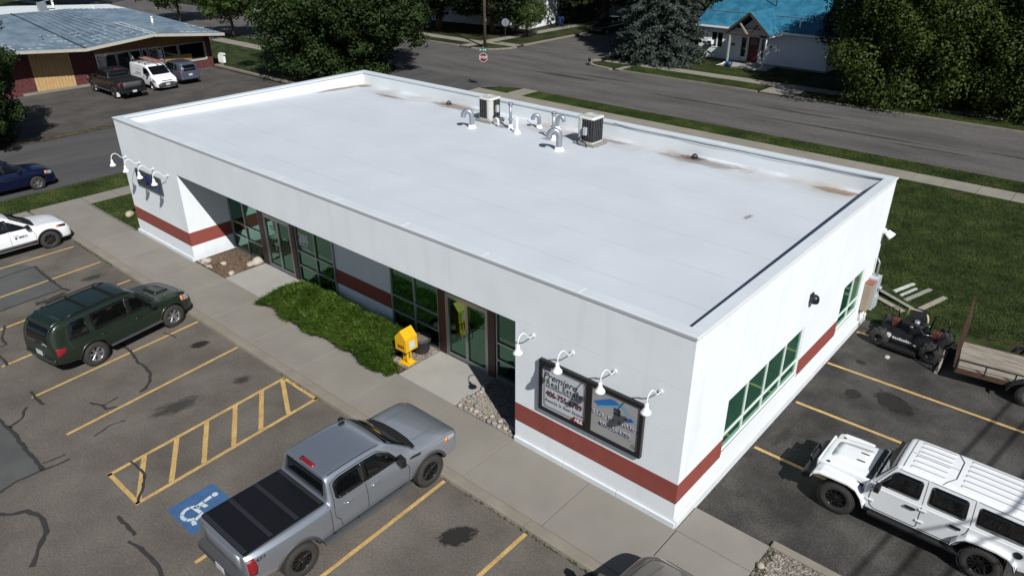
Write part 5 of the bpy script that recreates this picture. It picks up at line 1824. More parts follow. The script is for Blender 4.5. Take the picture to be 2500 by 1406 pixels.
    drape(bv, 'B', rpoly([(-W * .80, zb + .14), (W * .80, zb + .14), (W * .82, zb + .30), (-W * .82, zb + .30)], .05), 'rear_bumper', fbm if clad else paint, t, off=.04, step=.1, thick=.06)
    plate(bv, 'B', .78, t)
    if spoiler:
        drape(bv, 'T', rpoly([(xb + rear_slant * .75, -wt * .82), (xb + rear_slant + .30, -wt * .86), (xb + rear_slant + .30, wt * .86), (xb + rear_slant * .75, wt * .82)], .06), 'roof_spoiler', paint, t, off=.022, step=.1, thick=.04)
    add_wheels(t, (fx, rx), W - .005, r, .24, r * .60, rim_mat, style)
    return t, bv
# dark green SUV, slightly askew in its bay
g_dir = Vector((-17.66 + 17.16, -2.94 + 5.74))
g_ang = math.atan2(g_dir.y, g_dir.x)
g_mid = Vector((-17.41, -4.34)) - Vector((math.sin(g_ang), -math.cos(g_ang))) * .93
gs, bv = suv('sport_utility_vehicle', (g_mid.x, g_mid.y, Z_LOT), g_ang, 'dark green boxy SUV with roof rack parked at a slight angle in front bay', 'paint_green', 4.83, .955, 1.80, 2.79, .39, 'rim_silver', 'six_twin', front_ov=.90, hoodz=1.11, belt=1.10, flare=True, rack=True, boards=True, boxy=1.0, rear_slant=.24, wind=.62, zb=.40, hood_scoop=True, lamp='tall')
ws, bv = suv('crossover_car', (-28.80, -4.52, Z_LOT), R(90), 'white crossover with IMEG door lettering, nose against the walk at left edge', 'paint_white', 4.60, .92, 1.69, 2.70, .37, 'rim_dark', 'multi', front_ov=.92, hoodz=1.05, belt=1.09, flare=True, clad='trim_grey', rear_slant=.35, wind=.85, front_marker=True)
h, nr = cast(bv, 'R', .42, .82)
text_mesh('door_lettering', 'IMEG', 'ink_navy', ws, .15, (h.x, h.y - .006, .82), (R(88), 0, 0), offset=.002, extrude=.003)
flat_ = from_data('door_logo', [(h.x - .32, h.y - .008, .82), (h.x - .26, h.y - .008, .76), (h.x - .20, h.y - .008, .82), (h.x - .26, h.y - .008, .88)], [(0, 1, 2, 3)], 'ink_navy', ws)
suv('wagon_car', (-37.20, -2.05, -0.13), R(90), 'dark blue crossover parked along the cross street at left edge', 'paint_blue', 4.60, .90, 1.69, 2.64, .34, 'rim_silver', 'five', front_ov=.93, hoodz=1.02, belt=1.08, rear_slant=.30, wind=.80, lamp='tall', zb=.26)
suv('wagon_car', (-56.55, 17.05, -0.115), R(180), 'slate grey crossover backed out beside the white van at brick shop', 'paint_grey', 4.55, .89, 1.69, 2.62, .34, 'rim_dark', 'five', front_ov=.93, hoodz=1.02, belt=1.06, rear_slant=.30, wind=.80, zb=.26)
suv('wagon_car', (-44.6, 62.2, -0.13), R(-90), 'dark car parked in tree shade on the far cross street', 'paint_navy', 4.5, .89, 1.62, 2.62, .34, 'rim_silver', 'five', hoodz=1.0, belt=1.05, zb=.24)
suv('wagon_car', (-53.4, 1.6, -0.115), R(62), 'dark car deep in tree shade at the left picture edge', 'paint_navy', 4.5, .89, 1.60, 2.62, .34, 'rim_dark', 'five', hoodz=1.0, belt=1.05, zb=.24)
suv('sport_utility_vehicle', (1.20, -3.88, Z_LOT), R(90), 'taupe vehicle of which only the hood shows at bottom edge', 'paint_taupe', 4.75, .96, 1.72, 2.80, .38, 'rim_dark', 'five', front_ov=.90, hoodz=1.10, belt=1.13, wind=.72)

# ---------- white delivery van with ladder
def van(loc, rz):
    t = thing('delivery_van', 'white delivery van with red ladder on its roof facing out from shop', 'van', loc, rz)
    fx, rx, W, H = 1.45, -1.45, .91, 1.82
    S = [(-2.20, ring(.84, .42, .9, 1.12, .04, .72, 1.72, 0)), (-2.15, ring(.88, .36, .9, 1.12, .04, .76, 1.78, 0.01)), (-1.45, ring(.92, .30, .9, 1.12, .05, .79, H, .02)), (0, ring(.92, .28, .9, 1.10, .05, .79, H, .03)),
         (.55, ring(.92, .28, .9, 1.08, .05, .77, H - .02, .03)), (.80, ring(.92, .28, .9, 1.07, .05, .75, H - .10, .03)), (1.50, ring(.92, .28, .88, 1.05, .06, .74, 1.13, .02)), (1.62, ring(.92, .28, .88, 1.03, .06, .74, 1.08, .02)),
         (1.95, ring(.90, .26, .84, .96, .08, .68, 1.0, .03)), (2.15, ring(.84, .24, .74, .84, .09, .60, .88, .02)), (2.26, ring(.74, .26, .62, .70, .1, .5, .72, .0))]
    body, bv = loft_body(S, 'paint_white', t, [(fx, .33, .40), (rx, .33, .40)], creases={4: .3, 5: .4, 2: .4, 8: .4, 'end': .5}, arch_w=.32)
    drape(bv, 'F', rpoly([(-.70, 1.16), (.70, 1.16), (.68, 1.70), (-.68, 1.70)], .06), 'windshield', 'car_glass', t, step=.12)
    def sd(s, k):
        drape(bv, s, rpoly([(.25, 1.12), (1.30, 1.10), (1.05, 1.38), (.72, 1.60), (.25, 1.62)], .05), 'side_window', 'car_glass', t)
        mirror(bv, s, 1.10, 1.14, t, 'black_plastic', (.14, .20, .2))
        drape(bv, s, [(1.72, .74), (2.05, .66), (2.10, .80), (1.75, .92)], 'headlight', 'lens_clear', t, off=.01, step=.06)
        drape(bv, s, [(1.72, .78), (1.88, .75), (1.84, .88), (1.74, .90)], 'headlight_housing', 'black_metal', t, off=.014, step=.06)
        handle(bv, s, .28, .96, t, 'black_plastic', .16)
        drape(bv, s, [(-1.35, .98), (-.10, .98), (-.10, 1.02), (-1.35, 1.02)], 'side_decal', 'ink_red', t, off=.005)
        drape(bv, s, annulus(-.62, 1.20, .24, .27, R(20), R(150), 8), 'side_decal', 'ink_navy', t, off=.005, thick=0)
    both(sd)
    for s in ('R', 'L'):
        for i in range(6):
            drape(bv, s, [(-.95 + i * .13, 1.08), (-.87 + i * .13, 1.08), (-.87 + i * .13, 1.18), (-.95 + i * .13, 1.18)], 'side_decal', 'ink_navy', t, off=.005, thick=0)
    drape(bv, 'F', rpoly([(-.72, .30), (.72, .30), (.76, .54), (.40, .66), (-.40, .66), (-.76, .54)], .06), 'front_bumper', 'trim_grey', t, off=.02, thick=.05)
    drape(bv, 'F', [(-.40, .74), (.40, .74), (.42, .79), (-.42, .79)], 'grille', 'black_metal', t, off=.012)
    plate(bv, 'F', .50, t)
    seams(bv, t, [[(.18, .40), (.18, 1.70), (.66, 1.68), (1.05, 1.42), (1.38, 1.08), (1.30, .5)], [(-1.0, .45), (-1.0, 1.66), (.12, 1.66)]])
    rk = MB()
    for x in (-1.6, -.5, .5):
        rk.cbox((x, 0, H + .13), (.05, 1.5, .04))
        for k in (-1, 1):
            rk.bar((x, k * .70, H), (x, k * .70, H + .13), .05, .04)
    rk.build('roof_rack', 'black_metal', t)
    mat('ladder_red', (0.32, 0.09, 0.075), .6, var=.1)
    ld = thing('ladder', 'red orange extension ladder lying on the white van roof rack', 'ladder', Vector(loc) + Vector((0, .22, H + .16)), rz)
    for k in (-1, 1):
        MB().box(-1.9, 1.7, k * .20 - .035, k * .20 + .035, 0, .09).build('rail', 'ladder_red', ld, bevel=.008, segs=1)
    for i in range(12):
        MB().cyl((-1.75 + i * .30, -.18, .045), (-1.75 + i * .30, .18, .045), .018, n=6).build('rung', 'alum', ld)
    add_wheels(t, (fx, rx), .905, .33, .21, .20, 'rim_silver', 'steel')
    # rear rack post
    MB().tube([(-2.1, -.6, H), (-2.25, -.6, H + .75), (-1.5, -.6, H + .2)], .03, 6).build('rack_post', 'steel', t)
    return t
van((-55.75, 14.72, -0.115), 0)
# ------------------------------------------------------------------ white four-door off-roader with hard top
mat('hardtop_white', (0.72, 0.74, 0.76), .45, var=.03)
def offroader(loc, rz):
    t = thing('off_road_vehicle', 'white boxy four door off-roader with hardtop and flared fenders on side lot', 'SUV', loc, rz)
    P = 'paint_white'
    fx, rx, r = 1.504, -1.504, .415
    W = .80
    # tub: flank profile with the wheel cut-outs drawn in
    def tub_poly():
        pts = [(-2.28, .62), (-2.28, 1.14), (.93, 1.14), (.98, 1.10), (1.02, .62)]
        pts += [(fx - .60, .44), (rx + .62, .44)]
        pts += [(rx + .50 * math.cos(a), .44 + .50 * math.sin(a)) for a in [R(18) + k * (R(162) - R(18)) / 8 for k in range(9)]]
        pts += [(-2.05, .58)]
        return pts
    b_ = MB().prism(tub_poly(), 'y', -W, W)
    tub = b_.build('body', P, t, bevel=.035, segs=3)
    # nose and hood
    S = [(.90, [(0, .62), (.62, .62), (.68, .70), (.70, .85), (.715, 1.02), (.70, 1.10), (.66, 1.145), (.50, 1.165), (.25, 1.17), (0, 1.175)]),
         (1.05, [(0, .62), (.62, .62), (.67, .70), (.69, .85), (.70, 1.02), (.69, 1.10), (.65, 1.145), (.50, 1.165), (.25, 1.17), (0, 1.175)]),
         (1.6, [(0, .62), (.58, .62), (.63, .70), (.65, .85), (.655, 1.0), (.645, 1.07), (.60, 1.12), (.46, 1.145), (.25, 1.155), (0, 1.16)]),
         (2.02, [(0, .62), (.54, .62), (.59, .70), (.605, .85), (.61, .98), (.60, 1.04), (.55, 1.09), (.42, 1.115), (.22, 1.125), (0, 1.13)]),
         (2.12, [(0, .62), (.52, .62), (.57, .70), (.585, .85), (.585, .96), (.57, 1.0), (.52, 1.03), (.40, 1.05), (.22, 1.055), (0, 1.06)])]
    hood, bv = loft_body(S, P, t, [], creases={6: .3, 2: .6, 'end': .8}, name='hood')
    for y in (-.16, .16):
        drape(bv, 'T', rpoly([(1.22, y - .025), (1.42, y - .025), (1.42, y + .025), (1.22, y + .025)], .02), 'hood_vent', 'black_metal', t, off=.01, step=.05)
    ribbon(bv, 'T', [(1.03, -.64), (1.03, .64)], .012, 'hood_seam', 'seam', t)
    drape(bv, 'T', rpoly([(1.15, -.40), (1.15, .40), (1.95, .34), (1.95, -.34)], .1), 'hood_bulge', P, t, off=.010, step=.15, thick=.03)
    for k in (-1, 1):
        h, nr = cast(bv, 'T', 1.92, k * .56)
        MB().cbox(h + Vector((0, 0, .01)), (.07, .035, .04)).build('hood_latch', 'black_metal', t, bevel=.008)
        h, nr = cast(bv, 'L' if k > 0 else 'R', 1.12, .95)
        MB().cbox(h + Vector((0, k * .004, 0)), (.16, .012, .08)).build('fender_vent', 'black_metal', t, bevel=.004)
    # grille face
    g = MB().cbox((2.135, 0, .84), (.05, 1.16, .44))
    go = g.build('grille', P, t, bevel=.03, segs=3)
    for i in range(7):
        MB().cbox((2.163, -.27 + i * .09, .87), (.01, .05, .26)).build('grille_slot', 'black_metal', go, bevel=.004)
    for k in (-1, 1):
        MB().lathe([(0, .03), (.07, .025), (.09, .0), (.095, -.01)], 18, (2.16, k * .44, .90), 'x').build('headlight', 'lens_clear', t)
    MB().prism([(2.18, .50), (2.40, .52), (2.42, .64), (2.34, .70), (2.18, .70)], 'y', -.78, .78).build('front_bumper', 'black_plastic', t, bevel=.03)
    MB().tube([(2.36, -.30, .70), (2.40, -.28, .84), (2.40, .28, .84), (2.36, .30, .70)], .025, 8).build('bumper_hoop', 'black_metal', t)
    MB().prism([(-2.42, .46), (-2.30, .46), (-2.28, .66), (-2.42, .66)], 'y', -.80, .80).build('rear_bumper', 'black_plastic', t, bevel=.03)
    # fenders: folded sheet swept over each wheel
    def fender(cx, k, prof, wid, y_in):
        vs, fs = [], []
        n = len(prof)
        for (x, z) in prof:
            vs += [(cx + x, k * y_in, z), (cx + x, k * (y_in + wid - .05), z), (cx + x, k * (y_in + wid), z - .035), (cx + x, k * (y_in + wid), z - .085), (cx + x, k * y_in, z - .05)]
        for i in range(n - 1):
            for j in range(5):
                a = i * 5 + j
                c = i * 5 + (j + 1) % 5
                fs.append((a, c, c + 5, a + 5))
        fs.append([0, 1, 2, 3, 4][::-1])
        fs.append([(n - 1) * 5 + j for j in range(5)])
        q = MB()
        q.add(vs, fs)
        o = q.build('fender', P, t, bevel=.012, segs=2)
        li = MB()
        for (x0, z0), (x1, z1) in zip(prof[:-1], prof[1:]):
            li.bar((cx + x0, k * (y_in + wid * .5), z0 - .075), (cx + x1, k * (y_in + wid * .5), z1 - .075), wid * .92, .05)
        li.build('fender_liner', 'black_plastic', o)
    for k in (-1, 1):
        fender(fx, k, [(.66, .80), (.60, .93), (.46, 1.0), (.15, 1.015), (-.18, 1.015), (-.36, .96), (-.50, .80), (-.60, .58)], .34, .60)
        fender(rx, k, [(.62, .66), (.52, .84), (.38, .955), (.15, .985), (-.20, .985), (-.40, .95), (-.54, .84), (-.60, .70)], .155, .785)
        MB().box(fx - 1.02 - 1.62, fx - .70, k * .80 if k > 0 else -.93, .93 if k > 0 else k * .80, .40, .47).build('side_step', 'black_plastic', t, bevel=.02)
        MB().box(rx + .55, fx - .55, min(k * .70, k * .805), max(k * .70, k * .805), .40, .50).build('sill', 'black_plastic', t)
        s = 'L' if k > 0 else 'R'
    # hard top cabin
    T = []
    def rg(w0, w1, zt, cr):
        return [(0, 1.10), (w0 * .9, 1.10), (w0, 1.12), (w0, 1.14), (w0, 1.16), (w0 - .012, 1.20), (w0 + (w1 - w0) * .85, zt - .12), (w1, zt - .05), (w1 - .05, zt - .005), (w1 * .5, zt + cr * .7), (0, zt + cr)]
    T.append((-2.30, rg(.775, .66, 1.78, .02)))
    T.append((-2.26, rg(.785, .675, 1.82, .02)))
    T.append((-1.2, rg(.785, .68, 1.835, .025)))
    T.append((-.1, rg(.785, .68, 1.84, .025)))
    T.append((.40, rg(.785, .675, 1.83, .025)))
    T.append((.50, rg(.785, .67, 1.80, .025)))
    T.append((.88, rg(.785, .73, 1.22, .01)))
    T.append((.93, rg(.785, .75, 1.165, .005)))
    cab, cv = loft_body(T, P, t, [], creases={5: .7, 7: .5, 8: .6, 2: .8, 3: .8, 4: .8, ('s', 5): .6, ('s', 6): .6, 'end': .7}, name='hardtop')
    drape(cv, 'F', rpoly([(-.66, 1.25), (.66, 1.25), (.60, 1.75), (-.60, 1.75)], .05), 'windshield', 'car_glass', t, off=.008, step=.12)
    MB().prism([(.93, 1.145), (1.03, 1.15), (1.03, 1.185), (.93, 1.19)], 'y', -.64, .64).build('cowl', 'black_plastic', t)
    MB().bar((1.0, -.1, 1.20), (.88, .45, 1.28), .02, .015).build('wiper', 'black_metal', t)
    MB().bar((1.0, -.5, 1.20), (.88, .02, 1.28), .02, .015).build('wiper', 'black_metal', t)
    # windows in dark seals
    def wn(s, k):
        for poly in ([(-.10, 1.215), (.76, 1.215), (.48, 1.69), (-.10, 1.70)], [(-1.02, 1.215), (-.26, 1.215), (-.26, 1.70), (-.98, 1.70)], [(-2.12, 1.215), (-1.20, 1.215), (-1.18, 1.68), (-2.10, 1.66)]):
            drape(cv, s, rpoly(poly, .08, 4), 'side_window', 'car_glass', t, off=.008, step=.12)
        for ln in ([(.84, 1.18), (.50, 1.76), (-.16, 1.775), (-.18, 1.18)], [(-.20, 1.775), (-1.08, 1.77), (-1.12, 1.18)], [(-1.12, 1.77), (-2.20, 1.74)]):
            ribbon(cv, s, ln, .012, 'door_seam', 'seam', t)
        y = k * (W + .003)
        for ln in ([(.84, 1.13), (.86, .75), (.80, .60), (.70, .54), (-.15, .54), (-.19, .60), (-.19, 1.13)], [(-1.12, 1.13), (-1.10, .98), (-.98, .80), (-.92, .60), (-.85, .54), (-.23, .54)]):
            for p, q in zip(ln[:-1], ln[1:]):
                MB().bar((p[0], y, p[1]), (q[0], y, q[1]), .006, .014).build('door_seam', 'seam', t)
        for x in (.02, -.88):
            MB().cbox((x, k * (W + .02), 1.0), (.22, .035, .055)).build('door_handle', 'black_metal', t, bevel=.012)
        for x in (.86, -.19):
            for z in (1.05, .74):
                MB().cbox((x - .03, k * (W + .012), z), (.16, .024, .05)).build('hinge', P, t, bevel=.008)
        MB().cbox((.72, k * (W + .14), 1.24), (.12, .20, .18)).build('mirror', 'black_plastic', t, bevel=.03, segs=3)
        MB().bar((.74, k * W, 1.15), (.72, k * (W + .1), 1.2), .05, .04).build('mirror_arm', 'black_plastic', t)
        MB().cyl((-2.05, k * W, .98), (-2.05, k * (W + .012), .98), .085, n=20).build('fuel_cap' if k < 0 else 'vent_cap', 'black_plastic', t)
        MB().cbox((-2.31, k * .68, .92), (.07, .15, .22)).build('tail_light', 'lens_red', t, bevel=.012)
    both(wn)
    # roof: raised ribs and freedom-panel seam
    for i in range(6):
        y = -.50 + i * .20
        drape(cv, 'T', rpoly([(.28, y - .05), (.28, y + .05), (-.42, y + .05), (-.42, y - .05)], .03), 'roof_rib', 'paint_white', t, off=.004, step=.2, thick=.003)
        drape(cv, 'T', rpoly([(-.72, y - .05), (-.72, y + .05), (-2.15, y + .05), (-2.15, y - .05)], .03), 'roof_rib', 'paint_white', t, off=.004, step=.2, thick=.003)
    ribbon(cv, 'T', [(-.42, -.66), (-.60, -.35), (-.60, .35), (-.42, .66)], .016, 'roof_seam', 'seam', t, off=.013)
    ribbon(cv, 'T', [(.40, -.66), (.40, .66)], .014, 'roof_seam', 'seam', t, off=.006)
    ribbon(cv, 'T', [(.38, 0.0), (-.60, 0.0)], .010, 'roof_seam', 'seam', t, off=.006)
    add_wheels(t, (fx, rx), .925, r, .25, .245, 'rim_black', 'rugged')
    # spare on the tailgate
    ms = wheel_meshes(r, .25, .245, 'rim_black', 'rugged')
    sp_ = bpy.data.objects.new('spare_wheel', ms[0])
    link(sp_)
    sp_.parent = t
    sp_.location = (-2.44, 0, 1.05)
    sp_.rotation_euler = (0, 0, R(90))
    return t
off = offroader((4.10, 3.87, -0.085), R(180))
text_mesh('fender_badge', 'Jeep', 'steel', off, .12, (1.16, .716, .84), (R(90), 0, R(180)), offset=.002)

# ------------------------------------------------------------------ utility trailer with timber deck
mat('rust_steel', (0.075, 0.042, 0.028), .8, .2, var=.25, vscale=8)
mat('trailer_black', (0.022, 0.022, 0.024), .6, var=.2, vscale=6)
ramp_mat('deck_wood', [(0.3, (0.17, 0.145, 0.12)), (0.7, (0.33, 0.29, 0.245))], scale=3, detail=5, rough=.9, stretch=(.5, 8, 1), mix2=(30, .15))
tr = thing('utility_trailer', 'utility trailer with weathered plank deck and raised brown ramp gate', 'trailer', (3.20, 11.68, -0.085), R(8))
LT, HW, ZD = 4.6, .92, .48
for i in range(9):
    y = -HW + .03 + i * (2 * HW - .06) / 9
    MB().box(.06, LT, y + .004, y + (2 * HW - .06) / 9 - .004, ZD, ZD + .04 + rnd.uniform(-.004, .004)).build('deck_plank', 'deck_wood', tr)
fr = MB()
for k in (-1, 1):
    fr.box(0, LT, k * HW - .03, k * HW + .03, ZD - .10, ZD + .05)
for x in (.1, 1.2, 2.3, 3.4, 4.5):
    fr.box(x - .03, x + .03, -HW, HW, ZD - .09, ZD - .01)
fr.build('chassis', 'rust_steel', tr)
for k in (-1, 1):
    MB().tube([(0.03, k * (HW + .02), ZD + .34), (LT, k * (HW + .02), ZD + .34)], .024, 6).build('top_rail', 'rust_steel' if k > 0 else 'trailer_black', tr)
    for x in (.03, .75, 1.5, 2.3, 3.1, 3.9):
        MB().bar((x, k * (HW + .02), ZD), (x, k * (HW + .02), ZD + .34), .04, .05).build('stake', 'trailer_black', tr)
# ramp gate standing at the tail (frame + mesh)
gt = MB()
for y in (-HW, HW):
    gt.bar((-.04, y, ZD + .06), (.0, y, ZD + 1.62), .05, .05)
for z in (0, .5, .98):
    f_ = z
    gt.bar((-.04 + .04 * f_, -HW, ZD + .06 + 1.44 * f_), (-.04 + .04 * f_, HW, ZD + .06 + 1.44 * f_), .05, .05)
gt.build('ramp_gate', 'rust_steel', tr)
gm = MB()
for i in range(16):
    y = -HW + 2 * HW * (i + 1) / 17
    gm.bar((-.04, y, ZD + .07), (-.0, y, ZD + 1.48), .008, .008)
for i in range(9):
    f_ = (i + 1) / 10
    gm.bar((-.04 + .04 * f_, -HW, ZD + .06 + 1.44 * f_), (-.04 + .04 * f_, HW, ZD + .06 + 1.44 * f_), .008, .008)
gm.build('gate_mesh', 'rust_steel', tr)
for k in (-1, 1):
    prof = [(1.35, ZD - .10), (1.45, ZD + .12), (1.68, ZD + .27), (1.95, ZD + .30), (2.22, ZD + .27), (2.45, ZD + .12), (2.55, ZD - .10)]
    b_ = MB()
    for p, q in zip(prof[:-1], prof[1:]):
        b_.bar((p[0], k * (HW + .17), p[1]), (q[0], k * (HW + .17), q[1]), .27, .02)
    b_.build('mudguard', 'trailer_black', tr)
ms = wheel_meshes(.36, .22, .20, 'rim_silver', 'steel')
for k in (-1, 1):
    o = bpy.data.objects.new('wheel', ms[0])
    link(o)
    o.parent = tr
    o.location = (1.95, k * (HW + .17), .36)
    o.rotation_euler = (0, 0, 0 if k > 0 else PI)
    for nm, me in zip(('rim', 'hub_disc'), (ms[1], ms[2])):
        q = bpy.data.objects.new(nm, me)
        link(q)
        q.parent = o
MB().cyl((1.95, -HW - .1, .36), (1.95, HW + .1, .36), .04, n=8).build('axle', 'trailer_black', tr)

# ------------------------------------------------------------------ ride-on mower, black, behind the trailer
mat('mower_red', (0.10, 0.030, 0.022), .6, var=.2, vscale=10)
mat('mower_black', (0.010, 0.010, 0.011), .45, var=.2, vscale=8)
mat('seat_tan', (0.42, 0.38, 0.26), .6)
mw = thing('ride_on_mower', 'black ride-on mower with big rear tyres parked behind the trailer gate', 'mower', (1.70, 12.15, -0.085), R(-3))
def fat_wheel(x, y, r_, w_, ang=0):
    b_ = MB()
    b_.lathe([(r_ * .45, -w_ / 2), (r_ * .8, -w_ / 2), (r_ * .97, -w_ * .35), (r_, 0), (r_ * .97, w_ * .35), (r_ * .8, w_ / 2), (r_ * .45, w_ / 2)], 26, (0, 0, 0), 'y')
    for k in range(20):
        a = 2 * PI * k / 20
        b_.cbox((math.sin(a) * r_ * .99, w_ * .2 * (1 if k % 2 else -1), math.cos(a) * r_ * .99), (.05, w_ * .5, .035), (0, a, 0))
    o = b_.build('wheel', 'tire_wall', mw)
    o.location = (x, y, r_)
    o.rotation_euler = (0, 0, ang)
    hb = MB().lathe([(r_ * .46, -w_ * .3), (r_ * .3, -w_ * .1), (0, -w_ * .1)], 16, (0, 0, 0), 'y')
    hb.lathe([(r_ * .46, w_ * .3), (r_ * .3, w_ * .1), (0, w_ * .1)], 16, (0, 0, 0), 'y')
    hb.build('hub', 'mower_black', o)
fat_wheel(-.72, -.62, .30, .26)
fat_wheel(-.72, .52, .30, .26)
fat_wheel(.85, -.62, .33, .30)
fat_wheel(.85, .55, .33, .30)
MB().prism([(-.85, .30), (-.85, .46), (-.3, .52), (.95, .52), (1.05, .40), (1.0, .28), (-.7, .28)], 'y', -.42, .40).build('frame', 'mower_black', mw, bevel=.02)
MB().prism([(-.55, .12), (-.5, .26), (.45, .26), (.5, .12)], 'y', -.86, .86).build('cutting_deck', 'mower_black', mw, bevel=.03)
MB().box(-.50, .55, -.66, -.60, .30, .58).build('side_panel', 'mower_black', mw, bevel=.02)
en = MB()
en.box(.0, .42, -.22, .22, .52, .74)
en.cyl((.20, 0, .74), (.20, 0, .86), .17, .15, 18)
en.build('engine', 'mower_black', mw, bevel=.015)
MB().cyl((.12, -.05, .86), (.12, -.05, .98), .085, .075, 16).build('air_filter', 'galvanized', mw)
for x, y in ((.02, -.2), (.40, .22), (-.05, .22)):
    MB().cyl((x, y, .74), (x + .02, y, .82), .05, n=10).build('engine_cap', 'steel', mw)
st_ = MB()
st_.cbox((-.05, .10, .80), (.46, .46, .14))
st_.cbox((.05, .36, 1.0), (.48, .12, .40), (R(-14), 0, 0))
st_.build('seat', 'mower_black', mw, bevel=.04, segs=3)
MB().tube([(-.30, .30, .92), (-.28, .34, 1.14), (.22, .38, 1.16), (.32, .30, .98), (.36, .26, .78)], .034, 8).build('grab_frame', 'seat_tan', mw)
MB().box(-.62, -.42, -.02, .20, .52, .78).build('battery_box', 'mower_red', mw, bevel=.02)
MB().box(.58, .84, -.02, .24, .54, .74).build('fuel_tank', 'mower_red', mw, bevel=.03)
for y in (-.25, .45):
    MB().tube([(-.52, y, .50), (-.60, y, .95), (-.72, y - .05, 1.0), (-.80, y - .12, .98)], .018, 6).build('control_lever', 'mower_black', mw)
MB().tube([(.42, .52, .50), (.46, .54, 1.05), (.88, .54, 1.06), (.98, .50, .52)], .025, 6).build('roll_hoop', 'mower_black', mw)
MB().tube([(.3, -.2, .78), (.45, -.3, .72), (.62, -.2, .70), (.66, .0, .74)], .012, 6).build('fuel_hose', 'steel', mw)
MB().cyl((-.46, -.662, .50), (-.46, -.672, .50), .085, n=18).build('side_badge', 'ink_white', mw)
vs_ = MB()
for i in range(9):
    vs_.box(-.33 + i * .066, -.33 + i * .066 + .045, -.668, -.661, .43, .43 + (.06 if i % 3 else .08))
vs_.build('side_lettering', 'ink_white', mw)
MB().box(.30, .38, -.668, -.661, .40, .44).build('side_sticker', 'ink_white', mw)
tag(MB().bar((2.86, 10.95, -.045), (2.78, 12.50, -.045), .10, .07).build('timber_beam', 'wood_weathered'), 'grey timber lying on asphalt between mower and trailer gate', 'timber')

# loose fence boards on the lawn behind the building
mat('board_pale', (0.26, 0.265, 0.225), .9, var=.2, vscale=5, fine=.15)
mat('board_white', (0.46, 0.50, 0.47), .9, var=.25, vscale=4, fine=.2)
for p, q, w, z, mm, lb in (((-.25, 15.30), (1.32, 14.50), .16, .10, 'board_pale', 'long pale board leaning on others at the lawn edge'),
                    ((1.36, 14.72), (1.80, 16.35), .17, .06, 'wood_weathered', 'short brown grey board at right end of the loose boards'),
                    ((.76, 15.10), (1.22, 16.70), .14, .06, 'board_pale', 'pale board second from the right of the loose boards'),
                    ((.25, 15.60), (.62, 16.80), .13, .05, 'board_white', 'whitish board at the far left of the loose boards'),
                    ((.52, 15.45), (.80, 16.45), .10, .03, 'board_white', 'thin whitish board half sunk in grass between others'),
                    ((-.20, 14.75), (.95, 14.22), .22, .06, 'wood_weathered', 'rough grey timber nearest the asphalt by the meter cabinet')):
    tag(MB().bar((p[0], p[1], z), (q[0], q[1], z * .6), w, .05).build('fence_board', mm), lb, 'board', 'loose boards on the lawn')

# ------------------------------------------------------------------ brick shop with blue-grey metal roof
ramp_mat('brick_red', [(0.3, (0.075, 0.024, 0.028)), (0.7, (0.125, 0.042, 0.046))], scale=6, detail=4, rough=.85, mix2=(14, .25))
mat('board_ochre', (0.46, 0.30, 0.135), .75, var=.1, vscale=4)
mat('board_brown', (0.20, 0.105, 0.035), .75, var=.15, vscale=4)
mat('fascia_cream', (0.42, 0.41, 0.36), .6, var=.08)
ramp_mat('roof_blue', [(0.3, (0.12, 0.17, 0.22)), (0.7, (0.18, 0.24, 0.29))], scale=.7, detail=6, rough=.45, stretch=(1, 1, 1), mix2=(4, .12), spec=.5)
mat('roof_rib_white', (0.45, 0.50, 0.53), .5, var=.2, vscale=5)
mat('roof_bright', (0.62, 0.66, 0.67), .55, var=.1, vscale=1.2)
sh = thing('brick_shop', 'red brick shop with ochre boards under a low blue-grey metal roof', 'building', (-60, 0, 0))
# front wall piers (local x: 0 is wall face, y is world y)
X = 0.0
MB().box(-14, X, 5.35, 7.50, -.12, 2.95).build('wall', 'brick_red', sh)
MB().box(-14, X, 10.42, 12.22, -.12, 2.95).build('wall', 'brick_red', sh)
MB().box(-14, X, 21.62, 22.18, -.12, 2.6).build('wall', 'brick_red', sh)
MB().box(-14, X - .002, 17.9, 21.62, -.12, .62).build('wall', 'brick_red', sh)
MB().box(-14, X - .08, 7.50, 10.42, -.12, 2.95).build('wall', 'dark_frame', sh)
MB().box(-14, -.25, 12.22, 21.62, -.12, .60).build('base_wall', 'black_plastic', sh)
MB().prism([(7.4, 2.60), (7.4, 3.30), (11.0, 2.98), (16.4, 3.45), (22.18, 2.85), (22.18, 2.5)], 'x', -14, -.3).build('gable_infill', 'dark_frame', sh)
for i in range(12):
    y0 = 7.52 + i * 2.88 / 12
    MB().box(X - .075, X - .012 + (.014 if i % 2 else 0), y0 + .008, y0 + 2.88 / 12 - .008, .02, 2.95).build('ochre_board', 'board_ochre', sh)
def eave(y):
    pts = [(4.5, 3.40), (6.2, 3.40), (11.0, 2.98), (16.4, 3.45), (22.6, 2.82)]
    for (a, za), (b__, zb_) in zip(pts[:-1], pts[1:]):
        if a <= y <= b__:
            return za + (zb_ - za) * (y - a) / (b__ - a)
    return 3.0
for i in range(37):
    y0 = 12.24 + i * 9.36 / 37
    MB().box(X - .06, X - .01 + (.012 if i % 2 else 0), y0 + .006, y0 + 9.36 / 37 - .006, 2.20 - .02, eave(y0 + .1) - .04).build('upper_board', 'board_brown', sh)
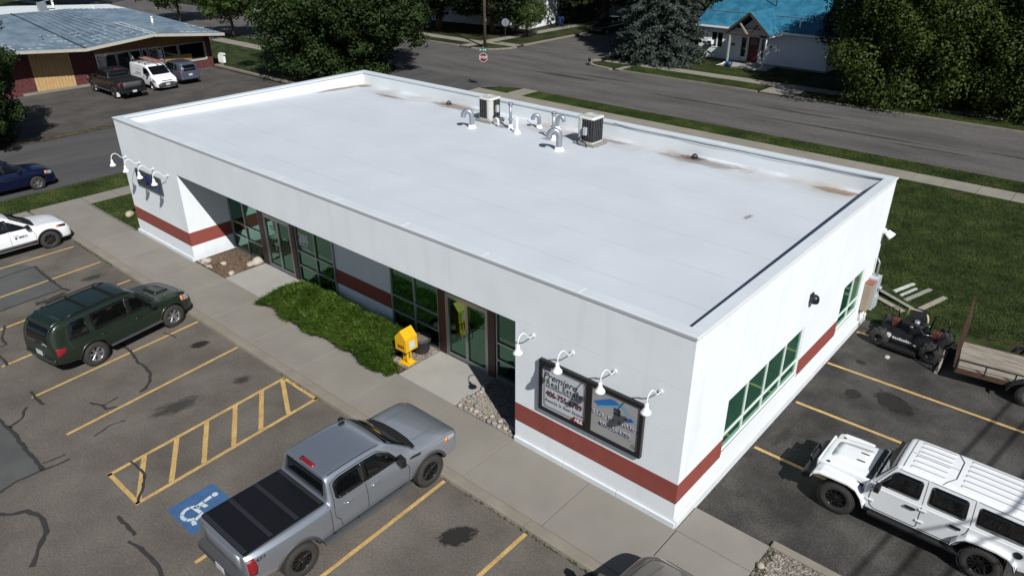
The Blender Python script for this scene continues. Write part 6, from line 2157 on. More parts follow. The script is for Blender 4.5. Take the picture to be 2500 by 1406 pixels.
# glazing band
for y0, y1 in ((12.3, 13.9), (13.95, 15.95), (16.05, 16.5), (16.6, 17.38), (17.42, 17.75), (17.85, 19.15), (19.22, 21.58)):
    isdoor = 16.5 < y0 < 17.0
    z0 = .05 if y0 < 17.8 else .66
    w_ = MB()
    for a, c, d, e in ((y0, y0 + .07, z0, 2.14), (y1 - .07, y1, z0, 2.14), (y0 + .07, y1 - .07, 2.06, 2.14), (y0 + .07, y1 - .07, z0, z0 + .09)):
        w_.box(X - .14, X - .03, a, c, d, e)
    o = w_.build('door' if isdoor else 'window', 'alum', sh)
    MB().box(X - .10, X - .08, y0 + .06, y1 - .06, z0 + .08, 2.07).build('pane', 'shop_glass', o)
    if isdoor:
        MB().bar((X - .01, y1 - .14, .95), (X - .01, y1 - .14, 1.25), .03, .03).build('handle', 'alum', o)
MB().box(X - .13, X - .02, 12.3, 17.75, 2.145, 2.185).build('head_trim', 'alum', sh)
MB().box(X - .02, X + .05, 21.56, 21.66, .62, 2.10).build('window_trim', 'fascia_cream', sh)
MB().box(X - .02, X + .05, 17.9, 21.56, .58, .66).build('window_trim', 'fascia_cream', sh)
mat('chipboard', (0.30, 0.19, 0.07), .8, var=.15)
for y0, y1, z1 in ((17.95, 19.1, 1.22), (19.3, 20.3, 1.24)):
    MB().box(X - .075, X - .065, y0, y1, .78, z1).build('window_panel', 'chipboard', sh)
vl = MB()
for k in range(5):
    vl.box(X - .07, X - .062, 17.48, 17.68, .85 + k * .22, 1.0 + k * .22)
vl.build('window_lettering', 'ink_white', sh)
# roof: folded plates rising to the back, each a mesh of ribs
def roof_plate(poly):
    return from_data('roof', poly, [list(range(len(poly)))], 'roof_blue', sh)
EV = [(4.5, 3.40), (6.2, 3.42), (11.0, 3.02), (16.4, 3.50), (22.6, 2.90)]
XE, XB, ZR = 2.0, -11.5, 4.55
def ridge(y):
    return ZR + (0 if y < 18 else -(y - 18) * .22)
bx = [(-11.5, 4.5), (-11.5, 6.2), (-10.8, 11.0), (-11.2, 15.0), (-7.4, 18.9)]
for i in range(4):
    (ya, za), (yb, zb_) = EV[i], EV[i + 1]
    (xa, yra), (xb2, yrb) = bx[i], bx[i + 1]
    pa, pb = Vector((XE, ya, za)), Vector((XE, yb, zb_))
    qa, qb = Vector((xa, yra, ZR)), Vector((xb2, yrb, ZR))
    plate_ = roof_plate([pa, pb, qb, qa])
    n_ = max(3, int((yb - ya) / .55))
    rb = MB()
    if i > 0:
        for k in range(n_):
            f_ = (k + .5) / n_
            p = pa.lerp(pb, f_)
            q = qa.lerp(qb, f_)
            rb.bar(p + Vector((0, 0, .02)), q + Vector((0, 0, .02)), .04, .04)
        rb.build('roof_rib', 'roof_blue', plate_)
    # snow-stop rows along the slope near the eave
    for j in range(5):
        sb_ = MB()
        t_ = .05 + j * .075
        p, q = pa.lerp(qa, t_), pb.lerp(qb, t_)
        c_ = p
        m_ = max(4, int((q - p).length / .5))
        for k in range(m_):
            if rnd.random() < .55:
                a, c = p.lerp(q, (k + .1) / m_), p.lerp(q, (k + rnd.uniform(.4, .95)) / m_)
                sb_.bar(a + Vector((0, 0, .03)), c + Vector((0, 0, .03)), .06, .03)
        if sb_.v:
            sb_.build('lap_seam', 'roof_rib_white', plate_)
    fb_ = MB()
    fb_.bar(pa + Vector((.02, 0, -.10)), pb + Vector((.02, 0, -.10)), .06, .22)
    fb_.build('fascia', 'fascia_cream', sh)
roof_plate([Vector((XE, 22.6, 2.9)), Vector((-14, 22.6, 2.9)), Vector((-9.5, 18.9, ZR)), Vector((-7.4, 18.9, ZR))])
from_data('rear_roof', [Vector((-11.5, 3.5, ZR - .02)), Vector((-11.2, 15.0, ZR - .02)), Vector((-7.4, 18.9, ZR - .02)), Vector((-11.6, 18.9, ZR + .05)), Vector((-16, 12, ZR + .15)), Vector((-17, 3.5, ZR + .15))], [(0, 1, 2, 3, 4, 5)], 'roof_bright', sh)
for f_, y_ in ((1, 16.25), (1, 16.65)):
    MB().bar((XE - .1, y_, 3.53), (-3.0, 15.6 + (y_ - 16.25), 4.02), .09, .05).build('ridge_cap', 'roof_rib_white', sh)
MB().bar((XE, 11.0, 3.06), (-10.8, 10.4, 4.60), .14, .05).build('valley', 'dark_frame', sh)
for y_ in (6.3,):
    MB().bar((XE - .1, y_, 3.46), (-2, y_ - .6, 3.8), .10, .05).build('ridge_cap', 'roof_rib_white', sh)
def roof_pipe(x, y, z, h, m_='white_paint', r_=.09):
    MB().cyl((x, y, z - .3), (x, y, z + h), r_, n=10).build('vent_pipe', m_, sh)
    MB().cyl((x, y, z + h), (x, y, z + h + .08), r_ * 1.6, r_ * .4, 10).build('vent_cap', m_, sh)
for y_ in (6.05, 6.55, 7.05):
    roof_pipe(-4.2, y_, 4.05, .45, r_=.08)
roof_pipe(-1.9, 18.3, 3.75, .55)
roof_pipe(-9.8, 16.8, 4.5, .2)
roof_pipe(-13, 14.6, 4.6, .5)
MB().box(-11.9, -11.3, 12.9, 13.5, 4.5, 5.25).build('chimney', 'galvanized', sh, bevel=.02)
MB().bar((-11.6, 13.2, 5.25), (-11.3, 14.0, 5.45), .5, .05).build('chimney_cowl', 'galvanized', sh)
MB().lathe([(.12, 0), (.06, .25), (.10, .35), (.10, .5), (.16, .52), (0, .6)], 12, (-1.1, 9.1, 3.35)).build('vent_turbine', 'galvanized', sh)
tag(MB().bar((-59.78, 6.4, -.02), (-59.78, 12.0, -.02), .30, .16).build('plinth', 'curb_concrete'), 'low mossy concrete kerb along the foot of brick shop', 'kerb')
acs = thing('outdoor_unit', 'white slatted outdoor unit on a block at the right corner of brick shop', 'air conditioner', (-59.5, 22.75, -.02), 0)
MB().box(-.25, .25, -.15, .15, 0, .22).build('base', 'concrete', acs, bevel=.02)
for k in range(5):
    MB().box(-.40 + k * .19, -.30 + k * .19, -.12, .12, .24, 1.05).build('slat', 'white_paint', acs)
MB().box(-.46, .60, -.10, .10, .94, 1.06).build('top_rail', 'white_paint', acs)
# plants inside the left window of the shop
# neighbouring white building at the left edge
wb_ = thing('white_building', 'white wall of a neighbouring building cut by the left picture edge', 'building', (-60, 0, 0))
MB().box(-10, -.35, -8, 4.6, -.12, 2.9).build('wall', 'white_stucco', wb_)
MB().box(-10.2, -.1, -8.2, 4.75, 2.9, 3.05).build('roof', 'roof_bright', wb_)
MB().box(-.36, -.30, 1.0, 2.0, .05, 2.1).build('door', 'dark_frame', wb_)

# ------------------------------------------------------------------ white clapboard house with blue metal roof
mat('clapboard', (0.74, 0.77, 0.80), .7, var=.06, vscale=1)
ramp_mat('roof_azure', [(0.3, (0.018, 0.115, 0.195)), (0.7, (0.035, 0.170, 0.265))], scale=1.2, detail=6, rough=.45, mix2=(9, .15), spec=.5)
mat('wood_dark', (0.055, 0.034, 0.026), .8)
mat('post_green', (0.36, 0.42, 0.36), .6, var=.1)
mat('door_red', (0.10, 0.008, 0.010), .5)
hs = thing('clapboard_house', 'white clapboard house with bright blue metal roof and gabled porch', 'building', (-24, 54.5, 0))
HX0, HX1, HZ2 = -4.95, 7.2, 2.85
wall(MB(), 'y', 0, .2, HX0, HX1, .0, HZ2 + .15, [(-3.75, -2.5, 1.05, 2.45), (-.75, -.15, .45, 2.3), (.0, 1.0, .12, 2.35), (1.18, 1.75, .45, 2.3)]).build('wall', 'clapboard', hs)
MB().box(HX0, HX0 + .2, .202, 9, 0, HZ2 + .1).build('wall', 'clapboard', hs)
MB().box(HX1 - .2, HX1, .202, 9, 0, HZ2 + .1).build('wall', 'clapboard', hs)
MB().box(HX0 - .03, HX1 + .03, -.05, .05, -.12, .13).build('foundation', 'concrete', hs)
sd_ = MB()
for i in range(21):
    z = .14 + i * .135
    for a, c in ((HX0, -3.80), (-2.45, -.80), (1.80, HX1)):
        if a == -2.45 or not (a == HX0 and False):
            sd_.prism([(-.018, z), (-.004, z + .13), (.001, z + .13), (.001, z)], 'x', a, c)
cb_ = sd_.build('clapboard_course', 'clapboard', hs)
cb_['kind'] = 'stuff'
for (a, c, d, e, nm) in ((-3.75, -2.5, 1.05, 2.45, 'window'), (-.75, -.15, .45, 2.3, 'window'), (1.18, 1.75, .45, 2.3, 'window')):
    f_ = MB()
    f_.box(a, a + .07, -.03, .1, d, e)
    f_.box(c - .07, c, -.03, .1, d, e)
    f_.box(a + .07, c - .07, -.03, .1, e - .07, e)
    f_.box(a + .07, c - .07, -.03, .1, d, d + .07)
    if nm == 'window' and a < -3:
        f_.box((a + c) / 2 - .03, (a + c) / 2 + .03, -.03, .1, d + .07, e - .07)
    w_ = f_.build(nm, 'clapboard', hs)
    MB().box(a + .06, c - .06, .06, .08, d + .06, e - .06).build('pane', 'shop_glass', w_)
d_ = MB().box(.0, 1.0, .05, .1, .12, 2.35).build('door', 'door_red', hs)
MB().box(.2, .8, .04, .052, 1.6, 2.15).build('pane', 'shop_glass', d_)
MB().cyl((.90, .05, 1.15), (.90, .0, 1.15), .035, n=8).build('handle', 'chrome', d_)
wa = MB().box(-3.95, -3.45, -.38, .05, 1.28, 1.66).build('window_air_conditioner', 'white_paint', hs, bevel=.02)
MB().box(-3.88, -3.52, -.39, -.383, 1.34, 1.60).build('grille', 'ac_fin', wa)
# main roof: steep upper plane, shallower skirt at the front
yr = 4.6
RF = [(-.45, 2.98), (1.55, 4.05), (yr, 5.95)]
x0, x1 = HX0 - .35, HX1 + .4
def quad(a, c, nm, parent, mt, seg=16, ribs=True):
    pl = from_data(nm, [(x0, a[0], a[1]), (x1, a[0], a[1]), (x1, c[0], c[1]), (x0, c[0], c[1])], [(0, 1, 2, 3)], mt, parent)
    if ribs:
        rb = MB()
        n_ = 46
        for k in range(n_ + 1):
            x = x0 + (x1 - x0) * k / n_
            rb.bar((x, a[0], a[1] + .012), (x, c[0], c[1] + .012), .03, .024)
        rb.build('roof_rib', mt, pl)
    return pl
skirt = quad(RF[0], RF[1], 'roof', hs, 'roof_azure')
upper = quad(RF[1], RF[2], 'roof', hs, 'roof_azure')
quad(RF[2], (9.9, 2.6), 'roof', hs, 'roof_azure', ribs=False)
MB().bar((x0, yr, 6.0), (x1, yr, 6.0), .30, .06).build('ridge_cap', 'roof_azure', hs)
MB().bar((x0, 1.55, 4.08), (x1, 1.55, 4.08), .16, .03).build('roof_break', 'roof_blue', hs)
MB().bar((x0, -.47, 2.93), (x1, -.47, 2.93), .06, .16).build('fascia', 'clapboard', hs)
for xx in (HX0 + .001, HX1 - .201):
    MB().prism([(0, HZ2), (-.5, 2.95), (1.55, 4.0), (yr, 5.88), (9.0, 2.95)], 'x', xx, xx + .2).build('gable_wall', 'clapboard', hs)
# porch gable
PY, PX0, PX1, PXC = -2.2, -1.35, 2.85, .78
gv = [(PX0, 2.80), (PXC, 4.62), (PX1, 2.80)]
for s_ in (0, 1):
    a, c = (gv[0], gv[1]) if s_ == 0 else (gv[1], gv[2])
    pl = from_data('porch_roof', [(a[0], PY - .15, a[1]), (c[0], PY - .15, c[1]), (c[0], 2.4 if c[1] > 4 else -.3, c[1]), (a[0], -.3 if a[1] < 4 else 2.4, a[1])], [(0, 1, 2, 3)], 'roof_azure', hs)
    MB().bar((a[0], PY - .17, a[1] - .06), (c[0], PY - .17, c[1] - .06), .07, .20).build('barge_board', 'wood_dark', hs)
    MB().bar((a[0], PY + .3, a[1] - .10), (c[0], PY + .3, c[1] - .10), .12, .14).build('rafter', 'wood_dark', hs)
MB().bar((PX0 + .35, PY + .05, 2.72), (PX1 - .35, PY + .05, 2.72), .14, .18).build('tie_beam', 'wood_dark', hs)
MB().bar((.75, PY + .05, 2.75), (-.15, PY + .05, 3.75), .12, .12).build('truss_brace', 'wood_weathered', hs)
MB().bar((.85, PY + .05, 2.75), (1.65, PY + .05, 3.70), .12, .12).build('truss_brace', 'wood_dark', hs)
MB().prism([(PX0 + .5, 2.85), (PX1 - .5, 2.85), (PXC, 4.3)], 'y', -.34, -.30).build('gable_infill', 'clapboard', hs)
for x in (-.85, 2.45):
    MB().bar((x, PY + .05, 0.0), (x, PY + .05, 2.65), .13, .13).build('porch_post', 'post_green', hs)
MB().tube([(2.62, PY - .1, 2.65), (2.52, PY - .08, .35), (2.35, PY - .2, .12), (1.95, PY - .75, .02)], .045, 6).build('downspout', 'white_paint', hs)
MB().tube([(-1.0, PY - .1, .30), (-1.2, PY - .35, .10), (-1.55, PY - .6, .02)], .045, 6).build('downspout', 'white_paint', hs)
MB().tube([(PX1 + .6, -.7, 2.9), (PX1 + .1, -1.6, 2.75), (2.6, PY - .1, 2.65)], .05, 6).build('gutter', 'white_paint', hs)
MB().box(-1.4, 2.9, -2.6, -.06, -.1, .12).build('porch_slab', 'concrete_pale', hs, bevel=.02)
MB().cyl((4.25, .4, 3.3), (4.25, .4, 4.05), .075, n=10).build('vent_pipe', 'white_paint', hs)
MB().cyl((.95, 2.6, 4.6), (.95, 2.6, 6.6), .045, n=8).build('stove_pipe', 'dark_frame', hs)
MB().cyl((2.15, -.05, 1.55), (2.15, -.05, 1.75), .08, .06, 8).build('porch_lamp', 'black_metal', hs)
MB().cbox((-1.45, -.05, 1.5), (.32, .06, .16)).build('house_sign', 'black_metal', hs)
MB().lathe([(.22, 0), (.25, .36), (.22, .36), (.2, .3), (0, .3)], 14, (0, 0, 0)).build('x', 'white_paint')
bpy.data.objects.remove(bpy.data.objects['x'])
mat('tub_blue', (0.02, 0.045, 0.14), .5)
tag(MB().lathe([(0, 0.02), (.24, 0), (.30, .42), (.27, .42), (.22, .34), (0, .34)], 16, (-24.45, 52.0, -.02)).build('planter_tub', 'tub_blue'), 'dark blue tub at the foot of the left porch post', 'planter')

# shaded white house across the crossing
h2 = thing('shaded_house', 'pale house wall in deep tree shade behind the utility pole', 'building', (-58, 57, 0), R(8))
MB().box(-9, 5.5, 0, 9, -.1, 3.2).build('wall', 'clapboard', h2)
from_data('roof', [(-9.6, -.6, 3.1), (6.1, -.6, 3.1), (6.1, 4.5, 5.8), (-9.6, 4.5, 5.8), (-9.6, 9.6, 3.1), (6.1, 9.6, 3.1)], [(0, 1, 2, 3), (3, 2, 5, 4)], 'wood_dark', h2)
for x in (-4.5, -.6, 3.0):
    w_ = MB().box(x - .55, x + .55, -.03, .05, .9, 2.3).build('window', 'clapboard', h2)
    MB().box(x - .47, x + .47, -.045, -.032, .98, 2.22).build('pane', 'shop_glass', h2).parent = w_
# brown neighbour far behind the blue roof
h3 = thing('brown_house', 'dark brown house roof just visible behind the blue roof ridge', 'building', (-16, 76, 0))
MB().box(-8, 8, 0, 9, -.1, 3.4).build('wall', 'wood_dark', h3)
MB().prism([(-.7, 3.3), (4.5, 6.2), (9.7, 3.3)], 'x', -8.5, 8.5).build('roof', 'maroon_panel', h3)
# ------------------------------------------------------------------ vegetation
leaf_mat('leaf_maple', (0.010, 0.023, 0.005), (0.033, 0.060, 0.013))
leaf_mat('leaf_young', (0.030, 0.055, 0.010), (0.065, 0.100, 0.020))
leaf_mat('leaf_yellowish', (0.016, 0.032, 0.005), (0.060, 0.084, 0.013))
leaf_mat('leaf_dark', (0.006, 0.013, 0.004), (0.018, 0.032, 0.008))
leaf_mat('needle_blue', (0.028, 0.042, 0.036), (0.070, 0.090, 0.078), .1)
leaf_mat('juniper', (0.036, 0.080, 0.010), (0.125, 0.205, 0.032), .3)
ramp_mat('grass_blade', [(0.25, (0.024, 0.040, 0.009)), (0.5, (0.040, 0.064, 0.014)), (0.68, (0.062, 0.086, 0.020)), (0.92, (0.115, 0.105, 0.048))], scale=.55, detail=9, rough=.7, mix2=(8, .35))
leaf_mat('mulch_chip', (0.030, 0.019, 0.012), (0.16, 0.11, 0.075), 0.0)
leaf_mat('gravel_stone', (0.09, 0.075, 0.065), (0.36, 0.32, 0.28), 0.0)

def leaf_quads(out_v, out_f, c, n, rad, size, rg, outward=None, flat=0.55):
    for _ in range(n):
        while True:
            p = Vector((rg.uniform(-1, 1), rg.uniform(-1, 1), rg.uniform(-1, 1)))
            if p.length <= 1:
                break
        q = c + Vector((p.x * rad.x, p.y * rad.y, p.z * rad.z))
        nrm = Vector((rg.gauss(0, 1), rg.gauss(0, 1), rg.gauss(0, 1) + .9))
        if outward is not None:
            nrm += outward * 1.2
        nrm.normalize()
        u = nrm.orthogonal().normalized()
        u = Matrix.Rotation(rg.uniform(0, 2 * PI), 3, nrm) @ u
        w = nrm.cross(u)
        s = size * rg.uniform(.6, 1.25)
        k = len(out_v)
        out_v += [q - u * s * .5, q + w * s * flat * .55 + nrm * s * .08, q + u * s * .55, q - w * s * flat * .55 + nrm * s * .08]
        out_f.append((k, k + 1, k + 2, k + 3))

def leaf_dome(out_v, out_f, c, n, rad, size, rg, out):
    """A rounded leafy mass: leaves shingled over the outer side of a lump, few inside."""
    for _ in range(n):
        while True:
            d = Vector((rg.gauss(0, 1), rg.gauss(0, 1), rg.gauss(0, 1))).normalized()
            if d.dot(out) + d.z * .6 > -.55 or rg.random() < .15:
                break
        rr = rg.choice((1, 1, 1, .85, .6)) * rg.uniform(.82, 1.1) * (1 + .18 * math.sin(5 * d.x + 4 * d.y + c.x))
        q = c + Vector((d.x * rad.x, d.y * rad.y, d.z * rad.z)) * rr
        nrm = (d + Vector((rg.gauss(0, .45), rg.gauss(0, .45), rg.gauss(0, .35) + .25))).normalized()
        u = nrm.cross(Vector((0, 0, 1)))
        if u.length < .05:
            u = Vector((1, 0, 0))
        u = (Matrix.Rotation(rg.uniform(-1.2, 1.2), 3, nrm) @ u.normalized())
        w = nrm.cross(u)
        s = size * rg.uniform(.6, 1.25)
        k = len(out_v)
        out_v += [q - u * s * .5, q + w * s * .38 + nrm * s * .08, q + u * s * .55, q - w * s * .38 + nrm * s * .08]
        out_f.append((k, k + 1, k + 2, k + 3))

TREES = {}
def broadleaf(key, h, crown_r, crown_z0, leaf, size, clumps, per, seed, droop=0.0, trunk_r=.28, flat_top=1.0):
    """Returns (trunk mesh, crown mesh) of a tree with a lumpy crown of leaf clumps on real limbs."""
    if key in TREES:
        return TREES[key]
    rg = random.Random(seed)
    cz = (crown_z0 + h) / 2
    rz_ = (h - crown_z0) / 2
    b_ = MB()
    b_.tube([(0, 0, -.15), (.03, .02, h * .15), (.0, -.05, crown_z0 + .3), (.1, .05, cz), (.05, 0, h * .86)], [trunk_r * 1.25, trunk_r, trunk_r * .85, trunk_r * .55, trunk_r * .15], 9)
    vs, fs = [], []
    lumps = []
    for i in range(clumps):
        # golden-angle shell with an uneven radius: big lobes
        f_ = (i + .5) / clumps
        th = i * 2.39996
        zz = 1 - 2 * f_
        sr = math.sqrt(max(0, 1 - zz * zz))
        lobe = 1 + .16 * math.sin(3 * th + seed) * sr + .12 * math.sin(5 * zz * 2 + th * 2) + rg.uniform(-.16, .12)
        rr = lobe * rg.choice((1, 1, 1, .72, .5))
        d = Vector((sr * math.cos(th), sr * math.sin(th), zz))
        c = Vector((d.x * crown_r * rr, d.y * crown_r * rr, cz + d.z * rz_ * rr * flat_top - droop * sr * rr * rr * rz_))
        if c.z < .35:
            c.z = .35 + rg.uniform(0, .4)
        lumps.append(c)
        cl_r = crown_r * rg.uniform(.10, .19) + .30
        leaf_dome(vs, fs, c, per, Vector((cl_r, cl_r, cl_r * (.70 + droop * 1.2))), size, rg, d)
        if i % 9 == 0 and d.z > -.6:
            st = Vector((0, 0, crown_z0 + (cz - crown_z0) * rg.uniform(.1, 1.2)))
            m_ = st.lerp(c, .5) + Vector((0, 0, crown_r * .08))
            b_.tube([st, m_, c], [trunk_r * .32, trunk_r * .2, .02], 5)
    t_ = b_.build('trunk', 'bark')
    cr_ = from_data('crown', vs, fs, leaf)
    TREES[key] = (t_.data, cr_.data)
    bpy.data.objects.remove(t_)
    bpy.data.objects.remove(cr_)
    return TREES[key]
def plant_tree(name, key_meshes, loc, label, rz=0, sc=1.0, group=None, cat='tree'):
    t = thing(name, label, cat, loc, rz, group)
    for nm, me in zip(('trunk', 'crown'), key_meshes):
        o = bpy.data.objects.new(nm, me)
        link(o)
        o.parent = t
    t.scale = (sc,) * 3 if not isinstance(sc, tuple) else sc
    return t
big = broadleaf('big', 13.4, 6.0, .0, 'leaf_maple', .23, 350, 400, 3, trunk_r=.5)
plant_tree('maple_tree', big, (-48.6, 28.2, -.02), 'huge dense dark green maple rising behind the white building', 1.1)
small = broadleaf('small', 6.2, 3.1, 1.7, 'leaf_young', .22, 95, 150, 11, trunk_r=.13)
plant_tree('young_tree', small, (-73.3, 32.0, -.02), 'young bright green street tree nearest the dark maple', 0, 1.12, 'young street trees')
plant_tree('young_tree', small, (-89.6, 34.2, -.02), 'young bright green street tree behind the metal roof corner', 2, 1.25, 'young street trees')
yel = broadleaf('yel', 13.0, 5.3, .9, 'leaf_yellowish', .20, 300, 330, 21, droop=.35, trunk_r=.38)
yel2 = broadleaf('yel2', 12.0, 5.0, .7, 'leaf_yellowish', .20, 280, 330, 22, droop=.4, trunk_r=.35)
dark = broadleaf('dark', 14.0, 6.2, 2.8, 'leaf_dark', .34, 260, 150, 31, trunk_r=.42)
G5 = 'drooping trees along the far walk'
plant_tree('shade_tree', yel, (-9.0, 48.9, -.03), 'yellow green drooping tree nearest the blue-roofed house', .4, (.96, .96, 1.0), G5)
plant_tree('shade_tree', yel2, (-3.2, 50.4, -.03), 'yellow green drooping tree in the middle of the right grove', 2.0, 1.0, G5)
plant_tree('shade_tree', yel, (2.8, 51.2, -.03), 'yellow green drooping tree at the right picture edge', 3.6, 1.02, G5)
plant_tree('shade_tree', dark, (-12.6, 53.6, -.03), 'dark leafy tree shading the right end of clapboard house', 1.0, (.58, .58, .66), G5)
plant_tree('shade_tree', dark, (-4.0, 60.5, -.03), 'dark leafy tree behind the right grove', 4.0, 1.1, G5)
plant_tree('shade_tree', dark, (8.5, 56.5, -.03), 'dark leafy tree beyond the right picture edge', 5.0, 1.0, G5)
G6 = 'dark trees beyond the crossing'
for i, (x, y, s_, k_, lb) in enumerate(((-60.0, 50.4, .9, dark, 'dark leafy tree just right of the big maple crown'), (-53.6, 52.6, .85, dark, 'dark leafy tree over the shaded house'), (-49.2, 53.4, .62, small, 'small green street tree by the utility pole'),
                                  (-47.9, 66.5, 1.0, dark, 'dark tree beyond the far stop sign'), (-56.5, 72, 1.15, dark, 'dark tree behind the shaded house roof'), (-40.0, 74.0, 1.2, dark, 'dark tree at the end of the cross street'),
                                  (-33.8, 64.5, 1.05, dark, 'dark tree behind the blue spruce'), (-66, 62, 1.1, dark, 'dark tree far behind the maple crown'), (-24.5, 69, 1.0, yel2, 'lighter tree behind the blue roof left end'), (-75, 52, 1.0, dark, 'dark tree hidden behind the maple left side'), (-33.2, 58.5, .8, dark, 'dark tree tucked behind the spruce left side'))):
    plant_tree('street_tree', k_, (x, y, -.03), lb, i * 1.3, s_, G6)
plant_tree('street_tree', big, (-46.6, -0.7, -.1), 'dark leafy tree cut by the left picture edge, its shadow on the shop lot', .7, (.50, .50, .66), G6)
plant_tree('street_tree', dark, (-118, 30, -.1), 'dark tree far off at the top left corner', .2, 1.0, G6)

# blue spruce: whorled drooping boughs
def spruce(h, r0, seed):
    rg = random.Random(seed)
    b_ = MB()
    b_.tube([(0, 0, -.1), (0, 0, h * .5), (0, 0, h)], [.3, .18, .02], 8)
    vs, fs = [], []
    z = .35
    while z < h:
        f_ = 1 - z / h
        rr = r0 * (f_ ** .8)
        n_ = max(5, int(13 * f_ + 4))
        a0 = rg.uniform(0, 6)
        for k in range(n_):
            a = a0 + 2 * PI * k / n_ + rg.uniform(-.2, .2)
            L_ = rr * rg.uniform(.78, 1.12)
            d = Vector((math.cos(a), math.sin(a), 0))
            pts = [Vector((0, 0, z)) + d * L_ * t + Vector((0, 0, -.30 * L_ * t ** 1.6 + .10 * L_ * max(0, t - .7))) for t in (0, .35, .7, 1)]
            b_.tube(pts, [.05 * f_ + .01, .03, .02, .008], 4, caps=False)
            m_ = int(10 + L_ * 16)
            for j in range(m_):
                t = rg.uniform(.22, 1.03)
                c = Vector((0, 0, z)) + d * L_ * t + Vector((0, 0, -.30 * L_ * t ** 1.6 + .10 * L_ * max(0, t - .7)))
                sd = Vector((-d.y, d.x, 0)) * rg.uniform(-.42, .42) * (1.15 - t * .6) * (.5 + L_ * .25)
                c = c + sd + Vector((0, 0, -abs(sd.length) * .25 + rg.uniform(-.10, .05)))
                leaf_quads(vs, fs, c, 3, Vector((.14, .14, .09)), .30, rg, d * .4, .38)
        z += .36 + .12 * f_
    t_ = b_.build('trunk', 'bark')
    cr_ = from_data('crown', vs, fs, 'needle_blue')
    r_ = (t_.data, cr_.data)
    bpy.data.objects.remove(t_)
    bpy.data.objects.remove(cr_)
    return r_
spm = spruce(16.0, 4.9, 5)
plant_tree('spruce_tree', spm, (-31.0, 50.8, -.03), 'blue grey spruce left of the blue-roofed house', 0, 1.0, 'spruces')
plant_tree('spruce_tree', spm, (-54.2, 67.5, -.03), 'blue grey spruce boughs behind the far stop sign', 2, .9, 'spruces')

# spreading juniper hedge in the front bed
def juniper(n, seed):
    rg = random.Random(seed)
    vs, fs = [], []
    L_, D = 7.2, 2.15
    def top(x, y):
        ex = min(1, (3.6 - abs(x)) / .45)
        ey = min(1, (D / 2 - abs(y)) / .30)
        if ex <= 0 or ey <= 0:
            return -1
        return .40 * (ex ** .5) * (ey ** .5) * (.82 + .22 * math.sin(x * 2.1 + 1) * math.cos(y * 2.7) + .14 * math.sin(x * 5.3 + y * 3))
    k_ = 0
    while k_ < n:
        x, y = rg.uniform(-3.6, 3.6), rg.uniform(-D / 2, D / 2)
        # ragged front edge
        if y < -.98 + .07 * math.sin(x * 1.7) + .06 * math.sin(x * 4.1) + rg.uniform(-.06, .06):
            continue
        if y > -.50 and x > 3.0 + rg.uniform(-.06, .06):
            continue
        hgt = top(x, y)
        if hgt < .03:
            continue
        k_ += 1
        z = hgt * rg.uniform(.66, 1.12)
        # spray axis: outwards along the run of the branches (towards the kerb), slightly up
        ax = Vector((rg.gauss(.35, .45), rg.gauss(-.65, .40), rg.uniform(.15, .75))).normalized()
        nrm = (Vector((0, 0, 1)) + Vector((rg.gauss(0, .4), rg.gauss(0, .4), 0))).normalized()
        w = ax.cross(nrm).normalized()
        ln = rg.uniform(.12, .30)
        p = Vector((x, y, z))
        for m_ in range(3):
            a2 = (ax + w * (m_ - 1) * .45).normalized()
            l2 = ln * (1 if m_ == 1 else .65)
            i = len(vs)
            vs += [p - w * .016, p + w * .016, p + a2 * l2 + Vector((0, 0, -.02))]
            fs.append((i, i + 1, i + 2))
    return vs, fs, top
vs, fs, jt = juniper(42000, 9)
jn = thing('juniper_hedge', 'low spreading bright green juniper hedge in the front bed', 'shrub', (-13.25, .68, -.01))
from_data('foliage', vs, fs, 'juniper', jn)
# inner mass of dead wood below the sprays
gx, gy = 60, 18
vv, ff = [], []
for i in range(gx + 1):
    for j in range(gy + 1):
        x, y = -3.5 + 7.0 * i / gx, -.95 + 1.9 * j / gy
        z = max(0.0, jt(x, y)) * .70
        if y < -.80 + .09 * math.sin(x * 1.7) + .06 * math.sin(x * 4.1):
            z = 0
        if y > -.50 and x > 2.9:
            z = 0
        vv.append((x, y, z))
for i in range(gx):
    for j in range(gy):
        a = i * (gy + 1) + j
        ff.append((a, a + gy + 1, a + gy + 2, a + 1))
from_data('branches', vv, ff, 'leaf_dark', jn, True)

# grass blades over the nearer lawns (one mass per lawn)
def grass(name, rects, n, hgt, seed, label):
    rg = random.Random(seed)
    vs, fs = [], []
    ar = [abs((x1 - x0) * (y1 - y0)) for x0, x1, y0, y1, z in rects]
    for (x0, x1, y0, y1, z), a in zip(rects, ar):
        for _ in range(int(n * a / sum(ar))):
            x, y = rg.uniform(x0, x1), rg.uniform(y0, y1)
            l_ = hgt * rg.uniform(.5, 1.3)
            an = rg.uniform(0, 2 * PI)
            w = .012
            tx, ty = rg.gauss(0, .03), rg.gauss(0, .03)
            i = len(vs)
            vs += [(x - math.cos(an) * w, y - math.sin(an) * w, z - .005), (x + math.cos(an) * w, y + math.sin(an) * w, z - .005), (x + tx, y + ty, z + l_)]
            fs.append((i, i + 1, i + 2))
    o = from_data(name, vs, fs, 'grass_blade')
    return tag(o, label, 'grass', kind='stuff')
grass('grass', [(-31.8, -26.75, -.15, 6, -.02), (-35.4, -33.2, -6, 9, -.03)], 70000, .06, 1, 'short green grass on the verge and lawn left of the building')
grass('grass', [(.15, 9, 14.0, 29.3, 0), (-3.5, .15, 16, 29.3, 0)], 150000, .06, 2, 'short green grass on the lawn behind the side lot')
grass('grass', [(-31, 6, 31.1, 33.0, -.02), (-34.4, -33, 31.2, 32.5, -.02)], 70000, .06, 3, 'short green grass on the verge behind the building')
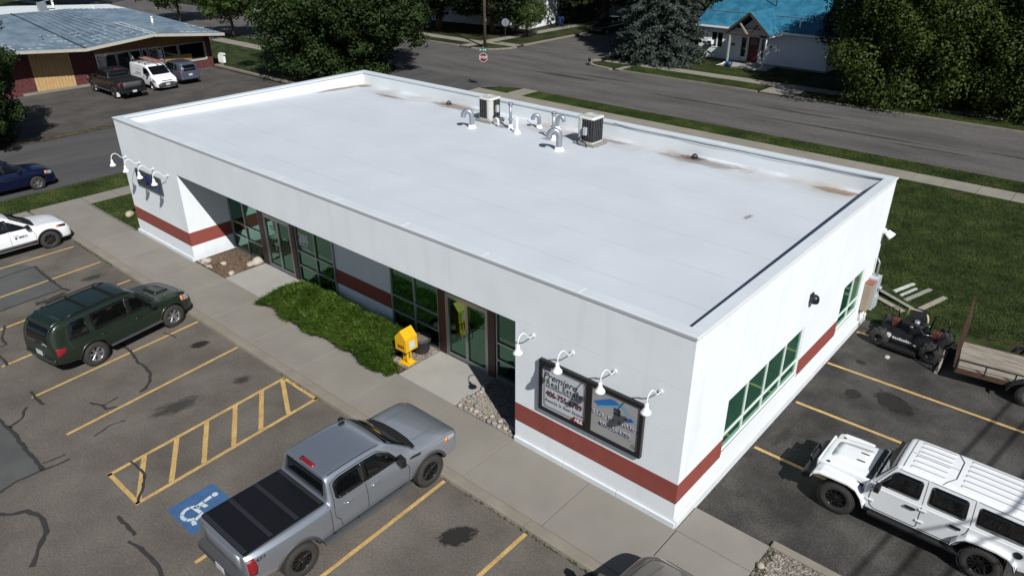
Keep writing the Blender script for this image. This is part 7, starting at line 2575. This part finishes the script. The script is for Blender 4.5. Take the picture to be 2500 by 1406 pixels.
grass('grass', [(-31, -18.5, 44.6, 46.8, -.04), (-15.3, 6, 44.6, 46.8, -.04), (-34, -17, 48.5, 52.3, -.03)], 60000, .06, 4, 'short grass on the far verge by the blue-roofed house')
grass('weeds', [(-27.9, -24.2, -2.36, -2.29, -.10), (-12.4, -10.2, -2.34, -2.29, -.1), (-2.6, .4, -2.35, -2.29, -.10), (1.97, 2.2, -1.2, .85, -.03), (-5.2, -2.6, -2.33, -2.29, -.1), (0.6, 5, 13.75, 14.05, -.05)], 1500, .09, 5, 'thin weeds growing in the joint along kerb and lot edges')

# mulch chips, gravel
def scatter(name, rect_, n, size, z, m, seed, label, skip=None):
    rg = random.Random(seed)
    vs, fs = [], []
    x0, x1, y0, y1 = rect_
    for _ in range(n):
        x, y = rg.uniform(x0, x1), rg.uniform(y0, y1)
        if skip and skip(x, y):
            continue
        s = size * rg.uniform(.5, 1.4)
        an = rg.uniform(0, PI)
        u = Vector((math.cos(an), math.sin(an), rg.uniform(-.3, .3))) * s
        w = Vector((-math.sin(an), math.cos(an), rg.uniform(-.3, .3))) * s * rg.uniform(.4, .9)
        t_ = Vector((0, 0, s * rg.uniform(.5, 1.0)))
        c = Vector((x, y, z))
        i = len(vs)
        vs += [c - u, c + w, c + u, c - w, c + t_ + u * .2]
        fs += [(i, i + 1, i + 4), (i + 1, i + 2, i + 4), (i + 2, i + 3, i + 4), (i + 3, i, i + 4)]
    return tag(from_data(name, vs, fs, m), label, name, kind='stuff')
scatter('mulch', (-21.8, -19.65, .03, 1.76), 5200, .032, -.012, 'mulch_chip', 1, 'brown bark mulch in the left entrance bed')
scatter('mulch', (-17.0, -9.6, .03, 1.76), 5000, .032, -.015, 'mulch_chip', 2, 'brown bark mulch under the juniper hedge')
scatter('gravel', (-7.08, -4.85, .03, 1.76), 5200, .026, -.012, 'gravel_stone', 3, 'small gravel in the right entrance bed')
scatter('gravel', (-10.4, -9.56, .4, 1.76), 1500, .024, -.008, 'gravel_stone', 4, 'small gravel around the plastic planter')
scatter('gravel', (1.98, 6, -2.1, .88), 9000, .034, -.03, 'gravel_stone', 5, 'gravel bed at the lower right corner kerb')

# river rocks, each one a thing
def rock_mesh(seed):
    rg = random.Random(seed)
    bm = bmesh.new()
    bmesh.ops.create_icosphere(bm, subdivisions=2, radius=1)
    for v in bm.verts:
        n_ = v.co.normalized()
        v.co *= 1 + .16 * math.sin(3 * n_.x + seed) * math.cos(2.5 * n_.y + seed * 2) + .10 * math.sin(4 * n_.z + n_.x * 2 + seed) + rg.uniform(-.04, .04)
        v.co.z *= .68
    me = bpy.data.meshes.new('rock')
    bm.to_mesh(me)
    bm.free()
    me.polygons.foreach_set('use_smooth', [True] * len(me.polygons))
    return me
RC = []
for i, c in enumerate(((.36, .32, .27), (.24, .225, .215), (.40, .37, .32), (.30, .25, .18), (.20, .20, .20), (.42, .36, .27))):
    mat('rock_%d' % i, c, .85, var=.12, vscale=9, fine=.1, fscale=50)
    RC.append('rock_%d' % i)
rocks_me = [rock_mesh(i + 1) for i in range(5)]
def rock(x, y, s, ci, label, group=None, z=0.0, mi=None):
    me = rocks_me[mi if mi is not None else rnd.randrange(5)].copy()
    me.materials.append(MATS[RC[ci]])
    o = bpy.data.objects.new('river_rock', me)
    link(o)
    o.location = (x, y, z + s * .32)
    o.scale = (s * rnd.uniform(.9, 1.2), s * rnd.uniform(.75, 1.0), s * rnd.uniform(.8, 1.0))
    o.rotation_euler = (rnd.uniform(-.2, .2), rnd.uniform(-.2, .2), rnd.uniform(0, 6))
    return tag(o, label, 'rock', group)
for x, y, s, ci, lb in ((-21.45, .28, .21, 2, 'pale rock by the wall corner in the mulch bed'), (-20.75, .62, .13, 5, 'small tan rock in the middle of the mulch bed'), (-19.72, .36, .14, 2, 'pale rock at the near corner of the mulch bed by the pad'),
                        (-19.85, 1.28, .16, 0, 'rock at the pad side of the mulch bed'), (-19.82, 1.60, .27, 2, 'large pale rock by the left door in the mulch bed'), (-16.80, .68, .19, 2, 'pale rock between left entrance pad and juniper'),
                        (-16.80, .16, .15, 5, 'tan rock at the kerb end of the juniper hedge'), (-16.55, 1.45, .10, 0, 'little rock behind the juniper end'), (-16.35, 1.58, .09, 2, 'tiny pale rock behind the juniper by the window'),
                        (-28.9, .55, .24, 5, 'yellowish rock alone on the lawn left of building'), (1.45, 10.9, .09, 2, 'white stone on the asphalt by the side wall base'), (2.05, .2, .10, 0, 'loose stone on the corner gravel')):
    rock(x, y, s, ci, lb, z=-.085 if x > .5 and y > 5 else 0)
seq = []
ORD = ('first', 'second', 'third', 'fourth', 'fifth', 'sixth', 'seventh', 'eighth', 'ninth', 'tenth', 'eleventh')
for k in range(9):
    seq.append((-7.0 + .055 * rnd.uniform(-1, 1), .08 + k * .145, ORD[k] + ' river rock from the walk along the right entrance pad'))
for k in range(11):
    seq.append((-6.95 + k * .185, .12 + rnd.uniform(-.04, .05), ORD[k] + ' river rock from the pad in the row along the walk'))
for k in range(6):
    seq.append((-6.9 + k * .33, .32 + rnd.uniform(-.05, .06), ORD[k] + ' river rock from the pad in the inner row of the gravel bed'))
for i, (x, y, lb) in enumerate(seq):
    rock(x, y, rnd.uniform(.06, .10), (0, 1, 3, 4, 1, 0)[i % 6], lb, 'river rocks edging the gravel bed')
for k in range(6):
    rock(-21.65 + k * .17, .09 + rnd.uniform(-.02, .04), rnd.uniform(.06, .10), (k + 1) % 6, ORD[k] + ' small rock from the wall corner along the mulch bed edge', 'small rocks along the mulch bed')
fr_ = MB()
fr_.prism([(-5.55, .30), (-5.25, .72), (-4.95, .55), (-4.90, .15)], 'z', 0, .12)
tag(fr_.build('flagstone', 'pad_grey', bevel=.04, segs=2), 'large flat grey flagstone half in shadow in the gravel bed', 'rock')
# ------------------------------------------------------------------ street furniture and small things
mat('news_yellow', (0.72, 0.40, 0.008), .45, var=.04, vscale=6)
mat('paper', (0.55, 0.60, 0.56), .6, var=.2, vscale=20)
nb = thing('newspaper_box', 'yellow newspaper vending box on a pedestal beside the juniper', 'newspaper box', (-9.84, .66, 0), R(3))
MB().box(-.20, .24, -.22, .16, 0, .035).build('foot', 'news_yellow', nb, bevel=.012)
MB().prism([(-.02, .03), (.22, .03), (.04, .14), (-.02, .16)], 'y', -.10, .10).build('foot_gusset', 'news_yellow', nb)
MB().box(-.10, .10, -.10, .10, .03, .52).build('pedestal', 'news_yellow', nb, bevel=.012)
vl = MB()
for k in range(5):
    vl.box(.101, .106, -.035, .035, .18 + k * .06, .22 + k * .06)
vl.build('pedestal_lettering', 'ink_dark', nb)
hb = MB()
hb.prism([(-.24, .50), (.24, .50), (.24, .95), (0, 1.22), (-.24, .95)], 'y', -.25, .25)
hb.build('cabinet', 'news_yellow', nb, bevel=.012)
MB().box(.241, .252, -.17, .17, .56, .90).build('door', 'news_yellow', nb, bevel=.006, segs=1)
MB().box(.253, .258, -.115, .115, .60, .86).build('window', 'paper', nb)
sv = MB()
for k in range(4):
    sv.box(-.12 + k * .07, -.07 + k * .07, -.256, -.251, .62, .72)
sv.build('side_lettering', 'ink_red', nb)
mat('tub_black', (0.035, 0.035, 0.037), .65, var=.15, vscale=8)
tb = thing('plastic_planter', 'round black plastic planter filled with dry soil by the glazing', 'planter', (-9.98, 1.38, 0))
MB().lathe([(.0, .0), (.24, .0), (.26, .05), (.30, .40), (.335, .42), (.34, .52), (.30, .53), (.28, .45), (0, .45)], 24).build('pot', 'tub_black', tb)
MB().lathe([(.27, .455), (.12, .475), (0, .47)], 20).build('soil', 'gravel_base', tb)

# stop sign with street name blades at the near corner
mat('sign_red', (0.17, 0.012, 0.022), .4, var=.05)
mat('sign_green', (0.0, 0.14, 0.13), .4)
mat('sign_lettering', (0.55, 0.62, 0.60), .5)
def octagon(r_, y):
    return [(r_ * math.cos(PI / 8 + k * PI / 4), y, r_ * math.sin(PI / 8 + k * PI / 4)) for k in range(8)]
def stop_sign(loc, rz, label, z=2.35, blades=True):
    t = thing('stop_sign', label, 'stop sign', loc, rz)
    MB().bar((0, 0, -.1), (0, 0, z + (.95 if blades else .40)), .03, .025).build('post', 'steel', t)
    def plate_(r_, y0, y1, m_):
        a, c = octagon(r_, y0), octagon(r_, y1)
        o = MB().add([(x, y, zz + z) for x, y, zz in a] + [(x, y, zz + z) for x, y, zz in c], [list(range(8)), list(range(8, 16))[::-1]] + [(i, (i + 1) % 8, 8 + (i + 1) % 8, 8 + i) for i in range(8)])
        return o.build('sign_face' if m_ != 'galvanized' else 'sign_plate', m_, t)
    plate_(.40, -.026, -.034, 'galvanized')
    plate_(.395, -.036, -.038, 'sign_lettering')
    f_ = plate_(.36, -.040, -.042, 'sign_red')
    text_mesh('lettering', 'STOP', 'sign_lettering', f_, .30, (0, -.044, z), F, offset=.008, xscale=.86)
    if blades:
        for k, (ang, zz) in enumerate(((0, z + .62), (R(90), z + .84))):
            b_ = MB().cbox((0, 0, zz), (.80, .02, .20), (0, 0, ang)).build('street_name_blade', 'sign_green', t)
            q = MB()
            for s in (-1, 1):
                for i in range(3):
                    c = Vector((-.24 + i * .22, s * .012, zz))
                    c = Matrix.Rotation(ang, 3, 'Z') @ Vector((c.x, c.y, 0)) + Vector((0, 0, zz))
                    q.cbox(c, (.13, .004, .11), (0, 0, ang))
            q.build('blade_lettering', 'sign_lettering', b_)
    return t
stop_sign((-35.35, 31.55, -.02), R(38), 'red stop sign with green street blades on near corner of the crossing', 2.45).scale = (.88, .88, .92)
stop_sign((-46.9, 47.2, -.03), R(215), 'stop sign seen from behind beyond the utility pole', 2.3, False)
# utility pole
up = thing('utility_pole', 'tall brown timber utility pole on the far corner of the crossing', 'utility pole', (-48.0, 45.3, -.03))
MB().tube([(0, 0, -.3), (-.02, 0, 6), (-.05, 0, 11.5)], [.17, .15, .11], 12).build('pole', 'bark', up)
MB().bar((-.05, -1.1, 10.7), (-.05, 1.1, 10.7), .10, .12).build('cross_arm', 'bark', up)
MB().box(-.02, .20, -.05, .05, 2.5, 2.75).build('pole_tag', 'alum', up)
# fire hydrant
hy = thing('fire_hydrant', 'dark fire hydrant at the far kerb corner of the crossing', 'hydrant', (-34.55, 44.75, -.03))
MB().lathe([(.16, 0), (.16, .05), (.10, .06), (.10, .42), (.13, .44), (.13, .50), (.09, .60), (.03, .66), (.03, .70), (0, .70)], 14).build('barrel', 'black_metal', hy)
for s in (-1, 1):
    MB().cyl((s * .08, 0, .36), (s * .17, 0, .36), .05, n=10).build('outlet', 'black_metal', hy)
# blue bin under the trees beyond the crossing
bn = thing('wheelie_bin', 'dark blue wheeled bin in the shade beyond the far stop sign', 'bin', (-51.5, 62.5, -.03), .3)
MB().prism([(-.26, 0), (.26, 0), (.32, .95), (-.32, .95)], 'x', -.27, .27).build('tub', 'tub_blue', bn, bevel=.03)
MB().box(-.32, .32, -.37, .36, .955, 1.02).build('lid', 'tub_blue', bn, bevel=.025)
# overhead cables east of the lot; only their shadows cross the side lot
for i, (dx, lb) in enumerate(((0, 'nearest the building'), (.62, 'in the middle'), (1.35, 'farthest from the building'))):
    pts = []
    for k in range(25):
        y = -40 + 110 * k / 24
        sag = 1.0 - 1.3 * (1 - ((k - 12) / 12) ** 2)
        z = 9.0 + sag + i * .12
        ys_ = y + 4.41
        xs_ = 3.72 + dx + (ys_ - 1.4) * .136
        pts.append((xs_ + .97 * z, ys_ - .49 * z, z))
    tag(MB().tube(pts, .035, 6).build('overhead_cable', 'black_plastic'), 'overhead power cable crossing above the side lot, ' + lb, 'cable', 'overhead cables')
for y, lb in ((-44.4, 'timber power pole beyond the lower right of the lot'), (65.6, 'timber power pole beyond the upper right street')):
    ys_ = y + 4.41
    x = 3.72 + (ys_ - 1.4) * .136 + 9.7 + .5
    p_ = thing('utility_pole', lb, 'utility pole', (x, y - .0, -.05))
    MB().tube([(0, 0, -.3), (0, 0, 11)], [.17, .12], 10).build('pole', 'bark', p_)
    MB().bar((-1.0, 0, 9.95), (1.4, 0, 9.95), .1, .12).build('cross_arm', 'bark', p_)
